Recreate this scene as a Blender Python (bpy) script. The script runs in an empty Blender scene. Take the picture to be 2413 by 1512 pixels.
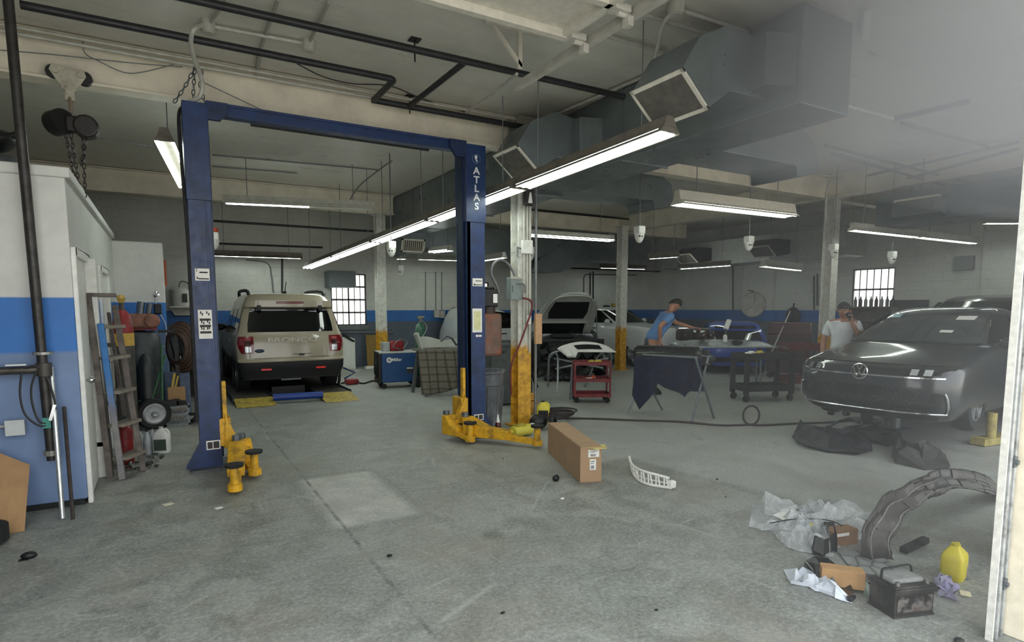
import bpy, bmesh, math, random
from mathutils import Vector, Matrix, Euler
random.seed(7)
SC = bpy.context.scene
COL = SC.collection
R = math.radians
PI = math.pi

# ------------------------------------------------------------------ camera, sky, exposure
CAM_H, FPX, PITCH, YAW = 1.6, 1400.0, R(5.6), R(30.2)
PPX, PPY = 1206.5, 862.0
cam_data = bpy.data.cameras.new('camera')
cam = bpy.data.objects.new('camera', cam_data)
COL.objects.link(cam)
cam.location = (0, 0, CAM_H)
cam.rotation_euler = (PI / 2 - PITCH, 0, -YAW)
cam_data.sensor_width = 36.0
cam_data.lens = FPX / 2413.0 * 36.0
cam_data.shift_y = (PPY - 756.0) / 2413.0
cam_data.clip_start = 0.05
SC.camera = cam

SC.view_settings.view_transform = 'Standard'
SC.view_settings.look = 'None'
SC.view_settings.exposure = 0.35
SC.view_settings.gamma = 1.0
SC.view_settings.use_curve_mapping = False

world = bpy.data.worlds.new('overcast_sky')
SC.world = world
world.use_nodes = True
wn = world.node_tree
bg = wn.nodes['Background']
bg.inputs['Strength'].default_value = 2.35
geo = wn.nodes.new('ShaderNodeTexCoord')
sepw = wn.nodes.new('ShaderNodeSeparateXYZ')
wn.links.new(geo.outputs['Generated'], sepw.inputs[0])
rampw = wn.nodes.new('ShaderNodeValToRGB')
rampw.color_ramp.elements[0].position = 0.0
rampw.color_ramp.elements[0].color = (0.86, 0.86, 0.84, 1)
rampw.color_ramp.elements[1].position = 0.6
rampw.color_ramp.elements[1].color = (0.90, 0.96, 1.0, 1)
wn.links.new(sepw.outputs['Z'], rampw.inputs[0])
wn.links.new(rampw.outputs[0], bg.inputs['Color'])

sun_data = bpy.data.lights.new('hazy_sun', 'SUN')
sun = bpy.data.objects.new('hazy_sun', sun_data)
COL.objects.link(sun)
sun_data.energy = 5.0
sun_data.angle = math.radians(4)
sun_data.color = (1.0, 0.96, 0.88)
sun.rotation_euler = (math.radians(-28), math.radians(14), 0)   # stands behind the hall: it lights the yard, not the doorway

# ------------------------------------------------------------------ pixel <-> place helpers (2413 x 1512 frame)
_f = Vector((math.sin(YAW) * math.cos(PITCH), math.cos(YAW) * math.cos(PITCH), -math.sin(PITCH)))
_r = Vector((math.cos(YAW), -math.sin(YAW), 0))
_u = _r.cross(_f)
EYE = Vector((0, 0, CAM_H))
def ray(px, py): return _f + _r * ((px - PPX) / FPX) + _u * ((PPY - py) / FPX)
def AZ(px, py, z=0.0):
    d = ray(px, py); return EYE + d * ((z - CAM_H) / d.z)
def AX(px, py, x):
    d = ray(px, py); return EYE + d * (x / d.x)
def AY(px, py, y):
    d = ray(px, py); return EYE + d * (y / d.y)

# ------------------------------------------------------------------ materials
def lin(c):
    if isinstance(c, str):
        c = tuple(int(c[i:i + 2], 16) / 255 for i in (0, 2, 4))
        c = tuple(x / 12.92 if x <= 0.04045 else ((x + 0.055) / 1.055) ** 2.4 for x in c)
    return (c[0], c[1], c[2], 1.0)

class Nodes:
    def __init__(s, name):
        s.m = bpy.data.materials.new(name); s.m.use_nodes = True
        s.t = s.m.node_tree; s.b = s.t.nodes['Principled BSDF']; s.o = s.t.nodes['Material Output']
    def n(s, typ, **kw):
        x = s.t.nodes.new('ShaderNode' + typ)
        for k, v in kw.items(): setattr(x, k, v)
        return x
    def put(s, sock, v):
        if hasattr(v, 'is_linked') or hasattr(v, 'links'): s.t.links.new(v, sock)
        elif isinstance(v, (tuple, list)) and len(v) == 3 and sock.type == 'RGBA': sock.default_value = (*v, 1)
        else: sock.default_value = v
    def pos(s): return s.n('NewGeometry').outputs['Position']
    def obj(s): return s.n('TexCoord').outputs['Object']
    def xyz(s, v=None):
        q = s.n('SeparateXYZ'); s.t.links.new(v or s.pos(), q.inputs[0]); return q.outputs
    def math(s, op, a, b=0.0, clamp=False):
        q = s.n('Math', operation=op, use_clamp=clamp); s.put(q.inputs[0], a); s.put(q.inputs[1], b); return q.outputs[0]
    def scale(s, v, sc):
        q = s.n('Mapping'); s.t.links.new(v, q.inputs[0]); q.inputs['Scale'].default_value = sc; return q.outputs[0]
    def noise(s, vec, scale, detail=4, rough=0.6, dist=0.0):
        q = s.n('TexNoise'); s.t.links.new(vec, q.inputs['Vector']); q.inputs['Scale'].default_value = scale
        q.inputs['Detail'].default_value = detail; q.inputs['Roughness'].default_value = rough
        q.inputs['Distortion'].default_value = dist; return q.outputs['Fac']
    def voro(s, vec, scale, feature='F1', out='Distance'):
        q = s.n('TexVoronoi', feature=feature); s.t.links.new(vec, q.inputs['Vector']); q.inputs['Scale'].default_value = scale
        return q.outputs[out]
    def ramp(s, fac, stops, interp='LINEAR'):
        q = s.n('ValToRGB'); s.put(q.inputs[0], fac); cr = q.color_ramp; cr.interpolation = interp
        while len(cr.elements) < len(stops): cr.elements.new(0.5)
        for e, (p, c) in zip(cr.elements, stops):
            e.position = p; e.color = lin(c) if not isinstance(c, float) else (c, c, c, 1)
        return q.outputs[0]
    def mix(s, fac, a, b, mode='MIX'):
        q = s.n('MixRGB', blend_type=mode); s.put(q.inputs[0], fac); s.put(q.inputs[1], lin(a) if isinstance(a, str) else a)
        s.put(q.inputs[2], lin(b) if isinstance(b, str) else b); return q.outputs[0]
    def step(s, v, edge, soft):
        q = s.n('MapRange', clamp=True); s.put(q.inputs['Value'], v)
        q.inputs['From Min'].default_value = edge - soft; q.inputs['From Max'].default_value = edge + soft; return q.outputs[0]
    def bump(s, h, strength=0.3, dist=0.02):
        q = s.n('Bump'); q.inputs['Strength'].default_value = strength; q.inputs['Distance'].default_value = dist
        s.t.links.new(h, q.inputs['Height']); s.t.links.new(q.outputs[0], s.b.inputs['Normal'])
    def set(s, **kw):
        for k, v in kw.items():
            k = {'color': 'Base Color', 'rough': 'Roughness', 'metal': 'Metallic', 'coat': 'Coat Weight', 'trans': 'Transmission Weight', 'ior': 'IOR',
                 'emit': 'Emission Color', 'power': 'Emission Strength', 'alpha': 'Alpha', 'spec': 'Specular IOR Level', 'sheen': 'Sheen Weight'}[k]
            s.put(s.b.inputs[k], lin(v) if isinstance(v, str) else v)

MATS = {}
def mat(color, rough=0.5, metal=0.0, wear=0.12, coat=0.0, scale=14.0, dirt=None, spec=None, bump=0.0):
    """a plain surface with a little uneven wear in its own colour"""
    key = (color, rough, metal, wear, coat, scale, dirt, spec, bump)
    if key in MATS: return MATS[key]
    s = Nodes('paint_' + str(len(MATS)))
    c = lin(color)
    if wear:
        f = s.noise(s.obj(), scale, 5)
        d = tuple(x * (1 - 1.6 * wear) for x in c[:3]); u = tuple(min(1, x * (1 + 0.9 * wear)) for x in c[:3])
        col = s.ramp(f, [(0.3, d), (0.7, u)])
        if dirt:
            g = s.ramp(s.noise(s.obj(), scale * 0.45, 6, 0.7), [(0.5, 0.0), (0.68, 1.0)])
            col = s.mix(g, col, dirt)
        s.put(s.b.inputs['Base Color'], col)
        s.put(s.b.inputs['Roughness'], s.ramp(s.noise(s.obj(), scale * 1.7, 3), [(0.3, float(max(0.02, rough - 0.08))), (0.7, float(min(1, rough + 0.08)))]))
        if bump: s.bump(f, bump, 0.01)
    else:
        s.set(color=color, rough=rough)
    s.set(metal=metal)
    if coat: s.set(coat=coat)
    if spec is not None: s.set(spec=spec)
    MATS[key] = s.m
    return s.m

def glow(color, power):
    key = ('glow', color, power)
    if key not in MATS:
        s = Nodes('lamp_glow_' + str(len(MATS))); s.set(color='ffffff', emit=color, power=power); MATS[key] = s.m
    return MATS[key]

# ------------------------------------------------------------------ mesh collector
class M:
    def __init__(s): s.v = []; s.f = []
    def add(s, vs, fs):
        k = len(s.v); s.v += [Vector(p) for p in vs]; s.f += [tuple(i + k for i in f) for f in fs]; return s
    def box(s, c, d, rot=None, top=1.0):
        vs = []
        for z in (-1, 1):
            t = top if z > 0 else 1.0
            for x, y in ((-1, -1), (1, -1), (1, 1), (-1, 1)):
                vs.append(Vector((x * d[0] / 2 * t, y * d[1] / 2 * t, z * d[2] / 2)))
        if rot is not None:
            m = Euler(rot).to_matrix() if not isinstance(rot, Matrix) else rot
            vs = [m @ v for v in vs]
        c = Vector(c)
        return s.add([v + c for v in vs], [(3, 2, 1, 0), (4, 5, 6, 7), (0, 1, 5, 4), (1, 2, 6, 5), (2, 3, 7, 6), (3, 0, 4, 7)])
    def bb(s, x0, x1, y0, y1, z0, z1): return s.box(((x0 + x1) / 2, (y0 + y1) / 2, (z0 + z1) / 2), (abs(x1 - x0), abs(y1 - y0), abs(z1 - z0)))
    def bar(s, p, q, w, h, up=(0, 0, 1)):
        p, q = Vector(p), Vector(q); d = q - p; L = d.length; d.normalize(); up = Vector(up)
        if abs(d.dot(up)) > 0.98: up = Vector((0, 1, 0))
        a = d.cross(up).normalized(); b = a.cross(d)
        m = Matrix((a, d, b)).transposed()
        return s.box((p + q) / 2, (w, L, h), m)
    def tube(s, pts, r, n=8, closed=False, cap=True):
        pts = [Vector(p) for p in pts]; k = len(pts)
        rs = r if isinstance(r, (list, tuple)) else [r] * k
        tang = []
        for i in range(k):
            a = pts[(i - 1) % k] if (closed or i > 0) else pts[i]; b = pts[(i + 1) % k] if (closed or i < k - 1) else pts[i]
            t = (b - a); tang.append(t.normalized() if t.length > 1e-9 else Vector((0, 0, 1)))
        u = tang[0].cross(Vector((0, 0, 1)))
        if u.length < 0.05: u = tang[0].cross(Vector((1, 0, 0)))
        u.normalize(); vs = []
        for i in range(k):
            u = (u - tang[i] * u.dot(tang[i])); u.normalize(); w = tang[i].cross(u)
            for j in range(n):
                a = 2 * PI * j / n; vs.append(pts[i] + (u * math.cos(a) + w * math.sin(a)) * rs[i])
        fs = []
        for i in range(k if closed else k - 1):
            for j in range(n):
                a, b = i * n + j, i * n + (j + 1) % n; c, d = ((i + 1) % k) * n + (j + 1) % n, ((i + 1) % k) * n + j
                fs.append((a, b, c, d))
        if cap and not closed: fs += [tuple(range(n - 1, -1, -1)), tuple(range((k - 1) * n, k * n))]
        return s.add(vs, fs)
    def cyl(s, p, q, r, r2=None, n=16): return s.tube([p, q], [r, r if r2 is None else r2], n)
    def lathe(s, prof, base=(0, 0, 0), axis=(0, 0, 1), n=24):
        a = Vector(axis).normalized(); u = a.cross(Vector((0, 0, 1)))
        if u.length < 0.05: u = Vector((1, 0, 0))
        u.normalize(); w = a.cross(u); base = Vector(base); vs = []
        for r, h in prof:
            for j in range(n):
                t = 2 * PI * j / n; vs.append(base + a * h + (u * math.cos(t) + w * math.sin(t)) * max(r, 1e-4))
        fs = [(i * n + j, i * n + (j + 1) % n, (i + 1) * n + (j + 1) % n, (i + 1) * n + j) for i in range(len(prof) - 1) for j in range(n)]
        return s.add(vs, fs)
    def prism(s, poly, o, ux, uy, t):
        o, ux, uy, t = Vector(o), Vector(ux), Vector(uy), Vector(t); k = len(poly)
        a = [o + ux * x + uy * y for x, y in poly]
        return s.add(a + [p + t for p in a], [tuple(range(k - 1, -1, -1)), tuple(range(k, 2 * k))] + [(i, (i + 1) % k, k + (i + 1) % k, k + i) for i in range(k)])
    def grid(s, fn, nu, nv, wrap=False):
        vs = [fn(i / nu, j / nv) for j in range(nv + 1) for i in range(nu + 1)]
        return s.add(vs, [(j * (nu + 1) + i, j * (nu + 1) + i + 1, (j + 1) * (nu + 1) + i + 1, (j + 1) * (nu + 1) + i) for j in range(nv) for i in range(nu)])
    def loft(s, rings, cap=True):
        n = len(rings[0]); vs = [p for r in rings for p in r]
        fs = [(i * n + j, i * n + (j + 1) % n, (i + 1) * n + (j + 1) % n, (i + 1) * n + j) for i in range(len(rings) - 1) for j in range(n)]
        if cap: fs += [tuple(range(n - 1, -1, -1)), tuple(range((len(rings) - 1) * n, len(rings) * n))]
        return s.add(vs, fs)
    def ball(s, c, r, nu=16, nv=10, rot=None):
        if not isinstance(r, (tuple, list)): r = (r, r, r)
        c = Vector(c); m = Euler(rot).to_matrix() if rot else None
        def fn(i, j):
            a, b = 2 * PI * i, PI * (j - 0.5) * 0.999
            v = Vector((math.cos(a) * math.cos(b) * r[0], math.sin(a) * math.cos(b) * r[1], math.sin(b) * r[2]))
            return c + (m @ v if m else v)
        return s.grid(fn, nu, nv)
    def out(s, name, material, par=None, bev=0.0, smooth=False, sub=0, solid=0.0, seg=2, weld=False, keep=False):
        me = bpy.data.meshes.new(name)
        off = Vector((0, 0, 0)); q = par
        while q is not None:
            if q.name in WORLD: off = WORLD[q.name]; break
            q = q.parent
        me.from_pydata([v - off for v in s.v], [], s.f)
        bm = bmesh.new(); bm.from_mesh(me)
        if weld or smooth or sub or bev: bmesh.ops.remove_doubles(bm, verts=bm.verts, dist=1e-5)
        bmesh.ops.recalc_face_normals(bm, faces=bm.faces); bm.to_mesh(me); bm.free()
        if material: me.materials.append(material)
        o = bpy.data.objects.new(name, me); COL.objects.link(o)
        if par is not None: o.parent = par
        if solid:
            k = o.modifiers.new('s', 'SOLIDIFY'); k.thickness = solid; k.offset = 0
        if bev:
            k = o.modifiers.new('b', 'BEVEL'); k.width = bev; k.segments = seg; k.limit_method = 'ANGLE'; k.angle_limit = R(40)
        if sub:
            k = o.modifiers.new('u', 'SUBSURF'); k.levels = sub; k.render_levels = sub
        if smooth or sub:
            for p in me.polygons: p.use_smooth = True
            if not sub:
                try: me.set_sharp_from_angle(angle=R(38))
                except Exception: pass
        return o

WORLD = {}
def tag(o, label=None, cat=None, group=None, kind=None):
    if label: o['label'] = label
    if cat: o['category'] = cat
    if group: o['group'] = group
    if kind: o['kind'] = kind
    return o
def thing(name, label, cat, loc=(0, 0, 0), rz=0.0, group=None, world=False):
    """an Empty at the thing's base; its parts are children. world=True: parts are given in room coordinates"""
    o = bpy.data.objects.new(name, None); COL.objects.link(o); o.empty_display_size = 0.1
    o.location = loc; o.rotation_euler = (0, 0, rz)
    if world: WORLD[o.name] = Vector(loc)
    return tag(o, label, cat, group)
def single(m, name, label, cat, material, group=None, kind=None, **kw):
    """a thing that is one mesh, its origin at the middle of its underside"""
    xs = [v.x for v in m.v]; ys = [v.y for v in m.v]; zs = [v.z for v in m.v]
    b = Vector(((min(xs) + max(xs)) / 2, (min(ys) + max(ys)) / 2, min(zs)))
    m.v = [v - b for v in m.v]
    o = m.out(name, material, None, **kw); o.location = b
    return tag(o, label, cat, group, kind)
def struct(m, name, material, label=None, **kw):
    o = m.out(name, material, None, **kw); o['kind'] = 'structure'
    if label: o['label'] = label
    return o
def dup(root, loc=None, rz=None, label=None, group=None):
    r = root.copy(); COL.objects.link(r)
    if loc is not None: r.location = loc
    if rz is not None: r.rotation_euler = (0, 0, rz)
    if label: r['label'] = label
    if group: r['group'] = group
    for ch in list(root.children):
        c = ch.copy(); COL.objects.link(c); c.parent = r
        for g in list(ch.children):
            d = g.copy(); COL.objects.link(d); d.parent = c
    return r
def words(text, size, material, par, o, ux, uy, name='lettering', bold=0.0, depth=0.002, align='CENTER', sx=1.0):
    """raised lettering, standing on the plane through o with reading direction ux and up direction uy"""
    cu = bpy.data.curves.new('t', 'FONT'); cu.body = text; cu.size = size; cu.align_x = align; cu.align_y = 'CENTER'; cu.extrude = depth; cu.offset = bold
    cu.resolution_u = 3
    t = bpy.data.objects.new('t', cu); COL.objects.link(t)
    bpy.context.view_layer.update()
    me = bpy.data.meshes.new_from_object(t.evaluated_get(bpy.context.evaluated_depsgraph_get()))
    bpy.data.objects.remove(t); bpy.data.curves.remove(cu)
    ux, uy, o = Vector(ux).normalized(), Vector(uy).normalized(), Vector(o); n = ux.cross(uy)
    mm = M(); mm.add([o + ux * v.co.x * sx + uy * v.co.y + n * v.co.z for v in me.vertices], [tuple(p.vertices) for p in me.polygons])
    bpy.data.meshes.remove(me)
    return mm.out(name, material, par)
def bez(p0, p1, p2, p3, n=12):
    p0, p1, p2, p3 = map(Vector, (p0, p1, p2, p3)); r = []
    for i in range(n + 1):
        t = i / n; r.append(p0 * (1 - t) ** 3 + p1 * 3 * t * (1 - t) ** 2 + p2 * 3 * t * t * (1 - t) + p3 * t ** 3)
    return r
def smoothpath(pts, n=6):
    pts = [Vector(p) for p in pts]; r = []
    for i in range(len(pts) - 1):
        a, b, c, d = pts[max(i - 1, 0)], pts[i], pts[i + 1], pts[min(i + 2, len(pts) - 1)]
        for k in range(n):
            t = k / n
            r.append(0.5 * ((2 * b) + (c - a) * t + (2 * a - 5 * b + 4 * c - d) * t * t + (3 * b - a - 3 * c + d) * t ** 3))
    return r + [pts[-1]]
def elbow(pts, r=0.12, n=5):
    """polyline with rounded corners"""
    pts = [Vector(p) for p in pts]; out = [pts[0]]
    for i in range(1, len(pts) - 1):
        a, b, c = pts[i - 1], pts[i], pts[i + 1]
        u, w = (a - b), (c - b); k = min(r, u.length * 0.45, w.length * 0.45)
        p, q = b + u.normalized() * k, b + w.normalized() * k
        for j in range(n + 1):
            t = j / n; out.append(p * (1 - t) ** 2 + b * 2 * t * (1 - t) + q * t * t)
    return out + [pts[-1]]
# ------------------------------------------------------------------ the setting
CEIL = 4.08
YB, XR, XL, YF = 16.0, 15.2, -4.5, 1.25

def floor_material():
    s = Nodes('worn_concrete_floor'); p = s.pos(); x, y, z = s.xyz(p)
    big = s.noise(p, 0.55, 6, 0.65, 0.4); mid = s.noise(p, 3.2, 8, 0.72, 0.8); fine = s.noise(p, 38, 4, 0.7)
    col = s.ramp(big, [(0.28, '7f8480'), (0.5, '959892'), (0.72, 'adafa8')])
    col = s.mix(s.ramp(mid, [(0.36, 1.0), (0.56, 0.0)]), col, '6b6e68', 'MIX')
    col = s.mix(0.55, col, s.mix(s.ramp(mid, [(0.5, 0.0), (0.75, 1.0)]), col, 'b4b6b0'))
    # cleaner slab beyond the saw-cut line
    wob = s.math('MULTIPLY', s.math('SUBTRACT', s.noise(p, 2.2, 5), 0.5), 0.22)
    xe = s.math('ADD', s.math('ADD', x, s.math('MULTIPLY', y, 0.16)), wob)
    zone = s.step(xe, 4.97, 0.05)
    zone2 = s.math('MULTIPLY', s.step(s.math('ADD', y, wob), 4.78, 0.05), s.step(x, 3.2, 0.8))
    zone = s.math('MAXIMUM', zone, zone2)
    col = s.mix(s.math('MULTIPLY', zone, 0.45), col, 'c4c9c5')
    # patched square near the door and its dark joint
    def rect(x0, x1, y0, y1, soft):
        a = s.math('MULTIPLY', s.step(x, x0, soft), s.math('SUBTRACT', 1.0, s.step(x, x1, soft)))
        b = s.math('MULTIPLY', s.step(y, y0, soft), s.math('SUBTRACT', 1.0, s.step(y, y1, soft)))
        return s.math('MULTIPLY', a, b)
    inner, outer = rect(0.99, 1.66, 4.24, 5.68, 0.05), rect(0.95, 1.70, 4.18, 5.74, 0.06)
    joint = s.math('SUBTRACT', outer, inner, True)
    col = s.mix(s.math('MULTIPLY', inner, s.ramp(s.noise(p, 2.0, 5), [(0.3, 0.35), (0.6, 0.9)])), col, s.ramp(s.noise(p, 6, 6, 0.7), [(0.3, 'b4b4ad'), (0.7, 'e2e1da')]))
    col = s.mix(s.math('MULTIPLY', joint, s.ramp(s.noise(p, 9, 4), [(0.38, 0.9), (0.66, 0.2)])), col, '50514c')
    # long saw cut running to the back
    sx = s.math('ABSOLUTE', s.math('SUBTRACT', s.math('ADD', x, s.math('MULTIPLY', wob, 0.12)), 1.06))
    cut = s.math('MULTIPLY', s.math('SUBTRACT', 1.0, s.step(sx, 0.014, 0.008)), s.ramp(s.noise(p, 5, 3), [(0.38, 0.95), (0.58, 0.1)]))
    col = s.mix(cut, col, '44474a')
    # oil and rubber marks
    oil = s.ramp(s.noise(p, 1.3, 7, 0.75, 1.2), [(0.60, 0.0), (0.74, 1.0)])
    col = s.mix(s.math('MULTIPLY', oil, 0.85), col, '4e514d')
    ox = s.math('MULTIPLY', s.math('SUBTRACT', x, 1.92), 1.0); oy = s.math('SUBTRACT', y, 3.58)
    spot = s.math('SUBTRACT', 1.0, s.step(s.math('SQRT', s.math('ADD', s.math('MULTIPLY', ox, ox), s.math('MULTIPLY', oy, oy))), 0.07, 0.04))
    col = s.mix(s.math('MULTIPLY', spot, 0.8), col, '3a3a38')
    speck = s.ramp(s.voro(p, 26), [(0.03, 1.0), (0.07, 0.0)])
    col = s.mix(s.math('MULTIPLY', speck, s.ramp(s.noise(p, 4, 2), [(0.42, 0.0), (0.56, 0.9)])), col, 'e4e5e0')
    streak = s.ramp(s.noise(s.scale(p, (1.2, 7.0, 1)), 2.6, 6, 0.7), [(0.55, 0.0), (0.75, 1.0)])
    col = s.mix(s.math('MULTIPLY', streak, 0.5), col, 'bfc4bf')
    crack = s.ramp(s.voro(s.scale(p, (1, 1, 1)), 0.9, 'DISTANCE_TO_EDGE'), [(0.0, 1.0), (0.012, 0.0)])
    col = s.mix(s.math('MULTIPLY', crack, s.ramp(s.noise(p, 1.1, 3), [(0.52, 0.0), (0.62, 0.6)])), col, 'c6c8c2')
    grit = s.noise(p, 120, 3, 0.7)
    col = s.mix(0.30, col, s.ramp(fine, [(0.34, '4c504d'), (0.5, '8e918c'), (0.66, 'cfd1cb')]))
    col = s.mix(s.ramp(grit, [(0.56, 0.0), (0.7, 0.55)]), col, 'dadbd5')
    col = s.mix(s.ramp(s.noise(p, 55, 4, 0.75), [(0.57, 0.0), (0.72, 0.6)]), col, '55564f')
    col = s.mix(s.math('MULTIPLY', s.ramp(s.noise(p, 0.9, 5, 0.6), [(0.5, 0.0), (0.7, 0.45)]), 1.0), col, '8f8578')
    col = s.mix(1.0, col, (0.88, 0.88, 0.87, 1), 'MULTIPLY')
    s.put(s.b.inputs['Base Color'], col)
    s.put(s.b.inputs['Roughness'], s.ramp(mid, [(0.35, 0.42), (0.7, 0.68)]))
    s.bump(s.math('ADD', fine, mid), 0.15, 0.01)
    return s.m

def wall_material(name, white, blue, low, z1, z2, block=None, hard=0.5):
    s = Nodes(name); p = s.pos(); x, y, z = s.xyz(p)
    n1 = s.noise(p, 1.1, 6, 0.6); n2 = s.noise(p, 9, 5, 0.65)
    wz = s.math('ADD', z, s.math('MULTIPLY', s.math('SUBTRACT', s.noise(p, 14, 2), 0.5), 0.008))
    def dirty(c, a=0.86, b=1.05):
        c = lin(c); return s.mix(1.0, s.ramp(n1, [(0.3, tuple(q * a for q in c[:3])), (0.7, tuple(min(1, q * b) for q in c[:3]))]), s.ramp(n2, [(0.25, 0.9), (0.7, 1.0)]), 'MULTIPLY')
    col = s.mix(s.step(wz, z1, 0.006), dirty(blue, 0.84, 1.1), dirty(white))
    col = s.mix(s.step(wz, z2, 0.012), dirty(low, 0.8, 1.1), col)
    scuff = s.ramp(s.voro(s.scale(p, (1, 1, 0.7)), 3.1), [(0.02, 1.0), (0.045, 0.0)])
    col = s.mix(s.math('MULTIPLY', scuff, 0.6), col, '3a3a3a')
    s.put(s.b.inputs['Base Color'], col); s.set(rough=hard)
    if block:
        b = s.n('TexBrick'); q = s.n('CombineXYZ')
        s.t.links.new(s.math('ADD', x, y), q.inputs[0]); s.t.links.new(z, q.inputs[1]); s.t.links.new(q.outputs[0], b.inputs['Vector'])
        b.inputs['Scale'].default_value = 1.0; b.inputs['Brick Width'].default_value = block[0]; b.inputs['Row Height'].default_value = block[1]
        b.inputs['Mortar Size'].default_value = 0.008; b.inputs['Mortar Smooth'].default_value = 0.6
        h = s.math('ADD', s.math('MULTIPLY', s.math('SUBTRACT', 1.0, b.outputs['Fac']), 0.8), s.math('MULTIPLY', n2, 0.35)); s.bump(h, 0.5, 0.012)
    else: s.bump(n2, 0.12, 0.01)
    return s.m

def ceiling_material():
    s = Nodes('painted_ceiling'); p = s.pos()
    n = s.noise(s.scale(p, (0.8, 3.0, 1)), 1.4, 6, 0.65); m_ = s.noise(p, 7, 5)
    c = s.ramp(n, [(0.3, 'cbc7bc'), (0.7, 'dcd8ce')]); c = s.mix(0.25, c, s.ramp(m_, [(0.3, 'b5b2a9'), (0.7, 'dedbd2')]))
    s.put(s.b.inputs['Base Color'], c); s.put(s.b.inputs['Roughness'], s.ramp(n, [(0.3, 0.25), (0.7, 0.5)]))
    s.bump(s.noise(s.scale(p, (0.5, 6.0, 1)), 1.6, 4), 0.25, 0.03)
    return s.m

FLOOR_M, CEIL_M = floor_material(), ceiling_material()
WALL_M = wall_material('painted_block_wall', 'cfd0c9', '2a68b0', '56606c', 1.53, 1.22, (0.4, 0.2))
OFFICE_M = wall_material('painted_plaster_wall', 'd9d9d4', '2c74c4', '6f86ad', 1.68, 1.255)
WHITE = mat('dcdcd6', 0.45, wear=0.08); STEELW = mat('b8b5ab', 0.5, wear=0.14, scale=6)
DARKPIPE = mat('2b2c2e', 0.45, 0.2, wear=0.2); CONDUIT = mat('bdbbb2', 0.45, 0.1, wear=0.12); GREYPIPE = mat('77797a', 0.45, 0.4)
BLACK = mat('141516', 0.5, wear=0.25); RUBBER = mat('1b1c1d', 0.75, wear=0.3); GALV = mat('8d949a', 0.35, 0.6, wear=0.2, scale=5)
BLUE = mat('1a3361', 0.42, wear=0.2, scale=9, dirt='152645'); YELLOW = mat('d9a520', 0.5, wear=0.18, scale=16, dirt='7a5f2a'); CREAMY = mat('d8c79a', 0.6)
CARD = mat('a9865f', 0.85, wear=0.1, scale=5); CHROME = mat('d0d3d6', 0.15, 1.0, wear=0.05); RED = mat('8d1d22', 0.45, wear=0.2, dirt='4a1414')
GREYMETAL = mat('6f757a', 0.4, 0.7, wear=0.2); BROWN = mat('6a4c3a', 0.6, wear=0.25, scale=8, dirt='3a2a22'); WOOD = mat('b08a5c', 0.7, wear=0.25, scale=10)
PAPER = mat('e6e5df', 0.8, wear=0.04); STICKER = mat('e8e6e0', 0.6, wear=0.04)

def glass(name, color, alpha_mix, rough=0.05):
    s = Nodes(name); s.set(color=color, rough=rough, spec=0.6)
    t = s.n('BsdfTransparent'); mx = s.n('MixShader'); mx.inputs[0].default_value = alpha_mix
    s.t.links.new(t.outputs[0], mx.inputs[1]); s.t.links.new(s.b.outputs[0], mx.inputs[2]); s.t.links.new(mx.outputs[0], s.o.inputs[0])
    return s.m
def frosted(name):
    s = Nodes(name); s.set(color='f2f2ee', rough=0.3)
    t = s.n('BsdfTransparent'); t.inputs[0].default_value = (0.95, 0.96, 0.94, 1); l = s.n('BsdfTranslucent'); l.inputs[0].default_value = (0.95, 0.94, 0.92, 1)
    m1 = s.n('MixShader'); m1.inputs[0].default_value = 0.45; s.t.links.new(t.outputs[0], m1.inputs[1]); s.t.links.new(l.outputs[0], m1.inputs[2])
    m2 = s.n('MixShader'); m2.inputs[0].default_value = 0.08; s.t.links.new(m1.outputs[0], m2.inputs[1]); s.t.links.new(s.b.outputs[0], m2.inputs[2])
    s.t.links.new(m2.outputs[0], s.o.inputs[0]); return s.m
PANE = frosted('window_glass')
CARGLASS = mat('0b0d0e', 0.06, wear=0.0, spec=0.7)

def wall_with_holes(axis, at, th, a0, a1, z0, z1, holes):
    """one slab with rectangular openings; axis 'y' = wall along x at y=at, axis 'x' = wall along y at x=at"""
    m = M(); A = sorted({a0, a1, *[h[0] for h in holes], *[h[1] for h in holes]}); Z = sorted({z0, z1, *[h[2] for h in holes], *[h[3] for h in holes]})
    for i in range(len(A) - 1):
        for j in range(len(Z) - 1):
            ca, cz = (A[i] + A[i + 1]) / 2, (Z[j] + Z[j + 1]) / 2
            if any(h[0] < ca < h[1] and h[2] < cz < h[3] for h in holes): continue
            if axis == 'y': m.bb(A[i], A[i + 1], at, at + th, Z[j], Z[j + 1])
            else: m.bb(at, at + th, A[i], A[i + 1], Z[j], Z[j + 1])
    return m

struct(M().bb(XL - .2, XR + .2, .95, YB + .2, -0.15, 0.0), 'floor', FLOOR_M)
struct(M().bb(XL - 8, XR + 8, -14, .95, -0.15, -0.002), 'floor_yard', mat('c8c5bb', .85, wear=.1, scale=2))
struct(M().bb(XL - 8, XR + 8, YB + .2, YB + 8, -0.15, -0.002), 'floor_back_lot', mat('b4b2aa', .85, wear=.1, scale=2))
struct(M().bb(XL, XR + .2, YF, YB + .2, CEIL, CEIL + 0.15), 'ceiling', CEIL_M)
W1 = (3.80, 4.74, 1.13, 2.50); W3 = (7.85, 8.50, 1.45, 2.36); W2 = (7.83, 8.85, 1.02, 2.57)
struct(wall_with_holes('y', YB, .2, XL, XR + .2, 0, CEIL, [W1, W3]), 'wall_back', WALL_M)
struct(wall_with_holes('x', XR, .2, YF, YB, 0, CEIL, [W2]), 'wall_right', WALL_M)
struct(M().bb(XL - .2, XL, YF, YB, 0, CEIL), 'wall_left', WALL_M)
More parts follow.
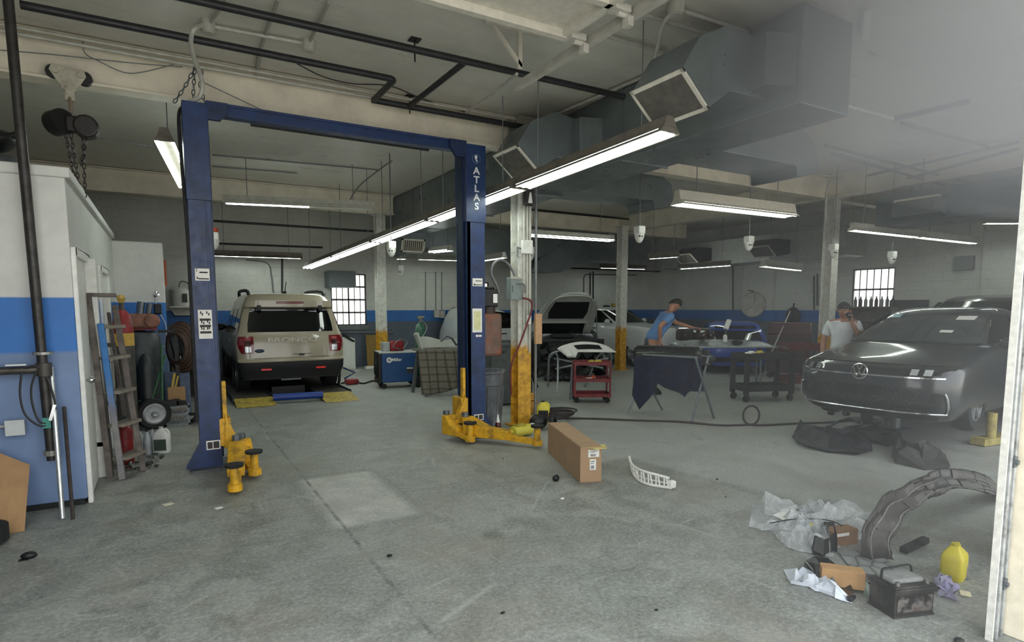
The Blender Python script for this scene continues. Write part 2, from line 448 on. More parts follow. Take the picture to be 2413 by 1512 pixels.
# front wall: the wide door we look through, and the next bay's door beyond its pier
OUTSIDE_M = mat('e6dcc4', 0.7, wear=0.1, scale=3)
struct(wall_with_holes('y', YF, .22, XL, XR, 0, CEIL, [(-2.2, 4.4, 0, 3.76), (5.6, 9.8, 0, 3.72)]), 'wall_front', OUTSIDE_M)
struct(M().bb(XR, XR + .001, 11.06, 12.11, 0, 3.0).bb(XR - .10, XR, 11.06, 12.11, 0, 3.1).bb(XR - .10, XR, 5.15, 6.03, 0, CEIL), 'wall_right_pilaster', WALL_M)
# office block standing inside the hall
OX, OY = -0.62, 5.83
struct(M().bb(XL, OX, OY, 10.55, 0.05, 2.62).bb(XL, OX + .035, OY - .03, 10.55, 2.60, 2.68), 'wall_office', OFFICE_M, bev=0.01)
struct(M().bb(XL, 0.02, 10.55, 12.6, 0, 2.58), 'wall_office_annex', OFFICE_M, bev=0.02)
struct(M().bb(XL, OX - .02, OY + .02, 10.5, 0.0, 0.05), 'gap_shade_office', RUBBER)  # black strip gives the shaded gap under the office wall as colour
def door(n, y0, y1, zt):
    j = 0.035
    o = struct(M().bb(OX, OX + j, y0, y0 + .07, 0, zt).bb(OX, OX + j, y1 - .07, y1, 0, zt).bb(OX, OX + j, y0, y1, zt - .07, zt), 'door_%d' % n, mat('e2e2dc', 0.4, wear=0.08), bev=0.006)
    M().bb(OX + .001, OX + .008, y0 + .07, y1 - .07, 0.01, zt - .07).out('door_leaf', WHITE, o)
    M().cyl((OX, y0 + .16, 1.0), (OX + .05, y0 + .16, 1.0), .012, n=8).ball((OX + .06, y0 + .16, 1.0), .028, 10, 6).out('door_knob', CHROME, o, smooth=True)
door(1, 5.86, 6.86, 2.08); door(2, 8.04, 9.11, 2.07)
struct(M().bb(OX, OX + .09, 6.70, 6.80, 0, 2.05), 'trim_1', WHITE, bev=0.01)

def ibeam(m, p, q, w=0.2, h=0.42, t=0.02, up=(0, 0, 1)):
    p, q, up = Vector(p), Vector(q), Vector(up)
    m.bar(p, q, .014, h - 2 * t, up); m.bar(p + up * (h / 2 - t / 2), q + up * (h / 2 - t / 2), w, t, up); m.bar(p - up * (h / 2 - t / 2), q - up * (h / 2 - t / 2), w, t, up); return m
BEAM_M = mat('e2dac8', 0.5, wear=0.12, scale=3)
for n, (x0, x1, y) in enumerate(((XL, 4.5, 7.0), (5.4, XR, 7.0), (XL, 4.5, 13.0), (5.4, 13.6, 13.0))):
    struct(ibeam(M(), (x0, y, 3.86), (x1, y, 3.86)), 'beam_%d' % (n + 1), BEAM_M)
struct(ibeam(M(), (11.0, 1.5, 3.86), (11.0, 13.3, 3.86)), 'beam_5', BEAM_M)
COLUMN_M = Nodes('white_and_yellow_column')
_x, _y, _z = COLUMN_M.xyz(); _w = COLUMN_M.noise(COLUMN_M.pos(), 12, 4)
_c = COLUMN_M.mix(COLUMN_M.step(COLUMN_M.math('ADD', _z, COLUMN_M.math('MULTIPLY', _w, 0.25)), 1.22, 0.05), COLUMN_M.ramp(_w, [(0.35, 'a87a1e'), (0.6, 'd6a32e')]), COLUMN_M.ramp(_w, [(0.3, 'b5b4aa'), (0.7, 'd8d8d0')]))
COLUMN_M.put(COLUMN_M.b.inputs['Base Color'], COLUMN_M.mix(COLUMN_M.ramp(COLUMN_M.noise(COLUMN_M.pos(), 5, 6, 0.7), [(0.6, 0.0), (0.75, 0.8)]), _c, '5a5148'))
COLUMN_M.set(rough=0.5); COLUMN_M = COLUMN_M.m
def column(x, y, label):
    m = ibeam(M(), (x, y, 0.0), (x, y, 3.65), .2, .2, .014, (0, 1, 0)); m.bb(x - .16, x + .16, y - .16, y + .16, 0, .02); m.bb(x - .15, x + .15, y - .15, y + .15, 3.63, 3.65)
    return struct(m, 'column', COLUMN_M, label)
column(4.13, 6.86, 'white steel column with a yellow lower half beside the blue lift'); column(4.18, 13.0, 'white and yellow steel column by the back window')
column(10.15, 11.85, 'grey steel column standing before the white pickup'); column(11.0, 6.86, 'white steel column behind the man in the white shirt')
# connection plates of the front beam at the column
struct(M().bb(3.95, 4.0, 6.86, 6.9, 3.68, 4.02).bb(4.0, 4.3, 6.72, 6.76, 3.64, 4.04).cyl((4.36, 6.8, 3.4), (4.36, 6.8, 4.0), .05), 'beam_connection', mat('8a867a', 0.5))

def window(n, axis, at, a0, a1, z0, z1, cols, rows, heavy_rows=(), heavy_cols=()):
    o = None; FR = mat('3a3b3c', 0.5)
    def B(m, p0, p1, q0, q1, d0, d1):
        if axis == 'y': m.bb(p0, p1, at + d0, at + d1, q0, q1)
        else: m.bb(at + d0, at + d1, p0, p1, q0, q1)
    m = M(); f = .03
    for (p0, p1, q0, q1) in ((a0, a0 + f, z0, z1), (a1 - f, a1, z0, z1), (a0, a1, z0, z0 + f), (a0, a1, z1 - f, z1)): B(m, p0, p1, q0, q1, .02, .09)
    o = struct(m, 'window_%d' % n, FR)
    m = M()
    for i in range(1, cols):
        a = a0 + (a1 - a0) * i / cols; w = .016 if i in heavy_cols else .007; B(m, a - w, a + w, z0, z1, .03, .065)
    for i in range(1, rows):
        z = z0 + (z1 - z0) * i / rows; w = .02 if i in heavy_rows else .008; B(m, a0, a1, z - w, z + w, .03, .065)
    m.out('window_muntin', FR, o)
    m = M(); B(m, a0, a1, z0, z1, .045, .05); m.out('window_pane', PANE, o)
    m = M(); B(m, a0 - .05, a1 + .05, z0 - .12, z0, -.03, .06); m.out('window_sill', mat('6a6f70', 0.7), o)
window(1, 'y', YB, *W1, 6, 4, (1, 2, 3), (3,)); window(3, 'y', YB, *W3, 3, 2, (1,)); window(2, 'x', XR, *W2, 6, 3, (2,))
# ------------------------------------------------------------------ lamps
TUBE_ON, TUBE_OFF = glow('f2fff6', 14.0), mat('d8d8cc', 0.4, wear=0.05)
LAMP_M = mat('b9b7ad', 0.45, wear=0.15); LAMP_D = mat('6d675c', 0.6, wear=0.2)
def lamp(label, p, q, tubes=2, body=LAMP_M, w=0.2, group=None, hang=True, lit=None, deep=0.10, drop=None):
    """fluorescent fitting between two end points: housing, end caps, tubes, hanger rods"""
    p, q = Vector(p), Vector(q); c = (p + q) / 2; d = (q - p).normalized(); side = d.cross(Vector((0, 0, 1))).normalized(); up = side.cross(d)
    t = thing('fluorescent_lamp', label, 'lamp', c, group=group, world=True)
    h = M(); prof = [(-w / 2, -.035), (-w * .28, .03), (-.04, deep), (.04, deep), (w * .28, .03), (w / 2, -.035), (w / 2 - .008, -.04), (w * .27, .015), (-w * .27, .015), (-w / 2 + .008, -.04)]
    h.prism(prof, p, side, up, q - p); h.out('housing', body, t)
    for e, s in ((p, 1), (q, -1)):
        M().prism([(-w * .45, -.03), (-w * .27, .03), (w * .27, .03), (w * .45, -.03)], e + d * s * .01, side, up, d * s * .02).out('end_cap', body, t)
    for i in range(tubes):
        o = side * ((i - (tubes - 1) / 2) * w * .72 / max(1, tubes - 1) if tubes > 1 else 0)
        a, b = p + o + d * .045 - up * .022, q + o - d * .045 - up * .022
        if lit is not None and i in lit:
            f = lit[i]
            if f <= 0: M().cyl(a, b, .017, n=10).out('tube', TUBE_OFF, t, smooth=True); continue
            b2 = a + (b - a) * f; M().cyl(a, b2, .019, n=10).out('tube', TUBE_ON, t, smooth=True)
            if f < 1: M().cyl(b2, b, .017, n=10).out('tube', TUBE_OFF, t, smooth=True)
        else: M().cyl(a, b, .019, n=10).out('tube', TUBE_ON, t, smooth=True)
    if hang:
        for f in (.15, .85):
            e = p + (q - p) * f + up * deep; top = Vector((e.x, e.y, CEIL))
            M().tube([e, top], .006, 6).out('hanger', GREYPIPE, t)
    return t
# the long row running to the back beside the duct
a, b = Vector((3.74, 3.76, 3.10)), Vector((2.98, 14.9, 2.56)); N = 5
where = ['nearest the door, end caps showing', 'second from the door, before the column', 'crossing behind the right lift post', 'fourth along the row, left of the lift post', 'at the far end over the beige SUV']
for i in range(N):
    p, q = a + (b - a) * (i / N + .002), a + (b - a) * ((i + 1) / N - .002)
    lamp('three-tube fluorescent lamp in the long row, ' + where[i], p, q, 3, LAMP_D, .24, 'lamps in the long row')
lamp('two-tube lamp hanging left of the blue lift post', (.08, 7.0, 3.28), (.345, 9.6, 3.28), 2, LAMP_D, .2)
lamp('single lamp with half its tube dark, behind the lift crossbar', (.93, 11.1, 3.36), (3.3, 10.5, 3.36), 2, LAMP_M, .2, lit={0: .55, 1: 0})
lamp('thin lamp on the back wall above the beige SUV', (.95, 15.4, 2.82), (2.95, 15.2, 2.82), 1, LAMP_D, .16)
lamp('short lamp seen end-on, right of the far grille', (5.5, 13.3, 2.93), (5.72, 12.6, 2.93), 2, LAMP_M, .2)
lamp('small lamp low under the far grille', (5.2, 14.9, 2.88), (5.45, 14.75, 2.88), 1, LAMP_M, .14)
lamp('white lamp near the back wall, left of the right lift post', (5.85, 15.0, 2.9), (7.05, 14.75, 2.9), 1, LAMP_M, .18)
lamp('white lamp showing between the right lift post and the white column', (6.95, 13.5, 2.80), (6.95, 12.3, 2.80), 1, LAMP_M, .18)
lamp('bright lamp to the right of the white column', (6.4, 10.75, 3.13), (8.85, 10.65, 3.13), 2, LAMP_M, .2)
lamp('dim lamp on the back wall behind the grey column', (11.75, 14.75, 2.86), (13.4, 14.5, 2.86), 1, LAMP_D, .16)
lamp('thin lamp under the second grille of the far duct', (10.9, 11.7, 2.89), (11.1, 10.85, 2.89), 1, LAMP_D, .14)
lamp('thin slanting lamp above the man in the blue shirt', (12.6, 12.3, 2.72), (12.7, 10.6, 2.72), 2, LAMP_D, .14, lit={0: 1, 1: 0})
lamp('deep white reflector lamp right of the ductwork', (6.2, 6.12, 3.06), (8.65, 6.05, 3.06), 2, mat('cfcabb', 0.4, wear=0.08), .26, deep=.16)
lamp('lamp by the round white dish on the right wall', (11.75, 8.9, 2.56), (13.9, 9.4, 2.56), 1, LAMP_M, .2, deep=.14)
lamp('left of the two lamps end to end above the grey sedan', (10.25, 6.02, 2.95), (12.35, 5.99, 2.95), 1, LAMP_M, .18, 'lamps above the sedan')
lamp('right of the two lamps end to end above the grey sedan', (12.4, 5.99, 2.95), (14.6, 5.96, 2.95), 1, LAMP_M, .18, 'lamps above the sedan')
lamp('lamp under the right-hand duct near the door frame', (13.0, 5.2, 3.16), (14.6, 4.2, 3.16), 1, LAMP_M, .18)

# ------------------------------------------------------------------ ductwork
DUCT_M = mat('70787a', 0.34, 0.3, wear=0.14, scale=2.5)
GRILLE_M = mat('dfdacb', 0.5, wear=0.1); GRILLE_D = mat('5e5a52', 0.8, wear=0.2)
def grille(par, o, ux, uy, w, h, n=14):
    """register: frame, dusty backing and louvres on the plane o + ux*w + uy*h"""
    o, ux, uy = Vector(o), Vector(ux).normalized(), Vector(uy).normalized(); nn = ux.cross(uy)
    m = M(); b = .035
    for (x0, x1, y0, y1) in ((0, w, 0, b), (0, w, h - b, h), (0, b, 0, h), (w - b, w, 0, h)):
        m.prism([(x0, y0), (x1, y0), (x1, y1), (x0, y1)], o + nn * .002, ux, uy, nn * .014)
    fr = m.out('grille', GRILLE_M, par)
    M().prism([(b, b), (w - b, b), (w - b, h - b), (b, h - b)], o, ux, uy, nn * .003).out('backing', GRILLE_D, fr)
    m = M()
    for i in range(n):
        x = b + (w - 2 * b) * (i + .5) / n
        m.prism([(x - .004, b), (x + .004, b), (x + .004, h - b), (x - .004, h - b)], o + nn * .003, ux, uy, nn * .012 + ux * .006)
    m.out('louvre', GRILLE_M, fr)
D1 = thing('air_duct', 'long grey main air duct running from the door side to the back', 'duct', (4.95, 3.2, 3.28), world=True)
m = M(); m.bb(4.6, 5.3, 3.2, 13.8, 3.28, 4.06)
m.out('duct_body', DUCT_M, D1, bev=.012)
for y in (5.4, 7.6, 9.8, 12.0): M().bb(4.585, 5.315, y, y + .03, 3.265, 4.06).out('duct_seam', DUCT_M, D1)
def left_branch(y0, y1):
    m = M(); m.prism([(4.6, 3.84), (4.1, 3.9), (3.76, 3.74), (3.56, 3.44), (3.85, 3.19), (4.12, 3.38), (4.6, 3.38)], (0, y0, 0), (1, 0, 0), (0, 0, 1), (0, y1 - y0, 0))
    m.prism([(4.6, y0 - .26), (4.34, y0 - .16), (4.34, y0 + .02), (4.6, y0 + .1)], (0, 0, 3.42), (1, 0, 0), (0, 1, 0), (0, 0, .42))
    br = m.out('branch', DUCT_M, D1, bev=.008)
    d = Vector((.29, 0, -.25)).normalized()
    grille(D1, Vector((3.553, y1 + .02, 3.445)) - Vector((.006, 0, .006)), (0, -1, 0), d, y1 - y0 + .04, .40)
left_branch(3.50, 4.07); left_branch(6.02, 6.55)
def right_branch(y0, y1, x1):
    m = M(); m.prism([(5.3, 3.30), (5.3, 3.75), (x1 - .25, 3.75), (x1 + .02, 3.6), (x1 + .10, 3.26), (x1 - .32, 3.17), (x1 - .36, 3.30)], (0, y0, 0), (1, 0, 0), (0, 0, 1), (0, y1 - y0, 0))
    m.out('branch', DUCT_M, D1, bev=.008)
right_branch(4.62, 5.28, 7.0); right_branch(7.25, 7.9, 7.2)
# end of the main duct at the back, with its tilted register
m = M(); m.prism([(4.6, 3.3), (5.3, 3.3), (5.25, 2.95), (4.75, 2.78)], (0, 12.9, 0), (1, 0, 0), (0, 0, 1), (0, .8, 0)); m.out('boot', DUCT_M, D1)
grille(D1, (4.66, 12.86, 3.02), (1, 0, .0), (.05, -.25, -1), .52, .32, 10) if False else grille(D1, (4.62, 12.88, 2.84), (1, 0, 0), (.12, 0, 1), .55, .30, 10)
D3 = thing('air_duct', 'dark cross duct at the back joining the main duct to the right', 'duct', (8.0, 13.6, 2.95), world=True)
M().bb(5.3, 12.6, 13.45, 14.15, 2.92, 3.6).out('duct_body', DUCT_M, D3, bev=.012)
m = M(); m.prism([(9.9, 3.6), (8.7, 2.92), (8.35, 2.55), (9.3, 2.55), (10.4, 2.92)], (0, 13.42, 0), (1, 0, 0), (0, 0, 1), (0, .6, 0)); m.out('transition', DUCT_M, D3)
D4 = thing('air_duct', 'pale square duct along the right wall with two tilted grilles', 'duct', (13.9, 11.3, 2.8), world=True)
M().bb(13.7, 14.5, 8.2, 14.15, 2.82, 3.5).out('duct_body', mat('a9aaa4', 0.45, 0.2, wear=0.12), D4, bev=.012)
for y in (12.1, 9.6):
    M().prism([(13.7, 3.3), (13.1, 3.3), (12.82, 3.1), (13.15, 2.86), (13.7, 2.95)], (0, y, 0), (1, 0, 0), (0, 0, 1), (0, .6, 0)).out('branch', BLACK, D4)
    grille(D4, (12.80, y + .62, 3.11), (0, -1, 0), Vector((.33, 0, -.24)), .64, .42, 9)
D2 = thing('air_duct', 'large dark duct overhead at the right, above the grey sedan', 'duct', (11.2, 4.0, 3.0), world=True)
M().bb(10.8, 11.7, 2.2, 5.95, 3.02, 3.52).out('duct_body', mat('656f74', 0.4, 0.3, wear=0.15, scale=3), D2, bev=.012)
M().prism([(10.8, 3.4), (10.66, 3.38), (10.62, 3.1), (10.8, 3.06)], (0, 4.85, 0), (1, 0, 0), (0, 0, 1), (0, .75, 0)).out('branch', DUCT_M, D2)
grille(D2, (10.655, 5.58, 3.39), (0, -1, 0), (-.04, 0, -1), .70, .29, 10)
M().tube([(10.95, 5.3, 3.5), (10.95, 5.3, CEIL)], .01).tube([(10.95, 5.75, 3.5), (10.95, 5.75, CEIL)], .01).out('hanger', GREYPIPE, D2)
m = M()
for x, y in ((4.66, 3.4), (5.25, 3.4), (4.66, 8.0)): m.tube([(x, y, 3.3), (x, y, CEIL)], .008, 6)

# ------------------------------------------------------------------ pipes, conduits, wires
def pipe(name, label, pts, r, material, cat='pipe', group=None, rad=.1, n=10, bends=True):
    return single(M().tube(elbow(pts, rad) if bends else pts, r, n), name, label, cat, material, group, smooth=True)
ZP = 3.9
p1, p2 = AZ(930, 187, ZP), AZ(885, 231, ZP); pole = AY(112, 850, 5.66)
pipe('black_pipe', 'black ceiling pipe from the left pole to an elbow above the lift', [(pole.x - .05, p1.y, ZP), (p1.x, p1.y, ZP), (p1.x, 6.72, ZP)], .032, DARKPIPE, group='black ceiling pipes', rad=.06)
pipe('black_pipe', 'black pipe along the beam that turns down at the column', [(p1.x - .02, 6.72, ZP), (4.34, 6.72, ZP), (4.34, 6.72, 3.62)], .034, DARKPIPE, group='black ceiling pipes', rad=.06)
q = AZ(1470, 228, ZP); bx = AZ(1095, 147, ZP)
pipe('black_pipe', 'black ceiling pipe running from the top edge behind the white bracket', [(-.4, q.y + .04, ZP), (q.x, q.y, ZP)], .032, DARKPIPE, group='black ceiling pipes')
pipe('black_pipe', 'short black cross pipe linking two ceiling pipes', [(bx.x, q.y, ZP), (bx.x - .02, 6.72, ZP)], .03, DARKPIPE, group='black ceiling pipes')
for px, py in ((977, 95), (965, 228)):
    v = AZ(px, py, CEIL - .01)
    single(M().bb(v.x - .05, v.x + .05, v.y - .05, v.y + .05, CEIL - .012, CEIL).tube([v, (v.x, v.y, 3.88)], .008, 6), 'pipe_hanger', 'small black pipe hanger plate on the ceiling, ' + ('by the long pipe' if py < 100 else 'by the short cross pipe'), 'hanger', BLACK)
for k, dz in enumerate((.0, .055)):
    pipe('conduit', ['upper', 'lower'][k] + ' of two white conduits along the top of the front beam', [(-3, 6.84, 4.02 - dz), (4.52, 6.84, 4.02 - dz)], .017, CONDUIT, 'conduit', 'conduits on the front beam')
pts = [AY(x, y, 6.86) for x, y in ((0, 118), (120, 128), (240, 141), (330, 150), (430, 158))]
pipe('wire', 'thin dark wire strung along the face of the front beam', smoothpath(pts), .005, GREYPIPE, 'wire', bends=False)
pts = [AY(x, y, 6.85) for x, y in ((195, 95), (200, 125), (235, 145), (290, 170), (335, 170), (415, 150))]
pipe('wire', 'sagging wire looping down the beam near the hoist', smoothpath(pts), .005, GREYPIPE, 'wire', bends=False)
pts = [AY(x, y, 6.85) for x, y in ((475, 192), (545, 225), (630, 265))]
pipe('wire', 'wire slanting down the beam behind the lift crossbar', smoothpath(pts), .005, GREYPIPE, 'wire', bends=False)
pts = [AZ(x, y, 4.04) for x, y in ((700, 150), (760, 180), (830, 197), (920, 203), (1000, 235), (1100, 265))]
pipe('wire', 'dark wire looping across the ceiling behind the black pipes', smoothpath(pts), .006, DARKPIPE, 'wire', bends=False)
b1, b2 = AZ(490, 60, 4.04), AZ(727, 104, 4.04)
def jbox(v, label, r=.06):
    t = thing('junction_box', label, 'junction box', v, world=True)
    M().cyl(v + Vector((0, 0, -.06)), (v.x, v.y, CEIL), r, n=16).out('box_body', CONDUIT, t, smooth=True)
    M().cyl(v + Vector((0, 0, -.068)), v + Vector((0, 0, -.058)), r * .8, n=16).out('cover', STEELW, t); return t
jbox(b1, 'round white junction box on the ceiling above the left lift post'); jbox(b2, 'round white junction box on the ceiling right of its twin'); b3 = AZ(1593, 18, 4.04)
jbox(b3, 'white junction box on the ceiling beside the overhead door rail', .07)
pipe('conduit', 'white conduit joining two round ceiling boxes', [b1, b2], .018, CONDUIT, 'conduit')
pts = [AY(x, y, yy) for x, y, yy in ((480, 58, b1.y), (458, 68, 5.9), (450, 95, 6.0), (457, 135, 6.2), (470, 170, 6.4), (477, 200, 6.5), (470, 228, 6.55), (445, 240, 6.6))]
pipe('conduit', 'white flexible conduit looping down to the left lift post', smoothpath(pts), .02, CONDUIT, 'conduit', bends=False)
for px0, py0, px1, py1, lb in ((535, 0, 494, 55, 'short conduit running up from the left ceiling box'), (655, 0, 612, 120, 'pale ceiling conduit crossing between the two boxes'), (775, 5, 729, 100, 'short conduit running up from the right ceiling box')):
    pipe('conduit', lb, [AZ(px0, py0, 4.05), AZ(px1, py1, 4.05)], .014, mat('a6a49b', .5), 'conduit')
pipe('conduit', 'grey conduit stub turning down onto the front beam', [AZ(612, 122, 4.05), AZ(606, 165, 4.05), AY(606, 182, 6.84)], .02, mat('a6a49b', .5), 'conduit')
pts = [AY(x, y, yy) for x, y, yy in ((1586, 27, b3.y), (1563, 55, b3.y + .1), (1553, 95, b3.y + .25), (1540, 160, b3.y + .5), (1530, 215, b3.y + .75))]
pipe('conduit', 'white flexible conduit dropping from the ceiling box to the near grille', smoothpath(pts), .017, CONDUIT, 'conduit', bends=False)
for (a, b_, lb) in (((1610, 26), (1762, 76), 'conduit running right from the box beside the door rail'), ((1508, 30), (1716, 97), 'upper long conduit crossing the ceiling right of the door rail'), ((1420, 82), (1632, 142), 'lower long conduit crossing the ceiling right of the door rail'), ((1897, 18), (1245, 297), 'long conduit along the ceiling on the left edge of the main duct')):
    pipe('conduit', lb, [AZ(*a, 4.045), AZ(*b_, 4.045)], .018, CONDUIT, 'conduit')
v1, v2, v3 = AZ(1872, 216, 3.72), AZ(2106, 280, 3.72), AZ(2285, 238, 3.72)
pipe('conduit', 'pale conduit in front of the near end of the main duct', [v1, v2], .024, CONDUIT, 'conduit')
pipe('black_pipe', 'dark pipe at the upper right coming towards the door', [v2, v3], .028, GREYPIPE)
for (a, b_, zz, lb) in (((2125, 290), (2350, 350), 4.05, 'thin pale conduit high on the right'), ((1945, 342), (2312, 438), 3.75, 'upper of two dark pipes crossing high on the right'), ((1960, 362), (2225, 436), 3.75, 'lower of two dark pipes crossing high on the right'), ((2045, 413), (2400, 335), 3.7, 'upper of two pipes rising towards the door frame'), ((2140, 420), (2400, 350), 3.7, 'lower of two pipes rising towards the door frame')):
    pipe('grey_pipe', lb, [AZ(*a, zz), AZ(*b_, zz)], .02, GREYPIPE)
pts = [AY(x, y, 6.7) for x, y in ((1945, 520), (1948, 450), (1958, 428), (1985, 417), (2060, 402))]
pipe('conduit', 'conduit bending up the white column into the ceiling', smoothpath(pts), .02, CONDUIT, 'conduit', bends=False)
# dark runs near beam two and the back wall
for (a, b_, y, lb) in (((500, 520), (880, 545), 13.4, 'dark pipe run along the second beam on the left'), ((500, 573), (760, 583), 15.96, 'dark pipe low along the back on the left'), ((1240, 627), (1560, 640), 15.7, 'dark pipe along the back wall above the white pickup'), ((1240, 493), (1520, 520), 12.6, 'pipe run along the second beam right of the column')):
    pipe('black_pipe', lb, [AY(*a, y), AY(*b_, y)], .025, DARKPIPE)
for (px, y0, y1, lb) in ((665, 605, 740, 'black vertical pipe on the back wall above the SUV'), (1398, 640, 770, 'right of the vertical conduits behind the raised hood'), (1391, 642, 770, 'middle of the vertical conduits behind the raised hood'),):
    pipe('wall_conduit', lb, [AY(px, y0, YB - .03), AY(px, y1, YB - .03)], .022, DARKPIPE)
pipe('wall_conduit', 'bent conduit on the back wall left of the raised hood', [AY(1376, 770, YB - .03), AY(1376, 646, YB - .03), AY(1500, 648, YB - .03)], .02, GREYPIPE, rad=.15)
pipe('wall_conduit', 'curved conduit on the back wall beside the SUV antenna', smoothpath([AY(x, y, YB - .03) for x, y in ((580, 612), (630, 620), (640, 650), (645, 690))]), .014, GREYPIPE, bends=False)
for (px, py0, py1, lb) in ((1727, 600, 730, 'dark vertical conduit on the right wall left of the white dish'), (1918, 650, 730, 'left of two vertical pipes on the right wall by the column'), (1926, 645, 720, 'right of two vertical pipes on the right wall by the column')):
    pipe('wall_conduit', lb, [AX(px, py0, XR - .14), AX(px, py1, XR - .14)], .02, DARKPIPE)
pipe('wall_pipe', 'grey pipe along the lower back wall under the window', [AY(800, 783, YB - .06), AY(925, 783, YB - .06), AY(925, 776, YB - .01)], .022, GREYPIPE, rad=.03)
pts = [AY(x, y, 10.0) for x, y in ((990, 345), (930, 375), (880, 410), (845, 440), (825, 470))]
pipe('wire', 'pale cable sagging from the ceiling between the lift posts', smoothpath(pts), .012, GREYPIPE, 'wire', bends=False)
pipe('black_pipe', 'dark rod hung under the lift crossbar', [AY(590, 292, 6.9), AY(1010, 352, 6.9)], .022, DARKPIPE)
for (x0, y0, x1, y1, z, lb) in ((500, 365, 890, 400, 4.06, 'seam strip on the ceiling behind the lift, nearer one'), (500, 392, 700, 408, 4.06, 'seam strip on the ceiling behind the lift, farther one')):
    pipe('ceiling_strip', lb, [AZ(x0, y0, z), AZ(x1, y1, z)], .012, GREYPIPE, 'strip')

# hanging drop outlets
ORANGE = mat('b5482a', 0.5)
def drop(px, py, z, label, orange=False):
    v = AZ(px, py, z)
    t = thing('drop_outlet', label, 'outlet', v, world=True, group='white drop outlets')
    M().tube([v + Vector((0, 0, .06)), (v.x, v.y, CEIL)], .01, 6).out('stem', GREYPIPE, t)
    M().box(v + Vector((0, 0, .02)), (.13, .13, .12)).out('box', WHITE, t, bev=.015)
    M().lathe([(.075, 0), (.07, -.06), (.045, -.12), (.02, -.14), (0, -.14)], v + Vector((0, 0, -.03)), n=14).out('cone', WHITE, t, smooth=True)
    m = M()
    for s in (-1, 1): m.cyl(v + Vector((s * .022 - .03, -.05, -.075)), v + Vector((s * .022 - .035, -.075, -.08)), .012, n=8)
    m.out('socket', BLACK, t)
    if orange: M().cyl(v + Vector((0, 0, .08)), v + Vector((0, 0, .14)), .07, n=12).out('cap', ORANGE, t)
drop(503, 560, 2.62, 'white drop outlet with an orange cap beside the left lift post', True)
drop(922, 580, 2.6, 'white drop outlet hanging just right of the far column'); drop(943, 633, 2.5, 'white drop outlet low before the back wall, right of the far column')
drop(1507, 545, 2.75, 'white drop outlet hanging right of the bright lamp'); drop(1249, 592, 2.6, 'white drop outlet just right of the yellow and white column')
drop(1765, 567, 2.75, 'white drop outlet above the round dish'); drop(1964, 585, 2.65, 'white drop outlet just right of the far right column'); drop(2102, 602, 2.6, 'white drop outlet above the right wall window')
single(M().bb(15.08, XR, 6.2, 6.55, 2.42, 2.72), 'electrical_box', 'grey slotted electrical box high on the right wall', 'box', mat('7c7f7e', .5), bev=.01)
v = AY(1245, 466, 6.5)
t = thing('warning_light', 'dark hooded fitting with a pale triangle at the top of the column', 'light', v, world=True)
M().box(v, (.13, .08, .2)).out('housing', BLACK, t, bev=.02); M().prism([(-.03, -.07), (.035, -.07), (.015, .06), (-.005, .06)], v + Vector((0, -.045, 0)), (1, 0, 0), (0, 0, 1), (0, .006, 0)).out('lens', PAPER, t)

# ------------------------------------------------------------------ overhead door, its rail and bracket
t = thing('overhead_door', 'white sectional door panel rolled up under the ceiling', 'door', (1.0, 2.8, 3.70), world=True)
DW = mat('cfcabd', 0.45, wear=0.08)
c0, c1 = AZ(1333, 80, 3.75), AZ(1445, 12, 3.75)
XE, YE = c0.x, c0.y
M().bb(-2.1, XE, 1.6, YE, 3.75, 3.79).out('panel', DW, t)
m = M(); m.bb(-2.1, XE, YE - .06, YE, 3.69, 3.75).bb(XE - .07, XE, 1.6, YE, 3.70, 3.75)
for y in (YE - .52, YE - .58, YE - 1.05): m.bb(-2.1, XE - .1, y - .012, y + .012, 3.735, 3.75)
m.bb(-2.1, XE, YE - .62, YE - .56, 3.70, 3.75)
m.out('rib', DW, t)
for y in (YE - .08, YE - .6):
    h = M().box((XE + .04, y, 3.70), (.14, .1, .05)).cyl((XE + .02, y, 3.67), (XE + .14, y, 3.67), .02).box((XE + .12, y, 3.63), (.05, .07, .07)).out('roller_hinge', STEELW, t, bev=.005)
tr0, tr1 = Vector((XE + .17, 1.4, 3.70)), Vector((XE + .17, 5.1, 3.70))
t = thing('door_rail', 'white overhead door rail running back from the doorway', 'rail', (XE + .17, 3.2, 3.66), world=True)
m = M(); m.prism([(-.03, -.035), (.03, -.035), (.03, .03), (.022, .03), (.022, -.028), (-.022, -.028), (-.022, .03), (-.03, .03)], tr0, (1, 0, 0), (0, 0, 1), tr1 - tr0); m.bar(tr0 + Vector((.06, 0, .02)), tr1 + Vector((.06, -.1, .02)), .05, .035)
m.out('channel', STEELW, t)
y = 4.75
M().bb(XE - .35, XE + .2, y - .02, y + .02, CEIL - .05, CEIL).out('hanger_arm', DW, t)
M().bb(XE - .02, XE + .02, y - .015, y + .015, 3.72, CEIL - .04).bar((XE - .28, y, CEIL - .04), (XE + .02, y, 3.74), .03, .03).out('hanger_strut', DW, t)
pipe('conduit', 'thin white conduit carrying on from the end of the door rail to the beam', [(XE + .12, 5.0, 3.78), AZ(1165, 218, 3.9), AZ(1098, 266, 3.95)], .015, CONDUIT, 'conduit', bends=False)
w0, w1 = AZ(2044, 25, 4.05), AZ(2041, 92, 4.05)
single(M().bar(w0, w1, .055, .02), 'white_strip', 'short bright white strip on the ceiling at the upper right', 'strip', PAPER)
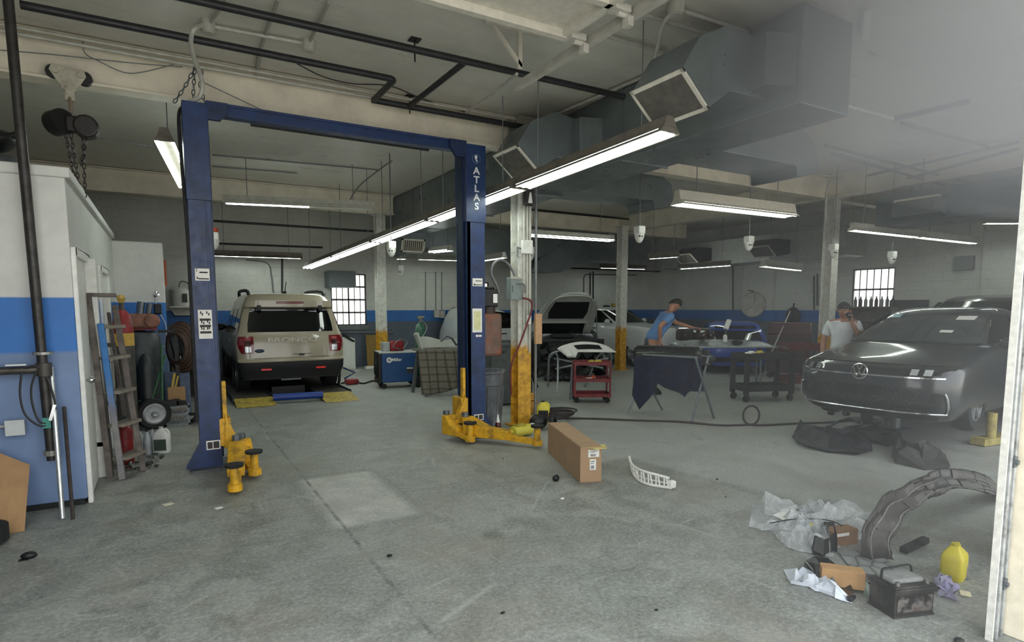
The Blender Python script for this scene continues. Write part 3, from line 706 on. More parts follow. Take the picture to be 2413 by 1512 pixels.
# ------------------------------------------------------------------ two-post lift
LIFT = thing('car_lift', 'tall blue two-post car lift with yellow arms on the floor', 'car lift', (1.8, 6.65, 0), world=True)
BLUED = mat('162a4e', 0.45, wear=0.2)
def cpost(x0, x1, inner):
    """C-section post, open towards the other post"""
    y0, y1, w = 6.50, 6.80, .02
    o = x0 if inner > 0 else x1
    m = M(); m.bb(x0, x1, y0, y0 + w, .02, 3.50); m.bb(x0, x1, y1 - w, y1, .02, 3.50)
    if inner > 0: m.bb(x0, x0 + w, y0, y1, .02, 3.50).bb(x1 - .05, x1, y0, y0 + .05, .02, 3.50)
    else: m.bb(x1 - w, x1, y0, y1, .02, 3.50).bb(x0, x0 + .05, y0, y0 + .05, .02, 3.50)
    p = m.out('post', BLUE, LIFT, bev=.004)
    M().bb(x0 - .012, x1 + .012, y0 - .012, y1, 2.62, 3.52).out('top_sleeve', BLUE, p, bev=.004)
    xi = x1 if inner > 0 else x0
    M().bb(xi - .10 if inner > 0 else xi - .02, xi + .02 if inner > 0 else xi + .10, y0 + .08, y1 - .08, .1, 3.4).out('slide_channel', BLUED, p)
    M().bb(x0 - .10, x1 + .10, y0 - .10, y1 + .08, 0, .025).out('base_plate', mat('5c5f62', .6, .3, wear=.25), p)
    g = M(); xo = x0 if inner > 0 else x1
    g.prism([(0, 0), (-inner * .13, 0), (-inner * .13, .03), (0, .27)], (xo, y0, .025), (1, 0, 0), (0, 0, 1), (0, .02, 0))
    g.out('gusset', BLUE, p)
    c = M().bb(xi - .02 * inner, xi + .09 * inner, y0 + .0, y1 - .03, .22, .50).bb(xi + .02 * inner, xi + .06 * inner, y0 + .02, y0 + .09, .45, .87)
    c.prism([(0, .0), (.16 * inner, 0), (.02 * inner, .34)], (xi + .02 * inner, y0 - .02, .2), (1, 0, 0), (0, 0, 1), (0, .1, 0))
    c.out('carriage', YELLOW, LIFT, bev=.006)
    return p
PL = cpost(.24, .43, 1); PR = cpost(3.16, 3.40, -1)
M().prism([(.43, 3.55), (.62, 3.55), (.62, 3.47), (.55, 3.38), (.43, 3.38)], (0, 6.49, 0), (1, 0, 0), (0, 0, 1), (0, .05, 0)).cyl((.48, 6.485, 3.47), (.48, 6.50, 3.47), .02).out('bracket', BLUED, LIFT)
M().prism([(3.16, 3.55), (2.95, 3.55), (2.95, 3.47), (3.03, 3.36), (3.16, 3.36)], (0, 6.49, 0), (1, 0, 0), (0, 0, 1), (0, .05, 0)).cyl((3.10, 6.485, 3.45), (3.10, 6.50, 3.45), .02).out('bracket', BLUED, LIFT)
M().bb(.43, 3.16, 6.54, 6.66, 3.44, 3.55).bb(.43, 3.16, 6.52, 6.68, 3.53, 3.555).out('crossbar', BLUE, LIFT, bev=.004)
def arm(root, knee, tip, label=None):
    root, knee, tip = Vector(root), Vector(knee), Vector(tip); d = (tip - knee).normalized(); s = d.cross(Vector((0, 0, 1)))
    m = M()
    k = knee + (tip - knee) * .0
    m.prism([(0, .30), (.07, .30), ((k - root).length * .9, .19), ((tip - root).length * .62, .17), ((tip - root).length * .62, .07), (0, .07)], root - (tip - root).normalized().cross(Vector((0, 0, 1))) * .075, (tip - root).normalized(), (0, 0, 1), (tip - root).normalized().cross(Vector((0, 0, 1))) * .15)
    a = m.out('arm', YELLOW, LIFT, bev=.008)
    m = M(); m.bar(root + (tip - root) * .5 + Vector((0, 0, .10)), tip + Vector((0, 0, .07)), .09, .06); m.cyl(tip + Vector((0, 0, .03)), tip + Vector((0, 0, .09)), .06)
    m.out('arm_extension', YELLOW, a, bev=.005)
    M().cyl(tip + Vector((0, 0, .06)), tip + Vector((0, 0, .24)), .036, n=14).out('pad_post', YELLOW, a, smooth=True)
    M().cyl(tip + Vector((0, 0, .24)), tip + Vector((0, 0, .265)), .075, .08, n=20).out('rubber_pad', RUBBER, a)
    M().cyl(root + Vector((0, 0, .3)), root + Vector((0, 0, .35)), .04, n=12).out('pivot_pin', GREYMETAL, a)
arm((.55, 6.35, 0), (.48, 6.0, 0), (.45, 5.52, 0)); arm((.60, 6.42, 0), (.64, 6.25, 0), (.66, 5.96, 0))
arm((3.06, 6.38, 0), (3.3, 6.1, 0), (3.62, 5.64, 0)); arm((2.92, 6.62, 0), (2.95, 6.45, 0), (3.04, 6.20, 0))
def decal(par, x0, x1, z0, z1, y, bars, frame=None):
    M().bb(x0, x1, y - .003, y, z0, z1).out('decal', STICKER, par)
    m = M()
    for (a, b, c, d) in bars: m.bb(x0 + (x1 - x0) * a, x0 + (x1 - x0) * b, y - .0045, y - .003, z0 + (z1 - z0) * c, z0 + (z1 - z0) * d)
    m.out('decal_print', mat('3a3634', .7, wear=0), par)
row = lambda y0, h: [(.08, .46, y0, y0 + h), (.54, .92, y0, y0 + h)]
DP = [(.1, .9, .62, .70), (.1, .9, .40, .48), (.1, .9, .18, .26)] + [(a, a + .09, z, z + .09) for a, z in ((.16, .86), (.27, .80), (.60, .86), (.74, .80), (.2, .54), (.34, .50), (.62, .56), (.75, .50), (.18, .32), (.33, .30), (.6, .31), (.72, .33))]
decal(PL, .268, .392, 1.86, 1.975, 6.487 + .012, [(.1, .14, .72, 1), (.3, .88, .62, .74), (.1, .2, .12, .3), (.22, .95, .10, .2)])
decal(PL, .275, .395, 1.30, 1.58, 6.499, DP)
decal(PL, .29, .415, .20, .29, 6.499, [(.08, .44, .12, .85), (.5, .92, .12, .88)])
decal(PR, 3.23, 3.365, 1.86, 1.955, 6.499, [(.3, .9, .62, .72), (.1, .28, .1, .3), (.3, .95, .12, .22)])
decal(PR, 3.225, 3.355, 1.30, 1.59, 6.499, [])
M().bb(3.245, 3.335, 6.494, 6.498, 1.33, 1.56).out('instruction_tag', mat('d8d6a2', .6, wear=.1), PR)
decal(PR, 3.24, 3.37, .21, .285, 6.499, [(.08, .42, .1, .85), (.5, .92, .12, .88)])
decal(PR, 3.27, 3.35, 1.245, 1.27, 6.499, [(.45, .5, 0, 1)])
LOGO = mat('cfd3d6', .5, wear=0)
for i, ch in enumerate('ATLAS'):
    words(ch, .112, LOGO, PR, (3.285, 6.484, 3.215 - i * .103), (1, 0, 0), (0, 0, 1), 'lettering', .003, sx=1.1)
m = M(); m.lathe([(.05, 0), (.055, 0), (.055, .003), (.05, .003)], (3.285, 6.488, 3.36), (0, -1, 0), 24); m.out('globe_emblem', mat('5c7896', .5, wear=0), PR)
M().prism([(-.02, .035), (.01, .04), (.015, .01), (-.002, -.004), (.016, -.014), (.008, -.045), (-.006, -.02), (-.022, .005)], (3.285, 6.487, 3.36), (1, 0, 0), (0, 0, 1), (0, -.003, 0)).out('globe_land', LOGO, PR)
M().tube(smoothpath([(.25, 6.62, 3.50), (.20, 6.55, 3.36), (.21, 6.52, 2.8), (.222, 6.5, 2.2), (.222, 6.5, 1.4), (.222, 6.5, .5)]), .015, 8).out('hydraulic_hose', RUBBER, LIFT, smooth=True)
# power unit on the right post: motor, pump head and rusty oil tank
M().box((3.52, 6.66, 1.72), (.20, .2, .22)).cyl((3.52, 6.66, 1.83), (3.52, 6.66, 1.86), .09).out('motor', BLACK, LIFT, bev=.03)
M().bb(3.54, 3.60, 6.545, 6.556, 1.66, 1.77).out('motor_label', PAPER, LIFT)
M().cyl((3.53, 6.66, 1.52), (3.53, 6.66, 1.64), .09).out('pump_head', mat('3a2e28', .6, wear=.3), LIFT)
M().bb(3.42, 3.68, 6.55, 6.80, .99, 1.53).out('oil_tank', mat('6b5347', 0.5, wear=0.3, scale=5, dirt='8a4526'), LIFT, bev=.04)
t = thing('lift_chain', 'rusty chains hanging over the top of the left lift post', 'chain', (.3, 6.6, 3.5), world=True)
def chain(par, pts, r=.018, w=.005, n=None):
    P = smoothpath(pts, 8); L = sum((P[i + 1] - P[i]).length for i in range(len(P) - 1)); k = n or max(3, int(L / (r * 2.6))); m = M()
    acc = 0; tgt = [L * (i + .5) / k for i in range(k)]; ti = 0
    for i in range(len(P) - 1):
        d = P[i + 1] - P[i]
        while ti < k and tgt[ti] <= acc + d.length + 1e-6:
            c = P[i] + d * ((tgt[ti] - acc) / d.length); u = d.normalized(); a = u.cross(Vector((.3, 1, .2))).normalized()
            if ti % 2: a = u.cross(a)
            ring = [c + u * math.cos(q) * r * 1.7 + a * math.sin(q) * r * .75 for q in [2 * PI * j / 10 for j in range(10)]]
            m.tube(ring, w, 5, closed=True); ti += 1
        acc += d.length
    return m
c1 = chain(t, [(.17, 6.55, 3.5), (.27, 6.6, 3.68), (.36, 6.62, 3.86), (.40, 6.62, 3.88)]); c1.out('chain', GREYMETAL, t)
chain(t, [(.42, 6.62, 3.86), (.40, 6.62, 3.7), (.44, 6.62, 3.54)]).out('chain', GREYMETAL, t)
chain(t, [(.36, 6.62, 3.86), (.34, 6.62, 3.66), (.33, 6.62, 3.52)]).out('chain', GREYMETAL, t)

# ------------------------------------------------------------------ beam trolley and chain hoist
HY = 6.86
t = thing('chain_hoist', 'chain hoist hanging from a cream trolley on the front beam', 'hoist', (-.65, HY, 3.65), world=True)
TRO = mat('bdb7a6', .55, wear=.2, dirt='6d6558')
pl = M().prism([(-.14, .0), (-.12, .045), (.12, .03), (.135, -.02), (.05, -.16), (-.05, -.16)], (-.65, HY - .01, 3.72), (1, 0, 0), (0, 0, 1), (0, .02, 0))
pl = pl.out('trolley_plate', TRO, t, bev=.004)
M().cyl((-.74, HY - .03, 3.715), (-.74, HY, 3.715), .026).cyl((-.56, HY - .03, 3.70), (-.56, HY, 3.70), .026).out('axle_bolt', TRO, pl, smooth=True)
for x, z in ((-.76, 3.71), (-.53, 3.69)): M().cyl((x, HY + .01, z), (x, HY + .07, z), .06).out('trolley_wheel', BLACK, pl, smooth=True)
M().bb(-.69, -.61, HY - .01, HY + .05, 3.47, 3.57).out('shackle', TRO, t, bev=.01)
M().tube([(-.65, HY, 3.5), (-.645, HY, 3.40), (-.65, HY, 3.36)], .016).out('hook', mat('7a6e5c', .5), t, smooth=True)
M().cyl((-.78, HY + .05, 3.26), (-.70, HY - .05, 3.27), .11, n=20).out('hand_wheel', BLACK, t, smooth=True)
M().box((-.62, HY, 3.26), (.15, .12, .14)).cyl((-.54, HY - .08, 3.25), (-.54, HY + .08, 3.25), .10).out('hoist_body', mat('241f1d', .5, wear=.3), t, bev=.02)
for x0, x1, zb in ((-.70, -.66, 2.80), (-.66, -.62, 2.66), (-.57, -.585, 2.62), (-.54, -.60, 2.9)):
    chain(t, [(x0, HY, 3.18), ((x0 + x1) / 2, HY, (3.18 + zb) / 2), (x1, HY, zb)], .016, .005).out('chain', mat('3a3532', .5, .5), t)
pts = [AY(x, y, 9.0) for x, y in ((200, 330), (240, 328), (300, 335), (380, 348))]
pipe('wire', 'pale wire high behind the hoist chains', smoothpath(pts), .008, GREYPIPE, 'wire', bends=False)
# things on the office roof
t = thing('tarp_bundle', 'dark bundle sitting on top of the office block', 'bundle', (-1.1, 6.6, 2.68), world=True)
M().ball((-1.16, 6.6, 2.98), (.17, .2, .09), 14, 8, (0, -.25, 0)).out('bundle', BLACK, t, sub=1)
M().ball((-1.02, 6.55, 3.03), (.1, .08, .03), 10, 6, (0, -.5, 0)).out('flap', BLACK, t)
single(M().lathe([(0, 0), (.17, 0), (.18, .05), (.18, .17), (.14, .24), (0, .27)], (-1.16, 6.6, 2.62)), 'round_tank', 'grey domed tank on the office roof under the dark bundle', 'tank', GREYMETAL, smooth=True)

# ------------------------------------------------------------------ left: pole, valve pipe, rods, cardboard, wall box
FY = 5.72
t = thing('standpipe', 'dark steel standpipe with valve before the blue office wall', 'pipe', (-.84, FY, 0), world=True)
M().tube([(-.865, FY, CEIL - .15), (-.83, FY, 1.28), (-.815, FY, .42)], .034, 12).out('pipe', mat('3f3d3b', .45, .5, wear=.25), t, smooth=True)
M().cyl((-.822, FY, 1.245), (-.822, FY, 1.265), .065, n=16).out('collar', mat('9a9a94', .4, .5), t); M().cyl((-.815, FY, .46), (-.815, FY, .50), .05, n=12).out('collar', mat('9a9a94', .4, .5), t)
M().cyl((-.822, FY, 1.08), (-.82, FY, 1.18), .05).out('tee', mat('4c4844', .5, .4), t, smooth=True)
M().tube([(-1.6, FY, 1.13), (-.86, FY, 1.13)], .03, 12).out('side_pipe', mat('55524c', .45, .5, wear=.25), t, smooth=True)
M().bb(-1.04, -.92, FY - .06, FY - .03, 1.17, 1.18).out('tag', PAPER, t)
M().bb(-.85, -.80, FY - .045, FY - .03, .68, .76).out('tape', mat('3f8f80', .6), t)
for n, pts in enumerate([[(-.95, 1.12), (-.97, .95), (-.95, .8), (-.88, .71), (-.83, .70)], [(-.86, 1.13), (-.90, 1.0), (-.90, .86), (-.87, .74), (-.83, .72)], [(-.93, 1.15), (-.86, 1.16), (-.80, 1.06), (-.77, .92), (-.765, .82)]]):
    M().tube(smoothpath([(x, FY - .04, z) for x, z in pts]), .008, 6).out('cable', mat('2e2e30', .5), t, smooth=True)
M().bar((-.80, FY - .05, .74), (-.765, FY - .05, .86), .022, .02).out('clamp', CHROME, t)
single(M().tube([(-.785, 5.77, 1.14), (-.752, 5.53, .0)], .017, 12), 'aluminium_pole', 'shiny pale metal pole leaning on the office wall', 'pole', mat('c6cacb', .3, .7, wear=.08), smooth=True)
single(M().tube([(-.725, 5.79, .82), (-.68, 5.46, .0)], .013, 8), 'iron_rod', 'dark rusty rod leaning right of the shiny pole', 'rod', mat('3c3330', .6, .3, wear=.3), smooth=True)
t = thing('wall_box', 'light grey electrical box low on the office wall', 'box', (-1.03, OY - .08, .63), world=True)
M().bb(-1.085, -.975, OY - .07, OY - .002, .635, .745).out('box_body', mat('b6bcbc', .5, wear=.06), t, bev=.008)
M().bb(-1.09, -.97, OY - .082, OY - .07, .63, .75).out('lid', mat('c2c8c8', .5, wear=.06), t, bev=.004); M().tube([(-1.6, OY - .03, .70), (-1.085, OY - .03, .70)], .012).out('conduit', CONDUIT, t)
cb = M().grid(lambda u, v: Vector((-1.45 + u * .50, 5.36 + v * .36 + .02 * math.sin(u * 5), v * .58 * (1 - .55 * max(0, u - .45)))), 10, 4)
single(cb, 'cardboard_sheet', 'brown cardboard sheet leaning at the left edge', 'cardboard', CARD, solid=.008)
single(M().lathe([(.16, 0), (.2, .02), (.2, .12), (.16, .14), (.1, .12), (.1, .02), (.16, 0)], (-1.2, 5.16, 0), n=20), 'rubber_ring', 'black tyre-like ring at the far left edge on the floor', 'ring', RUBBER, smooth=True)

# ------------------------------------------------------------------ step ladder and the clutter behind it
t = thing('step_ladder', 'old paint-stained wooden step ladder with one blue rail beside the office door', 'ladder', (-.42, 6.7, 0), world=True)
LW = mat('6f6660', .7, wear=.28, scale=8, dirt='3d3733')
_s = Nodes('blue_worn_rail'); _z2 = _s.xyz()[2]; _n = _s.noise(_s.pos(), 11, 5)
_s.put(_s.b.inputs['Base Color'], _s.mix(_s.step(_s.math('ADD', _z2, _s.math('MULTIPLY', _n, .5)), 1.0, .2), _s.ramp(_n, [(.3, '6a6a70'), (.7, '8a8480')]), _s.ramp(_n, [(.3, '2c6cb0'), (.7, '3f80c0')]))); _s.set(rough=.6)
def rail(p, q, mt, nm='rail'): M().bar(p, q, .05, .10, (0, 1, 0)).out(nm, mt, t, bev=.004)
rail((-.60, 6.72, 1.72), (-.52, 6.66, 0), LW, 'rear_rail'); rail((-.45, 6.72, 1.70), (-.37, 6.98, 0.0), LW, 'rear_rail') if False else None
rail((-.52, 6.72, 1.45), (-.42, 6.55, 0), _s.m, 'front_rail'); rail((-.42, 6.98, 1.62), (-.26, 6.80, 0), LW, 'front_rail')
for z in (1.42, 1.13, .81, .50, .19):
    f = 1 - z / 1.6
    a = Vector((-.42 - .10 * (1 - f), 6.55 + .17 * (1 - f), z)); b = Vector((-.26 - .16 * (1 - f), 6.82 + .16 * (1 - f), z))
    M().bar(a, b, .14, .03).out('step', mat('8b8478', .75, wear=.25, scale=8), t, bev=.003)
M().bb(-.64, -.40, 6.68, 7.0, 1.70, 1.735).out('top_cap', LW, t); M().bb(-.62, -.56, 6.70, 7.0, .3, .34).out('brace', LW, t)
single(M().bar((-.60, 7.35, 1.5), (-.55, 7.25, 0), .03, .09, (0, 1, 0)).bar((-.5, 7.4, 1.55), (-.38, 7.3, 0), .03, .09, (0, 1, 0)).bb(-.6, -.48, 7.3, 7.36, .6, .64).bb(-.58, -.45, 7.3, 7.36, 1.2, 1.24), 'wooden_ladder', 'second weathered ladder folded behind the step ladder', 'ladder', LW)
t = thing('fire_extinguisher', 'red fire extinguisher low behind the step ladder', 'extinguisher', (-.42, 7.2, 0), world=True)
M().lathe([(0, 0), (.07, 0), (.075, .03), (.075, .34), (.05, .40), (.02, .43), (0, .43)], (-.42, 7.2, 0)).out('cylinder', RED, t, smooth=True); M().box((-.42, 7.2, .46), (.05, .09, .06)).out('valve', BLACK, t)
t = thing('air_compressor', 'upright dark air compressor with an orange motor behind the ladder', 'compressor', (-.38, 9.7, 0), world=True)
M().lathe([(0, .12), (.22, .14), (.26, .2), (.26, 1.18), (.22, 1.26), (0, 1.3)], (-.33, 9.7, 0), n=24).out('tank', mat('3a3f42', .45, .3, wear=.25), t, smooth=True)
for a in (0, 2.1, 4.2): M().bar((-.33 + .2 * math.cos(a), 9.7 + .2 * math.sin(a), .2), (-.33 + .26 * math.cos(a), 9.7 + .26 * math.sin(a), 0), .04, .04).out('foot', BLACK, t)
M().box((-.30, 9.62, 1.42), (.34, .2, .2)).cyl((-.16, 9.5, 1.42), (-.16, 9.7, 1.42), .1).out('motor', mat('855645', .5, wear=.25), t, bev=.03)
M().box((-.33, 9.7, 1.31), (.45, .22, .03)).out('motor_plate', RED, t)
M().cyl((-.3, 9.6, 1.5), (-.27, 9.6, 1.68), .05, n=10).cyl((-.2, 9.6, 1.5), (-.17, 9.6, 1.66), .04, n=10).out('cylinder_head', GREYMETAL, t)
t = thing('gas_cylinder', 'tall dark gas cylinder with a red shoulder against the office wall', 'gas cylinder', (-.47, 9.0, 0), world=True)
M().lathe([(0, 0), (.11, 0), (.115, 1.3), (.09, 1.5), (.03, 1.58), (.03, 1.68), (0, 1.68)], (-.47, 9.0, 0)).out('bottle', mat('4a4644', .5, .2, wear=.3), t, smooth=True); M().lathe([(.1165, 1.28), (.117, 1.32), (.093, 1.5), (.04, 1.575)], (-.47, 9.0, 0)).out('shoulder', RED, t, smooth=True); M().lathe([(.117, 1.12), (.118, 1.28)], (-.47, 9, 0)).out('band', mat('c9a24a', .6), t, smooth=True)
M().lathe([(0, 0), (.03, 0), (.05, .06), (.03, .1), (0, .1)], (-.47, 9, 1.66), n=10).out('cap', mat('b99a4a', .5), t, smooth=True)
t = thing('hand_truck', 'green hand truck with a grey-hubbed wheel holding a dark cylinder', 'hand truck', (-.16, 9.2, 0), world=True)
M().lathe([(.14, -.04), (.19, -.045), (.205, -.02), (.205, .02), (.19, .045), (.14, .04)], (-.19, 9.10, .205), (.25, -.97, 0), 28).out('tyre', RUBBER, t, smooth=True)
M().lathe([(0, .05), (.03, .06), (.045, .035), (.09, .03), (.12, .04), (.145, .03), (.145, -.03), (0, -.03)], (-.19, 9.10, .205), (.25, -.97, 0), 24).out('hub', mat('a3a5a6', .4, .4, wear=.15), t, smooth=True)
GRN = mat('2f5a3c', .5, wear=.25)
M().tube([(-.30, 9.15, .1), (-.02, 9.5, .95)], .014).tube([(-.10, 9.15, .1), (-.06, 9.5, 1.1)], .016).tube([(-.06, 9.3, .5), (-.36, 9.3, .35)], .012).out('frame', GRN, t, smooth=True)
M().lathe([(0, 0), (.10, 0), (.105, .7), (.06, .85), (.03, .9), (0, .9)], (-.26, 9.36, .08)).out('cylinder', mat('20262a', .45, wear=.25), t, smooth=True)
t = thing('hose_bundle', 'brown bundle of old air hoses hung on a rack beyond the compressor', 'hose', (.1, 9.9, .5), world=True)
for k in range(9):
    r = .20 + .022 * k; a0 = -.2 + .05 * k
    M().tube([(.12 + math.cos(q) * r * .55 + .01 * k, 9.9 + .02 * k - .1 * math.cos(q), 1.02 + math.sin(q) * r) for q in [a0 + 2 * PI * j / 20 for j in range(20)]], .014, 6, closed=True).out('coil', mat('5a4032', .7, wear=.3) if k % 2 else mat('3a2c26', .7, wear=.3), t, smooth=True)
M().bar((.12, 9.98, 0), (.12, 9.98, 1.3), .05, .05).bar((-.1, 9.98, 1.26), (.3, 9.98, 1.26), .04, .04).bar((-.12, 9.98, .02), (.34, 9.98, .02), .06, .04).out('rack', BLACK, t)
single(M().bb(-.06, .28, 10.2, 10.5, 0, .62), 'blue_cabinet', 'small grey blue cabinet beneath the hose bundle', 'cabinet', mat('56657f', .5, wear=.2), bev=.01)
t = thing('hanging_grinder', 'black ratchet tool hanging from a hook on the annex wall', 'tool', (-.08, 10.5, 1.3), world=True)
M().lathe([(.018, -.006), (.045, 0), (.018, .006)], (-.1, 10.51, 1.80), (0, 1, 0), 16).tube([(-.1, 10.51, 1.76), (-.11, 10.51, 1.66)], .01).out('hook', CHROME, t, smooth=True)
M().box((-.09, 10.48, 1.58), (.1, .08, .16)).out('body', BLACK, t, bev=.02); M().bar((-.12, 10.5, 1.5), (-.22, 10.49, 1.05), .04, .04).out('handle', mat('2a3a48', .5), t); M().tube(smoothpath([(-.06, 10.5, 1.5), (0, 10.5, 1.35), (.0, 10.5, 1.15), (-.03, 10.5, 1.0)]), .006, 6).out('wire', PAPER, t)
def crate(name, label, c, d, material, rz=0):
    t = thing(name, label, 'crate', (c[0], c[1], 0), rz); x, y, h = d; b = .018; m = M()
    for z in (0, h * .5, h - .03): m.bb(-x / 2, x / 2, -y / 2, -y / 2 + b, z, z + .03).bb(-x / 2, x / 2, y / 2 - b, y / 2, z, z + .03).bb(-x / 2, -x / 2 + b, -y / 2, y / 2, z, z + .03).bb(x / 2 - b, x / 2, -y / 2, y / 2, z, z + .03)
    for sx in (-1, 1):
        for sy in (-1, 1): m.box((sx * (x / 2 - b), sy * (y / 2 - b), h / 2), (.035, .035, h))
    m.out('frame', material, t); m = M()
    for i in range(-3, 4):
        p = i * x / 8
        m.bar((max(-x / 2, p - .07), -y / 2 + .008, .03), (min(x / 2, p + .07), -y / 2 + .008, h - .03), .01, .014, (0, 1, 0)).bar((min(x / 2, p + .07), -y / 2 + .008, .03), (max(-x / 2, p - .07), -y / 2 + .008, h - .03), .01, .014, (0, 1, 0))
    m.out('lattice', material, t); M().bb(-x / 2 + b, x / 2 - b, -y / 2 + b, y / 2 - b, .005, .02).out('bottom', material, t); return t
crate('milk_crate', 'grey plastic milk crate of scrap beside the hand truck wheel', (.08, 9.33), (.30, .3, .27), mat('7b8083', .6, wear=.15))
single(M().box((.02, 9.3, .30), (.12, .1, .08)).box((.12, 9.36, .29), (.1, .12, .06), (0, 0, .5)).box((.06, 9.4, .31), (.14, .05, .05), (.2, 0, 1)), 'scrap_metal', 'dark scrap lying in the milk crate', 'scrap', BLACK)
single(M().bb(-.02, .20, 9.75, 9.85, 0, .46), 'cardboard_box', 'small tan box standing behind the milk crate', 'box', CARD)
single(M().bar((.08, 9.8, .46), (.12, 9.80, .62), .03, .02).bar((.04, 9.8, .46), (.08, 9.80, .66), .03, .02), 'yellow_ruler', 'two yellow sticks on the small tan box', 'stick', mat('c2a23a', .6))
single(M().bb(.10, .42, 12.1, 12.5, 0, .36), 'rusty_box', 'square rusty black box on the floor beyond the crate', 'box', mat('2e2724', .7, wear=.3), bev=.01)
single(M().tube(smoothpath([(.25, 9.3, .03), (.32, 9.2, .08), (.4, 9.35, .1), (.3, 9.45, .05), (.42, 9.3, .03)]), .03, 8).box((.43, 9.25, .06), (.1, .1, .1)), 'scrap_pipe', 'rusty elbow pipes on the floor right of the milk crate', 'scrap', mat('4a423c', .6, .3, wear=.3))
# oil jugs and bottles at the foot of the ladder
def jug(label, c, d, material, rz=0.0, cap=None, group=None, lab=None):
    t = thing('oil_jug', label, 'jug', c, rz, group); w, dp, h = d
    m = M(); rr = lambda w_, d_, z: [Vector((math.copysign(abs(math.cos(q)) ** .5, math.cos(q)) * w_ / 2, math.copysign(abs(math.sin(q)) ** .5, math.sin(q)) * d_ / 2, z)) for q in [2 * PI * j / 24 for j in range(24)]]
    m.loft([rr(w * .9, dp * .9, 0), rr(w, dp, .02), rr(w, dp, h * .62), rr(w * .9, dp * .9, h * .72), rr(w * .5, dp * .55, h * .86), rr(w * .28, dp * .4, h * .92), rr(w * .26, dp * .38, h * .94)]); b = m.out('bottle', material, t, smooth=True)
    M().tube([(w * .1, 0, h * .88), (w * .3, 0, h * .90), (w * .42, 0, h * .80), (w * .45, 0, h * .62)], .016, 8).out('handle', material, t, smooth=True)
    M().cyl((0, 0, h * .93), (0, 0, h), min(w, dp) * .19, n=14).out('cap', cap or BLACK, t, smooth=True)
    if lab: M().bb(-w * .36, w * .36, -dp / 2 - .004, -dp / 2 + .002, h * .12, h * .55).out('label', lab, t)
    return t
jug('white oil jug with a green label at the end of the bottle cluster', (-.10, 7.55, 0), (.17, .12, .29), mat('d8d8d2', .45, wear=.05), -.3, cap=mat('b9b9b0', .5), lab=mat('3d4a40', .6))
for n, (x, y) in enumerate(((-.30, 7.62), (-.235, 7.56), (-.19, 7.68))):
    t = thing('glass_bottle', ['grey bottle nearest the ladder in the bottle cluster', 'grey bottle in the middle of the bottle cluster', 'grey bottle behind the two others in the bottle cluster'][n], 'bottle', (x, y, 0), group='grey bottles by the ladder')
    M().lathe([(0, 0), (.036, 0), (.038, .15), (.03, .19), (.013, .23), (.013, .26), (0, .26)], n=14).out('bottle', mat('a8adb0', .25, wear=.1), t, smooth=True); M().cyl((0, 0, .25), (0, 0, .275), .016, n=10).out('cap', BLACK, t)
for n in range(26):
    x, y = -.40 + random.random() * .30, 6.82 + random.random() * .35 + (0 if n < 18 else .4); k = n % 3
    m = M()
    if k == 0: m.lathe([(.012, 0), (.028, 0), (.028, .02), (.012, .02), (.012, 0)], (x, y, .001), n=8)
    elif k == 1: m.box((x, y, .015), (.07, .022, .03), (0, 0, random.random() * 3))
    else: m.cyl((x, y, .012), (x + .06 * random.random(), y + .05, .012), .011, n=6).ball((x, y, .018), .018, 8, 5)
    single(m, 'loose_bolt', 'loose bolts and fittings scattered at the foot of the step ladder', 'hardware', mat('55524e', .45, .5, wear=.3) if n % 2 else CHROME, group='loose hardware by the ladder')
# far left corner: shelf, cooler, bucket, can, sign
t = thing('wall_shelf', 'pale shelf on the back wall at the far left corner', 'shelf', (.30, 15.8, 1.5), world=True)
M().bb(.10, .65, 15.6, YB, 1.60, 1.635).out('board', PAPER, t); M().prism([(0, 0), (.55, 0), (.45, -.18), (.1, -.18)], (.1, 15.85, 1.6), (1, 0, 0), (0, 0, 1), (0, .1, 0)).out('bracket', STEELW, t)
t = thing('water_cooler', 'white drum with a dark label on the corner shelf', 'drum', (.33, 15.75, 1.635), world=True)
M().lathe([(0, 0), (.17, 0), (.19, .06), (.19, .36), (.12, .42), (0, .43)], (.33, 15.75, 1.64)).out('drum', PAPER, t, smooth=True); M().bb(.36, .46, 15.53, 15.56, 1.72, 1.92).out('label', mat('4a4a46', .6), t); M().tube(smoothpath([(.3, 15.75, 2.05), (.36, 15.75, 2.2), (.5, 15.7, 2.15), (.5, 15.7, 1.95)]), .012).out('hose', GREYPIPE, t)
single(M().bb(.02, .06, 12.4, 12.48, 1.98, 2.45), 'orange_post', 'orange strip behind the annex corner', 'strip', mat('c05a2a', .5))
single(M().bb(.55, .85, YB - .01, YB, 1.18, 1.42), 'paper_sign', 'small white notice on the back wall by the left lift post', 'notice', PAPER)
single(M().lathe([(0, 0), (.13, 0), (.16, .38), (.165, .38), (.165, .40), (.12, .4), (.1, .1), (0, .1)], (.50, 14.9, .28)), 'bucket', 'pale blue bucket on the low corner bench', 'bucket', mat('93aab0', .5), smooth=True)
single(M().bb(.02, .85, 14.6, 15.5, .22, .28).bb(.06, .1, 14.7, 15.4, 0, .22).bb(.77, .81, 14.7, 15.4, 0, .22), 'low_bench', 'low pale bench in the far left corner', 'bench', mat('9a968a', .7))
t = thing('plastic_bottle', 'white jug standing beside the blue bucket', 'jug', (.22, 14.8, .28)); M().lathe([(0, 0), (.08, 0), (.09, .12), (.03, .28), (0, .3)]).out('bottle', PAPER, t, smooth=True); M().cyl((0, 0, .28), (0, 0, .33), .03).out('cap', BLACK, t)
t = thing('paint_sprayer', 'white container standing on top of the blue bucket', 'container', (.50, 14.9, .685)); M().lathe([(0, 0), (.09, 0), (.12, .26), (.13, .27), (0, .27)]).out('cup', PAPER, t, smooth=True); M().tube([(-.1, 0, .25), (0, 0, .36), (.1, 0, .25)], .006).out('bail', GREYPIPE, t)
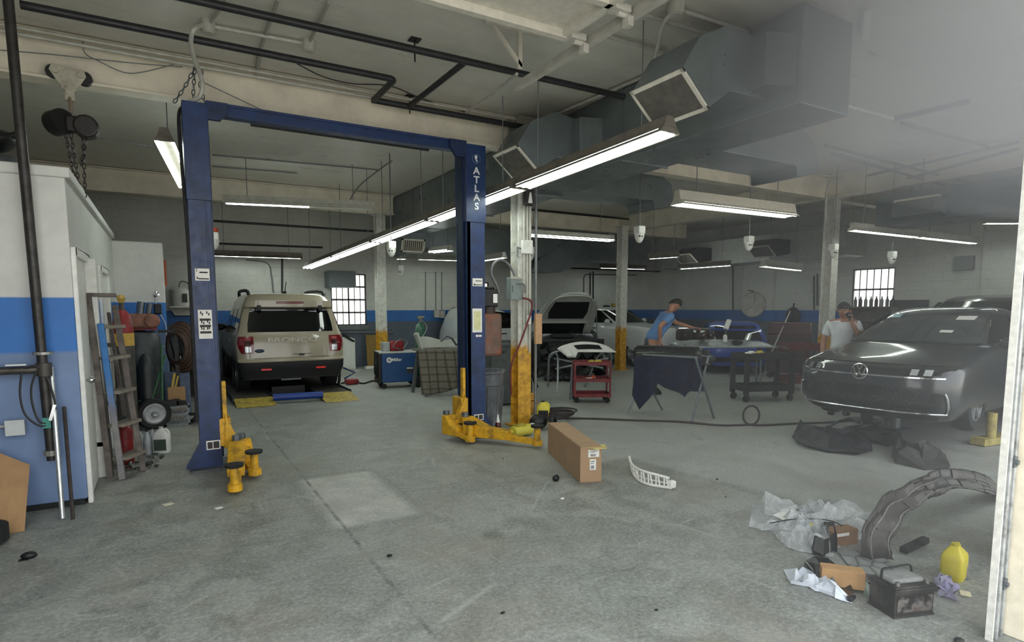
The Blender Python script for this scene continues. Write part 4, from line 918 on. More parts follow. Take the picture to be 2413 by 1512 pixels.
for n in range(7):
    x = .02 + n * .07
    single(M().tube(smoothpath([(x, 13.1, 0), (x + .03, 13.2, .5 + .1 * (n % 3)), (x - .04, 13.25, .95 + .07 * (n % 4))]), .018, 6).box((x - .04, 13.25, 1.0 + .07 * (n % 4)), (.07, .04, .1)), 'pry_bar', 'long dark bars and tools standing in the corner past the annex', 'tool', mat('38302b', .6, .3, wear=.3), group='bars beyond the annex')
# ------------------------------------------------------------------ cars
class CarShape:
    """a body as a stack of rounded outlines: each station is (z, half width, rear y, front y, rear corner depth, front corner depth)"""
    def __init__(s, st, nr=3.2, nf=2.4): s.st = sorted(st); s.nr, s.nf = nr, nf
    def at(s, z):
        st = s.st
        if z <= st[0][0]: return st[0]
        for a, b in zip(st, st[1:]):
            if a[0] <= z <= b[0] + 1e-9:
                t = (z - a[0]) / max(1e-6, b[0] - a[0]); return tuple(p + (q - p) * t for p, q in zip(a, b))
        return st[-1]
    def front(s, z, x):
        _, w, yr, yf, dr, df = s.at(z); k = min(1, abs(x) / w); return yf - df * (1 - (1 - k ** s.nf) ** (1 / s.nf))
    def rear(s, z, x):
        _, w, yr, yf, dr, df = s.at(z); k = min(1, abs(x) / w); return yr + dr * (1 - (1 - k ** s.nr) ** (1 / s.nr))
    def side(s, z): return s.at(z)[1]
    def ring(s, z, n=14):
        _, w, yr, yf, dr, df = s.at(z); r = []
        xs = [w * math.sin(PI / 2 * (i / n)) for i in range(n + 1)]
        for x in reversed(xs): r.append(Vector((-x, s.rear(z, x), z)))
        for x in xs[1:]: r.append(Vector((x, s.rear(z, x), z)))
        for k in range(1, 12):
            t = k / 12; r.append(Vector((w, (yr + dr) * (1 - t) + (yf - df) * t, z)))
        for x in reversed(xs): r.append(Vector((x, s.front(z, x), z)))
        for x in xs[1:]: r.append(Vector((-x, s.front(z, x), z)))
        for k in range(1, 12):
            t = k / 12; r.append(Vector((-w, (yf - df) * (1 - t) + (yr + dr) * t, z)))
        return r
    def body(s, z0, z1, extra=()):
        zs = sorted({q[0] for q in s.st if z0 <= q[0] <= z1} | {z0, z1} | set(extra))
        return M().loft([s.ring(z) for z in zs])
    def fpatch(s, zs, xl, xr, e=.005, n=10):
        """patch lying on the front face; xl, xr give its edges at each height"""
        k = len(zs); f = lambda v, a: a[int(v * (k - 1))] if v >= 1 else a[int(v * (k - 1))] + (a[int(v * (k - 1)) + 1] - a[int(v * (k - 1))]) * (v * (k - 1) % 1)
        def fn(u, v):
            z = f(v, zs); x = f(v, xl) + (f(v, xr) - f(v, xl)) * u; return Vector((x, s.front(z, x) + e, z))
        return M().grid(fn, n, (k - 1) * 3)
    def rpatch(s, zs, xl, xr, e=.005, n=10):
        k = len(zs); f = lambda v, a: a[int(v * (k - 1))] if v >= 1 else a[int(v * (k - 1))] + (a[int(v * (k - 1)) + 1] - a[int(v * (k - 1))]) * (v * (k - 1) % 1)
        def fn(u, v):
            z = f(v, zs); x = f(v, xl) + (f(v, xr) - f(v, xl)) * u; return Vector((x, s.rear(z, x) - e, z))
        return M().grid(fn, n, (k - 1) * 3)
    def spatch(s, sx, poly_lo, poly_hi, e=.005, n=8):
        """side patch between a lower and an upper line of (y, z) points"""
        def fn(u, v):
            i = min(int(u * (len(poly_lo) - 1)), len(poly_lo) - 2); t = u * (len(poly_lo) - 1) - i
            lo = [poly_lo[i][j] * (1 - t) + poly_lo[i + 1][j] * t for j in (0, 1)]; hi = [poly_hi[i][j] * (1 - t) + poly_hi[i + 1][j] * t for j in (0, 1)]
            y, z = lo[0] * (1 - v) + hi[0] * v, lo[1] * (1 - v) + hi[1] * v
            return Vector((sx * (s.side(z) + e), y, z))
        return M().grid(fn, n, 5)
def cut(o, m):
    """carve a shape out of a mesh for good"""
    me = bpy.data.meshes.new('cutter'); me.from_pydata(m.v, [], m.f)
    bm = bmesh.new(); bm.from_mesh(me); bmesh.ops.recalc_face_normals(bm, faces=bm.faces); bm.to_mesh(me); bm.free()
    c = bpy.data.objects.new('cutter', me); COL.objects.link(c)
    k = o.modifiers.new('cut', 'BOOLEAN'); k.object = c; k.operation = 'DIFFERENCE'; k.solver = 'EXACT'
    bpy.context.view_layer.update()
    new = bpy.data.meshes.new_from_object(o.evaluated_get(bpy.context.evaluated_depsgraph_get()))
    o.modifiers.remove(k); old = o.data; o.data = new; bpy.data.meshes.remove(old); bpy.data.objects.remove(c); bpy.data.meshes.remove(me)
    for p in o.data.polygons: p.use_smooth = True
    try: o.data.set_sharp_from_angle(angle=R(32))
    except Exception: pass
def carpaint(name, c, flake=0.0, rough=.28):
    s = Nodes(name); n = s.noise(s.obj(), 3, 3); cc = lin(c)
    s.put(s.b.inputs['Base Color'], s.ramp(n, [(.3, tuple(x * .93 for x in cc[:3])), (.7, tuple(min(1, x * 1.05) for x in cc[:3]))])); s.set(rough=rough, coat=.8, metal=flake); s.b.inputs['Coat Roughness'].default_value = .06
    return s.m
TRIM = mat('17191b', .55, wear=.15); TYRE = mat('18191a', .8, wear=.2); ALLOY = mat('b2b5b8', .3, .7, wear=.1); WELL = mat('0a0a0a', .9, wear=.1)
LENSRED = mat('6d1016', .18, wear=.08, coat=.5); LENSCLR = mat('c9ced2', .12, .3, wear=.1, coat=.5)
def wheel(par, x, y, r, sx, w=.21, rim=ALLOY, spokes=5):
    c = Vector((x, y, r)); ax = (sx, 0, 0)
    t = M().lathe([(r * .62, w / 2), (r * .9, w / 2), (r * .985, w * .36), (r, w * .15), (r, -w * .15), (r * .985, -w * .36), (r * .9, -w / 2), (r * .62, -w / 2), (r * .62, w / 2)], c, ax, 32).out('wheel', TYRE, par, smooth=True)
    m = M().lathe([(r * .64, w * .46), (r * .6, w * .44), (r * .57, w * .1), (0.01, w * .05)], c, ax, 28).lathe([(0, w * .42), (r * .13, w * .42), (r * .16, w * .36), (r * .16, w * .1)], c, ax, 14)
    for k in range(spokes):
        a = 2 * PI * k / spokes + .3
        for da in (-.12, .12):
            u = Vector((0, math.cos(a + da), math.sin(a + da))); m.bar(c + Vector((sx * w * .38, 0, 0)) + u * r * .1, c + Vector((sx * w * .42, 0, 0)) + u * r * .61, .03, .025, (1, 0, 0))
    m.out('rim', rim, t, smooth=True)
    return t
def mirror(par, x, y, z, sx, material):
    M().ball((x + sx * .10, y, z), (.11, .07, .075), 12, 8).out('mirror', material, par, smooth=True)

# --- beige SUV seen from behind, parked on the low drive-on ramps
def SUV():
    BEIGE = carpaint('sand_beige_paint', '9c937f', 0.0)
    t = thing('suv', 'sand beige SUV seen from behind on the low ramps', 'car', (1.985, 13.3, .055), R(-.7))
    t.scale = (.985, .985, .985)
    S = CarShape([(.30, .86, -2.10, 2.02, .14, .3), (.46, .915, -2.19, 2.12, .15, .35), (.62, .925, -2.20, 2.14, .16, .35), (.66, .93, -2.14, 2.14, .17, .35), (.90, .945, -2.13, 2.12, .18, .36), (1.04, .935, -2.10, 2.08, .19, .40), (1.12, .905, -2.08, 1.8, .20, .4),
                  (1.14, .895, -2.08, 1.05, .2, .2), (1.30, .855, -2.02, .86, .2, .2), (1.55, .79, -1.93, .5, .2, .2), (1.585, .78, -2.0, .44, .22, .2), (1.70, .755, -2.0, .3, .24, .22), (1.80, .69, -1.86, .05, .3, .3), (1.84, .55, -1.5, -.3, .3, .3)], 3.6, 2.6)
    b = S.body(.60, 1.84).out('body', BEIGE, t, smooth=True)
    arches = M()
    for y in (-1.33, 1.34): arches.cyl((-1.1, y, .37), (1.1, y, .37), .42, n=28)
    cut(b, arches)
    lo = S.body(.28, .605).out('lower_cladding', TRIM, t, smooth=True); cut(lo, arches)
    a = M()
    for y in (-1.33, 1.34):
        for sx in (-1, 1): a.lathe([(.42, -.02), (.47, -.02), (.47, .012), (.42, .012)], (sx * .93, y, .37), (sx, 0, 0), 28)
    M().bb(-.75, .75, -1.85, 1.8, .28, .62).out('underbody', WELL, t)
    for y in (-1.33, 1.34):
        for sx in (-1, 1): wheel(t, sx * .79, y, .355, sx, .235)
    # rear glass, third brake light, spoiler lip
    S.rpatch([1.135, 1.28, 1.44, 1.56], [-.74, -.73, -.70, -.665], [.74, .73, .70, .665], .006, 16).out('rear_window', CARGLASS, t, smooth=True)
    M().bb(-.24, .24, -2.012, -1.99, 1.645, 1.685).out('brake_light', LENSRED, t, bev=.008)
    for x in (-.53, .53): M().box((x, -1.985, 1.565), (.07, .05, .10)).out('glass_hinge', TRIM, t, bev=.01)
    M().bar((.02, -2.045, 1.175), (.36, -2.04, 1.20), .02, .02).out('wiper', TRIM, t)
    for sx in (-1, 1):
        lo_ = [(-1.95, 1.17), (-1.2, 1.17), (-.3, 1.17), (.72, 1.17)]; hi_ = [(-1.80, 1.535), (-1.2, 1.545), (-.3, 1.55), (.40, 1.52)]
        S.spatch(sx, lo_, hi_, .005).out('side_window', CARGLASS, t, smooth=True)
        for y in (-1.15, -.25): S.spatch(sx, [(y - .04, 1.16), (y + .04, 1.16)], [(y - .04, 1.55), (y + .04, 1.55)], .008, 2).out('pillar_trim', TRIM, t)
        M().tube(smoothpath([(sx * .66, -1.72, 1.78), (sx * .67, -1.55, 1.87), (sx * .67, -.6, 1.90), (sx * .66, .1, 1.88), (sx * .64, .25, 1.76)]), .032, 8).out('roof_rail', TRIM, t, smooth=True)
        # tail lights wrap the corner
        zs = [.76, .86, .96, 1.06]
        xl, xr = [.66, .655, .655, .655], [.86, .905, .92, .90]
        if sx < 0: xl, xr = [-v for v in xr], [-v for v in xl]
        tl = S.rpatch(zs, xl, xr, .012, 12).out('tail_light', LENSRED, t, smooth=True)
        q = (.70, .80); q = q if sx > 0 else (-q[1], -q[0])
        S.rpatch([.78, .83, .88], [q[0]] * 3, [q[1]] * 3, .02, 4).out('reversing_lens', LENSCLR, tl); S.rpatch([.99, 1.035], [q[0]] * 2, [q[1]] * 2, .02, 4).out('light_bar', mat('a84a4a', .2, coat=.4), tl)
        S.rpatch([.895, .975], [q[0]] * 2, [q[1]] * 2, .018, 4).out('dark_lens', mat('34070b', .2, coat=.4), tl)
        M().bb(sx * .47 - .085, sx * .47 + .085, -2.21, -2.17, .455, .485).out('rear_reflector', mat('f03a34', .25, wear=.0), t)
        mirror(t, sx * .9, .72, 1.16, sx, TRIM)
        for y in (-1.33, 1.34): M().lathe([(.42, -.03), (.475, -.03), (.475, .008), (.42, .012)], (sx * .925, y, .37), (sx, 0, 0), 28).out('arch_trim', TRIM, t, smooth=True)
        M().bb(sx * .935 - .01, sx * .935 + .01, -.75, -.55, .93, .965).out('door_handle', BEIGE, t)
    words('BRONCO', .115, mat('b9b2a2', .3, wear=0), t, (.0, -2.136, .985), (1, 0, 0), (0, 0, 1), 'lettering', .004, .004, sx=1.75)
    words('SPORT', .04, mat('a9a292', .3, wear=0), t, (.14, -2.14, .915), (1, 0, 0), (0, 0, 1), 'lettering', .0, .003, sx=1.8)
    M().ball((-.56, -2.125, .80), (.085, .012, .034), 20, 8).out('oval_badge', mat('1c2c44', .25, .3), t, smooth=True)
    M().bb(.0, .32, -2.142, -2.12, .725, .735).bb(.10, .2, -2.15, -2.12, .70, .73).out('plate_recess', TRIM, t)
    M().bb(-.66, .66, -2.14, -2.132, .665, .672).out('tailgate_gap', WELL, t)
    M().tube([(.0, -1.35, 1.82), (.02, -1.40, 1.88)], [.05, .02]).tube([(.01, -1.38, 1.86), (.03, -1.46, 2.06)], .008).out('antenna', TRIM, t, smooth=True)
    M().tube([(-.25, -1.9, .30), (.25, -1.9, .30)], .03).bb(-.2, .15, -2.0, -1.9, .24, .3).out('exhaust', GREYMETAL, t)
    return t
SUV()
# drive-on ramp under the SUV
t = thing('drive_on_ramp', 'low steel drive-on ramp with yellow flaps and a blue crossbar under the beige SUV', 'ramp', (1.85, 12.5, 0), world=True)
DECK = mat('4d4a44', .6, .3, wear=.25)
for x0, x1, n in ((.92, 1.52, 'left'), (2.28, 2.85, 'right')):
    M().bb(x0, x1, 10.75, 15.6, .02, .085).out('runway', DECK, t, bev=.006)
    M().bb(x0 - .02, x0, 10.75, 15.6, 0, .12).bb(x1, x1 + .02, 10.75, 15.6, 0, .12).out('runway_rail', mat('33363a', .5, .3), t)
    y0 = 10.28 if n == 'left' else 10.15
    M().prism([(y0, 0), (10.78, .085), (10.78, .06), (y0, -.0)], (x0 + .0, 0, .004), (0, 1, 0), (0, 0, 1), (x1 - x0, 0, 0)).out('ramp_flap', mat('b5a04a', .55, wear=.25, dirt='7d6c34'), t)
M().tube([(1.5, 10.55, .10), (2.3, 10.47, .10)], .06, 12).out('crossbar', mat('22408f', .4, wear=.15), t, smooth=True)
M().bb(1.62, 2.2, 11.5, 12.2, .01, .16).out('jack_beam', BLACK, t)

# --- grey sedan facing the door, raised on lift arms
def SEDAN():
    GREY = carpaint('graphite_grey_paint', '3b3e41', .35, .3)
    t = thing('sedan', 'dark grey sedan facing left with a round chrome emblem, raised on lift arms', 'car', (8.95, 3.97, .23), R(95.1)); t.scale = (.95, .95, .95)
    S = CarShape([(.16, .78, -2.2, 2.16, .2, .42), (.22, .84, -2.28, 2.26, .2, .46), (.34, .885, -2.34, 2.335, .22, .50), (.55, .90, -2.36, 2.36, .24, .52), (.68, .905, -2.36, 2.345, .26, .54), (.76, .90, -2.36, 2.28, .28, .56), (.80, .89, -2.36, 2.17, .28, .60), (.86, .87, -2.36, 1.86, .28, .55), (.92, .845, -2.35, 1.45, .28, .45), (.97, .82, -2.33, 1.12, .26, .3), (.985, .80, -2.30, 1.06, .25, .16),
                  (1.0, .785, -1.75, 1.03, .25, .16), (1.12, .735, -1.55, .78, .25, .16), (1.25, .675, -1.30, .49, .25, .16), (1.36, .61, -1.0, .22, .25, .17), (1.42, .55, -.75, -.02, .25, .18), (1.45, .42, -.5, -.3, .2, .1)], 3.0, 2.6)
    b = S.body(.16, 1.45).out('body', GREY, t, smooth=True)
    arches = M()
    for y in (-1.34, 1.37): arches.cyl((-1.1, y, .34), (1.1, y, .34), .375, n=28)
    cut(b, arches)
    M().bb(-.66, .66, -2.0, 1.9, .14, .6).out('underbody', WELL, t)
    for y in (-1.34, 1.37):
        for sx in (-1, 1): wheel(t, sx * .77, y, .315, sx, .21)
    S.fpatch([1.0, 1.12, 1.25, 1.37], [-.72, -.67, -.61, -.55], [.72, .67, .61, .55], .006, 14).out('windshield', mat('3c4346', .08, wear=.1, spec=.8, scale=2), t, smooth=True)
    S.fpatch([.985, 1.01], [-.74, -.74], [.74, .74], .012, 14).out('cowl', TRIM, t, smooth=True)
    for (x, z, w, h, nm, c) in ((-.38, 1.31, .2, .05, 'windshield_sticker', PAPER), (-.30, 1.14, .14, .03, 'windshield_sticker', PAPER), (.48, 1.33, .13, .05, 'tinted_sticker', mat('7fb0c0', .3))):
        S.fpatch([z - h / 2, z + h / 2], [x - w / 2] * 2, [x + w / 2] * 2, .012, 4).out(nm, c, t)
    for sx in (-1, 1):
        S.spatch(sx, [(-1.35, 1.01), (-.5, 1.01), (.25, 1.01), (.86, 1.01)], [(-1.05, 1.27), (-.5, 1.34), (.0, 1.36), (.30, 1.34)], .005).out('side_window', CARGLASS, t, smooth=True)
        S.spatch(sx, [(-.36, 1.0), (-.28, 1.0)], [(-.36, 1.36), (-.28, 1.36)], .008, 2).out('pillar_trim', TRIM, t)
        if sx < 0: mirror(t, sx * .84, .72, 1.02, sx, GREY)
        # headlight: dark housing with bright lamps
        zs = [.665, .71, .765, .80]; xl, xr = [.46, .455, .47, .60], [.76, .83, .85, .83]
        if sx < 0: xl, xr = [-v for v in xr], [-v for v in xl]
        h = S.fpatch(zs, xl, xr, .008, 12).out('headlight', mat('15181a', .12, coat=.6), t, smooth=True)
        for x0, x1 in ((.50, .57), (.62, .69)):
            q = (x0, x1) if sx > 0 else (-x1, -x0)
            S.fpatch([.69, .755], [q[0]] * 2, [q[1]] * 2, .016, 4).out('lamp_lens', LENSCLR if sx < 0 else mat('8d9296', .15, .5), h)
        q = (.46, .80) if sx > 0 else (-.80, -.46)
        S.fpatch([.655, .672], [q[0]] * 2, [q[1]] * 2, .014, 10).out('light_strip', CHROME, h)
        # chrome hook at the bumper corner
        f = lambda x, z: Vector((x, S.front(z, x) + .012, z))
        M().tube(smoothpath([f(sx * .80, .50), f(sx * .82, .42), f(sx * .825, .34), f(sx * .80, .275)]), .014, 8).out('bumper_trim', CHROME, t, smooth=True)
        zs2 = [.32, .42, .50]; a_, b_ = [.60, .68, .70], [.77, .79, .77]
        if sx < 0: a_, b_ = [-v for v in b_], [-v for v in a_]
        S.fpatch(zs2, a_, b_, .006, 6).out('side_vent', BLACK, t)
        S.spatch(sx, [(-.2, .86), (-.02, .86)], [(-.2, .885), (-.02, .885)], .014, 3).out('door_handle', CHROME, t)
    # upper grille band, chrome lines, lower mesh grille, lip
    S.fpatch([.672, .715, .755], [-.46, -.47, -.455], [.46, .47, .455], .007, 16).out('upper_grille', TRIM, t, smooth=True)
    S.fpatch([.655, .672], [-.47, -.47], [.47, .47], .014, 16).out('grille_chrome', CHROME, t, smooth=True)
    _g = Nodes('honeycomb_grille'); _v = _g.voro(_g.scale(_g.obj(), (1, .4, 1)), 34, 'DISTANCE_TO_EDGE')
    _g.put(_g.b.inputs['Base Color'], _g.ramp(_v, [(.03, '3c3f42'), (.1, '0c0d0e')])); _g.set(rough=.5)
    S.fpatch([.265, .38, .50, .535], [-.76, -.70, -.56, -.46], [.76, .70, .56, .46], .008, 18).out('lower_grille', _g.m, t, smooth=True)
    S.fpatch([.43, .545], [-.24, -.25], [.24, .25], .016, 8).out('plate_holder', TRIM, t, smooth=True)
    M().tube([Vector((x, S.front(.255, x) + .012, .255)) for x in [(-.80 + 1.6 * i / 30) for i in range(31)]], .013, 8).out('lip_chrome', CHROME, t, smooth=True)
    S.fpatch([.17, .235], [-.78, -.80], [.78, .80], .008, 18).out('front_spoiler', TRIM, t, smooth=True)
    # hood shut line
    M().tube([Vector((x, S.front(.79, x) + .0, .792 + .0)) for x in [(-.74 + 1.48 * i / 26) for i in range(27)]], .006, 6).out('hood_gap', WELL, t)
    # emblem: ring with a V over a W
    c = Vector((0, S.front(.70, 0) + .03, .70)); e = M().lathe([(.085, 0), (.095, .012), (.083, .016), (.078, .004)], c, (0, 1, 0), 28).out('emblem', CHROME, t, smooth=True)
    m = M().lathe([(0, -.004), (.08, -.002)], c, (0, 1, 0), 24); m.out('emblem_back', TRIM, e)
    m = M(); P = lambda x, z: c + Vector((x, .008, z))
    for a, b_ in (((-.03, .072), (0, .012)), ((.03, .072), (0, .012)), ((-.066, .04), (-.034, -.066)), ((-.034, -.066), (0, .0)), ((0, .0), (.034, -.066)), ((.034, -.066), (.066, .04))): m.bar(P(*a), P(*b_), .012, .012, (0, 1, 0))
    m.out('emblem_letters', CHROME, e)
    return t
SEDAN()
t = thing('lift_arm_set', 'dark lift arms and stand carrying the grey sedan', 'lift', (8.6, 4.3, 0), world=True)
M().cyl((8.45, 4.62, 0), (8.45, 4.62, .42), .07, n=12).cyl((8.45, 4.62, 0), (8.45, 4.62, .04), .2, n=12).out('stand', BLACK, t)
M().cyl((8.2, 4.1, 0), (8.2, 4.1, .40), .06, n=12).box((8.2, 4.1, .02), (.3, .3, .04)).out('stand', GREYMETAL, t)
M().bar((8.45, 4.6, .12), (9.8, 5.3, .12), .12, .1).out('arm', BLACK, t); M().bar((8.2, 4.15, .08), (9.9, 5.2, .1), .1, .08).out('arm', GREYMETAL, t)
M().bar((8.1, 3.15, .05), (9.9, 2.9, .05), .16, .08).cyl((8.3, 3.1, .09), (8.3, 3.1, .38), .05).out('arm', mat('a89a5a', .6, wear=.25), t)

# --- other cars: a plain builder for bodies largely hidden
def plain_car(name, label, loc, rz, paint, st, belt, glass_lo, glass_hi, r, ax, lights='rear', scale=1.0, cabin_w=None, nr=3.2, nf=2.6):
    t = thing(name, label, 'car', loc, rz); t.scale = (scale,) * 3
    S = CarShape(st, nr, nf); b = S.body(st[0][0], st[-1][0]).out('body', paint, t, smooth=True); arches = M()
    for y in ax: arches.cyl((-1.2, y, r + .02), (1.2, y, r + .02), r * 1.18, n=24)
    cut(b, arches); w0 = st[1][1]; M().bb(-w0 * .75, w0 * .75, st[1][2] + .25, st[1][3] - .25, st[0][0] - .03, st[0][0] + .4).out('underbody', WELL, t)
    for y in ax:
        for sx in (-1, 1): wheel(t, sx * (w0 - .12), y, r, sx, .22)
    for sx in (-1, 1):
        S.spatch(sx, glass_lo, glass_hi, .006).out('side_window', CARGLASS, t, smooth=True)
        for i in range(1, len(glass_lo) - 1):
            y = glass_lo[i][0]; S.spatch(sx, [(y - .04, belt), (y + .04, belt)], [(y - .04, glass_hi[i][1] + .01), (y + .04, glass_hi[i][1] + .01)], .01, 2).out('door_pillar', paint, t)
        for y in [g[0] + .25 for g in glass_lo[1:-1]]: M().bb(sx * (S.side(belt - .12) + .012) - .012, sx * (S.side(belt - .12) + .012) + .012, y - .12, y + .06, belt - .14, belt - .11).out('door_handle', TRIM, t)
        mirror(t, sx * (S.side(belt) + .02), glass_lo[-1][0] - .12, belt + .07, sx, paint)
    return t, S
WHITEP = carpaint('white_paint', 'd4d6d6'); BLUEP = carpaint('deep_blue_paint', '1d44a6', .1); DARKP = carpaint('dark_grey_paint', '2b2e31', .3)
# white pickup beyond the grey column
tk, S = plain_car('pickup_truck', 'white crew cab pickup behind the raised hood and grey column', (11.4, 14.2, 0), R(197), WHITEP,
    [(.42, .9, -1.8, 2.55, .1, .3), (.6, .94, -1.85, 2.65, .1, .35), (.9, .95, -1.85, 2.66, .1, .35), (1.08, .93, -1.85, 2.6, .1, .4), (1.16, .90, -.95, 1.25, .08, .2), (1.2, .88, -.92, 1.15, .1, .2), (1.55, .78, -.80, .55, .12, .2), (1.62, .74, -.72, .4, .16, .2), (1.66, .6, -.5, .15, .2, .2)],
    1.17, [(-.78, 1.2), (.12, 1.2), (1.0, 1.2)], [(-.72, 1.54), (.1, 1.57), (.52, 1.54)], .40, (-1.3, 1.75), scale=.98)
S.fpatch([1.2, 1.38, 1.56], [-.8, -.74, -.68], [.8, .74, .68], .008, 10).out('windshield', CARGLASS, tk, smooth=True)
t = thing('hanging_lamp_guard', 'small brass coloured lamp on the roof of the white pickup', 'lamp', (0, 0, 0)); v = AY(1440, 717, 13.2); t.location = (v.x + .25, 13.4, 1.625)
M().ball((0, 0, .05), (.07, .07, .06), 10, 6).out('lamp', mat('b29a4a', .3, .6), t, smooth=True); M().box((-.25, 0, .02), (.2, .06, .05)).out('bracket', BLACK, t)
# white car left of the raised hood, nose towards the column
v = AZ(1232, 842)
tk, S = plain_car('white_car', 'white hatchback partly hidden behind the yellow and white column', (7.98, 15.05, 0), R(-90), WHITEP,
    [(.2, .82, -1.15, 2.0, .2, .45), (.4, .86, -1.25, 2.12, .2, .5), (.62, .87, -1.27, 2.12, .22, .52), (.8, .86, -1.27, 1.95, .25, .55), (.92, .84, -1.26, 1.5, .25, .45), (1.0, .82, -1.24, 1.1, .25, .2), (1.3, .74, -1.15, .6, .25, .2), (1.50, .66, -1.05, .25, .25, .2), (1.58, .60, -.95, .0, .25, .2), (1.62, .45, -.7, -.3, .2, .15)],
    1.02, [(-1.0, 1.04), (-.2, 1.04), (.92, 1.04)], [(-.9, 1.44), (-.2, 1.50), (.3, 1.46)], .33, (-.65, 1.35))
S.fpatch([1.01, 1.25, 1.48], [-.74, -.68, -.6], [.74, .68, .6], .008, 12).out('windshield', CARGLASS, tk, smooth=True)
for sx in (-1, 1): S.fpatch([.66, .80], [.5 if sx > 0 else -.82] * 2, [.82 if sx > 0 else -.5] * 2, .01, 6).out('headlight', LENSCLR, tk, smooth=True)
S.fpatch([.3, .5], [-.5, -.5], [.5, .5], .01, 8).out('lower_grille', BLACK, tk, smooth=True)
# blue SUV by the right wall, seen from behind
tk, S = plain_car('blue_suv', 'dark blue car seen from behind before the right wall', (13.0, 10.8, 0), R(-45), BLUEP,
    [(.25, .84, -2.1, 2.1, .2, .4), (.5, .91, -2.2, 2.2, .22, .45), (.75, .92, -2.2, 2.2, .25, .5), (.95, .90, -2.17, 1.9, .28, .5), (1.0, .88, -2.15, 1.2, .28, .3), (1.3, .78, -1.9, .6, .3, .2), (1.48, .68, -1.5, .2, .3, .2), (1.54, .5, -1.0, -.3, .3, .2)],
    1.0, [(-1.6, 1.03), (-.5, 1.03), (.9, 1.03)], [(-1.35, 1.36), (-.5, 1.43), (.35, 1.40)], .34, (-1.35, 1.38), scale=.82)
S.rpatch([1.02, 1.2, 1.42], [-.72, -.66, -.55], [.72, .66, .55], .008, 12).out('rear_window', CARGLASS, tk, smooth=True)
for sx in (-1, 1): S.rpatch([.85, .95], [.45 if sx > 0 else -.86] * 2, [.86 if sx > 0 else -.45] * 2, .012, 8).out('tail_light', LENSRED, tk, smooth=True)
S.rpatch([.36, .5], [-.7, -.7], [.7, .7], .01, 8).out('rear_diffuser', TRIM, tk, smooth=True)
# dark car behind the sedan, roof showing
tk, S = plain_car('dark_car', 'dark car whose roof shows above the grey sedan at the right edge', (13.55, 5.2, .22), R(95), DARKP,
    [(.2, .84, -1.45, 2.2, .2, .4), (.5, .92, -1.5, 2.3, .22, .5), (.9, .92, -1.5, 2.25, .25, .5), (1.02, .9, -1.5, 1.2, .25, .3), (1.35, .78, -1.4, .7, .28, .2), (1.54, .70, -1.3, .35, .3, .25), (1.60, .62, -1.2, .05, .3, .25), (1.63, .45, -1.0, -.4, .3, .2)],
    1.04, [(-1.1, 1.07), (-.5, 1.07), (.95, 1.07)], [(-1.0, 1.46), (-.5, 1.52), (.45, 1.48)], .36, (-1.0, 1.42))
S.fpatch([1.06, 1.3, 1.5], [-.78, -.72, -.64], [.78, .72, .64], .008, 12).out('windshield', CARGLASS, tk, smooth=True)

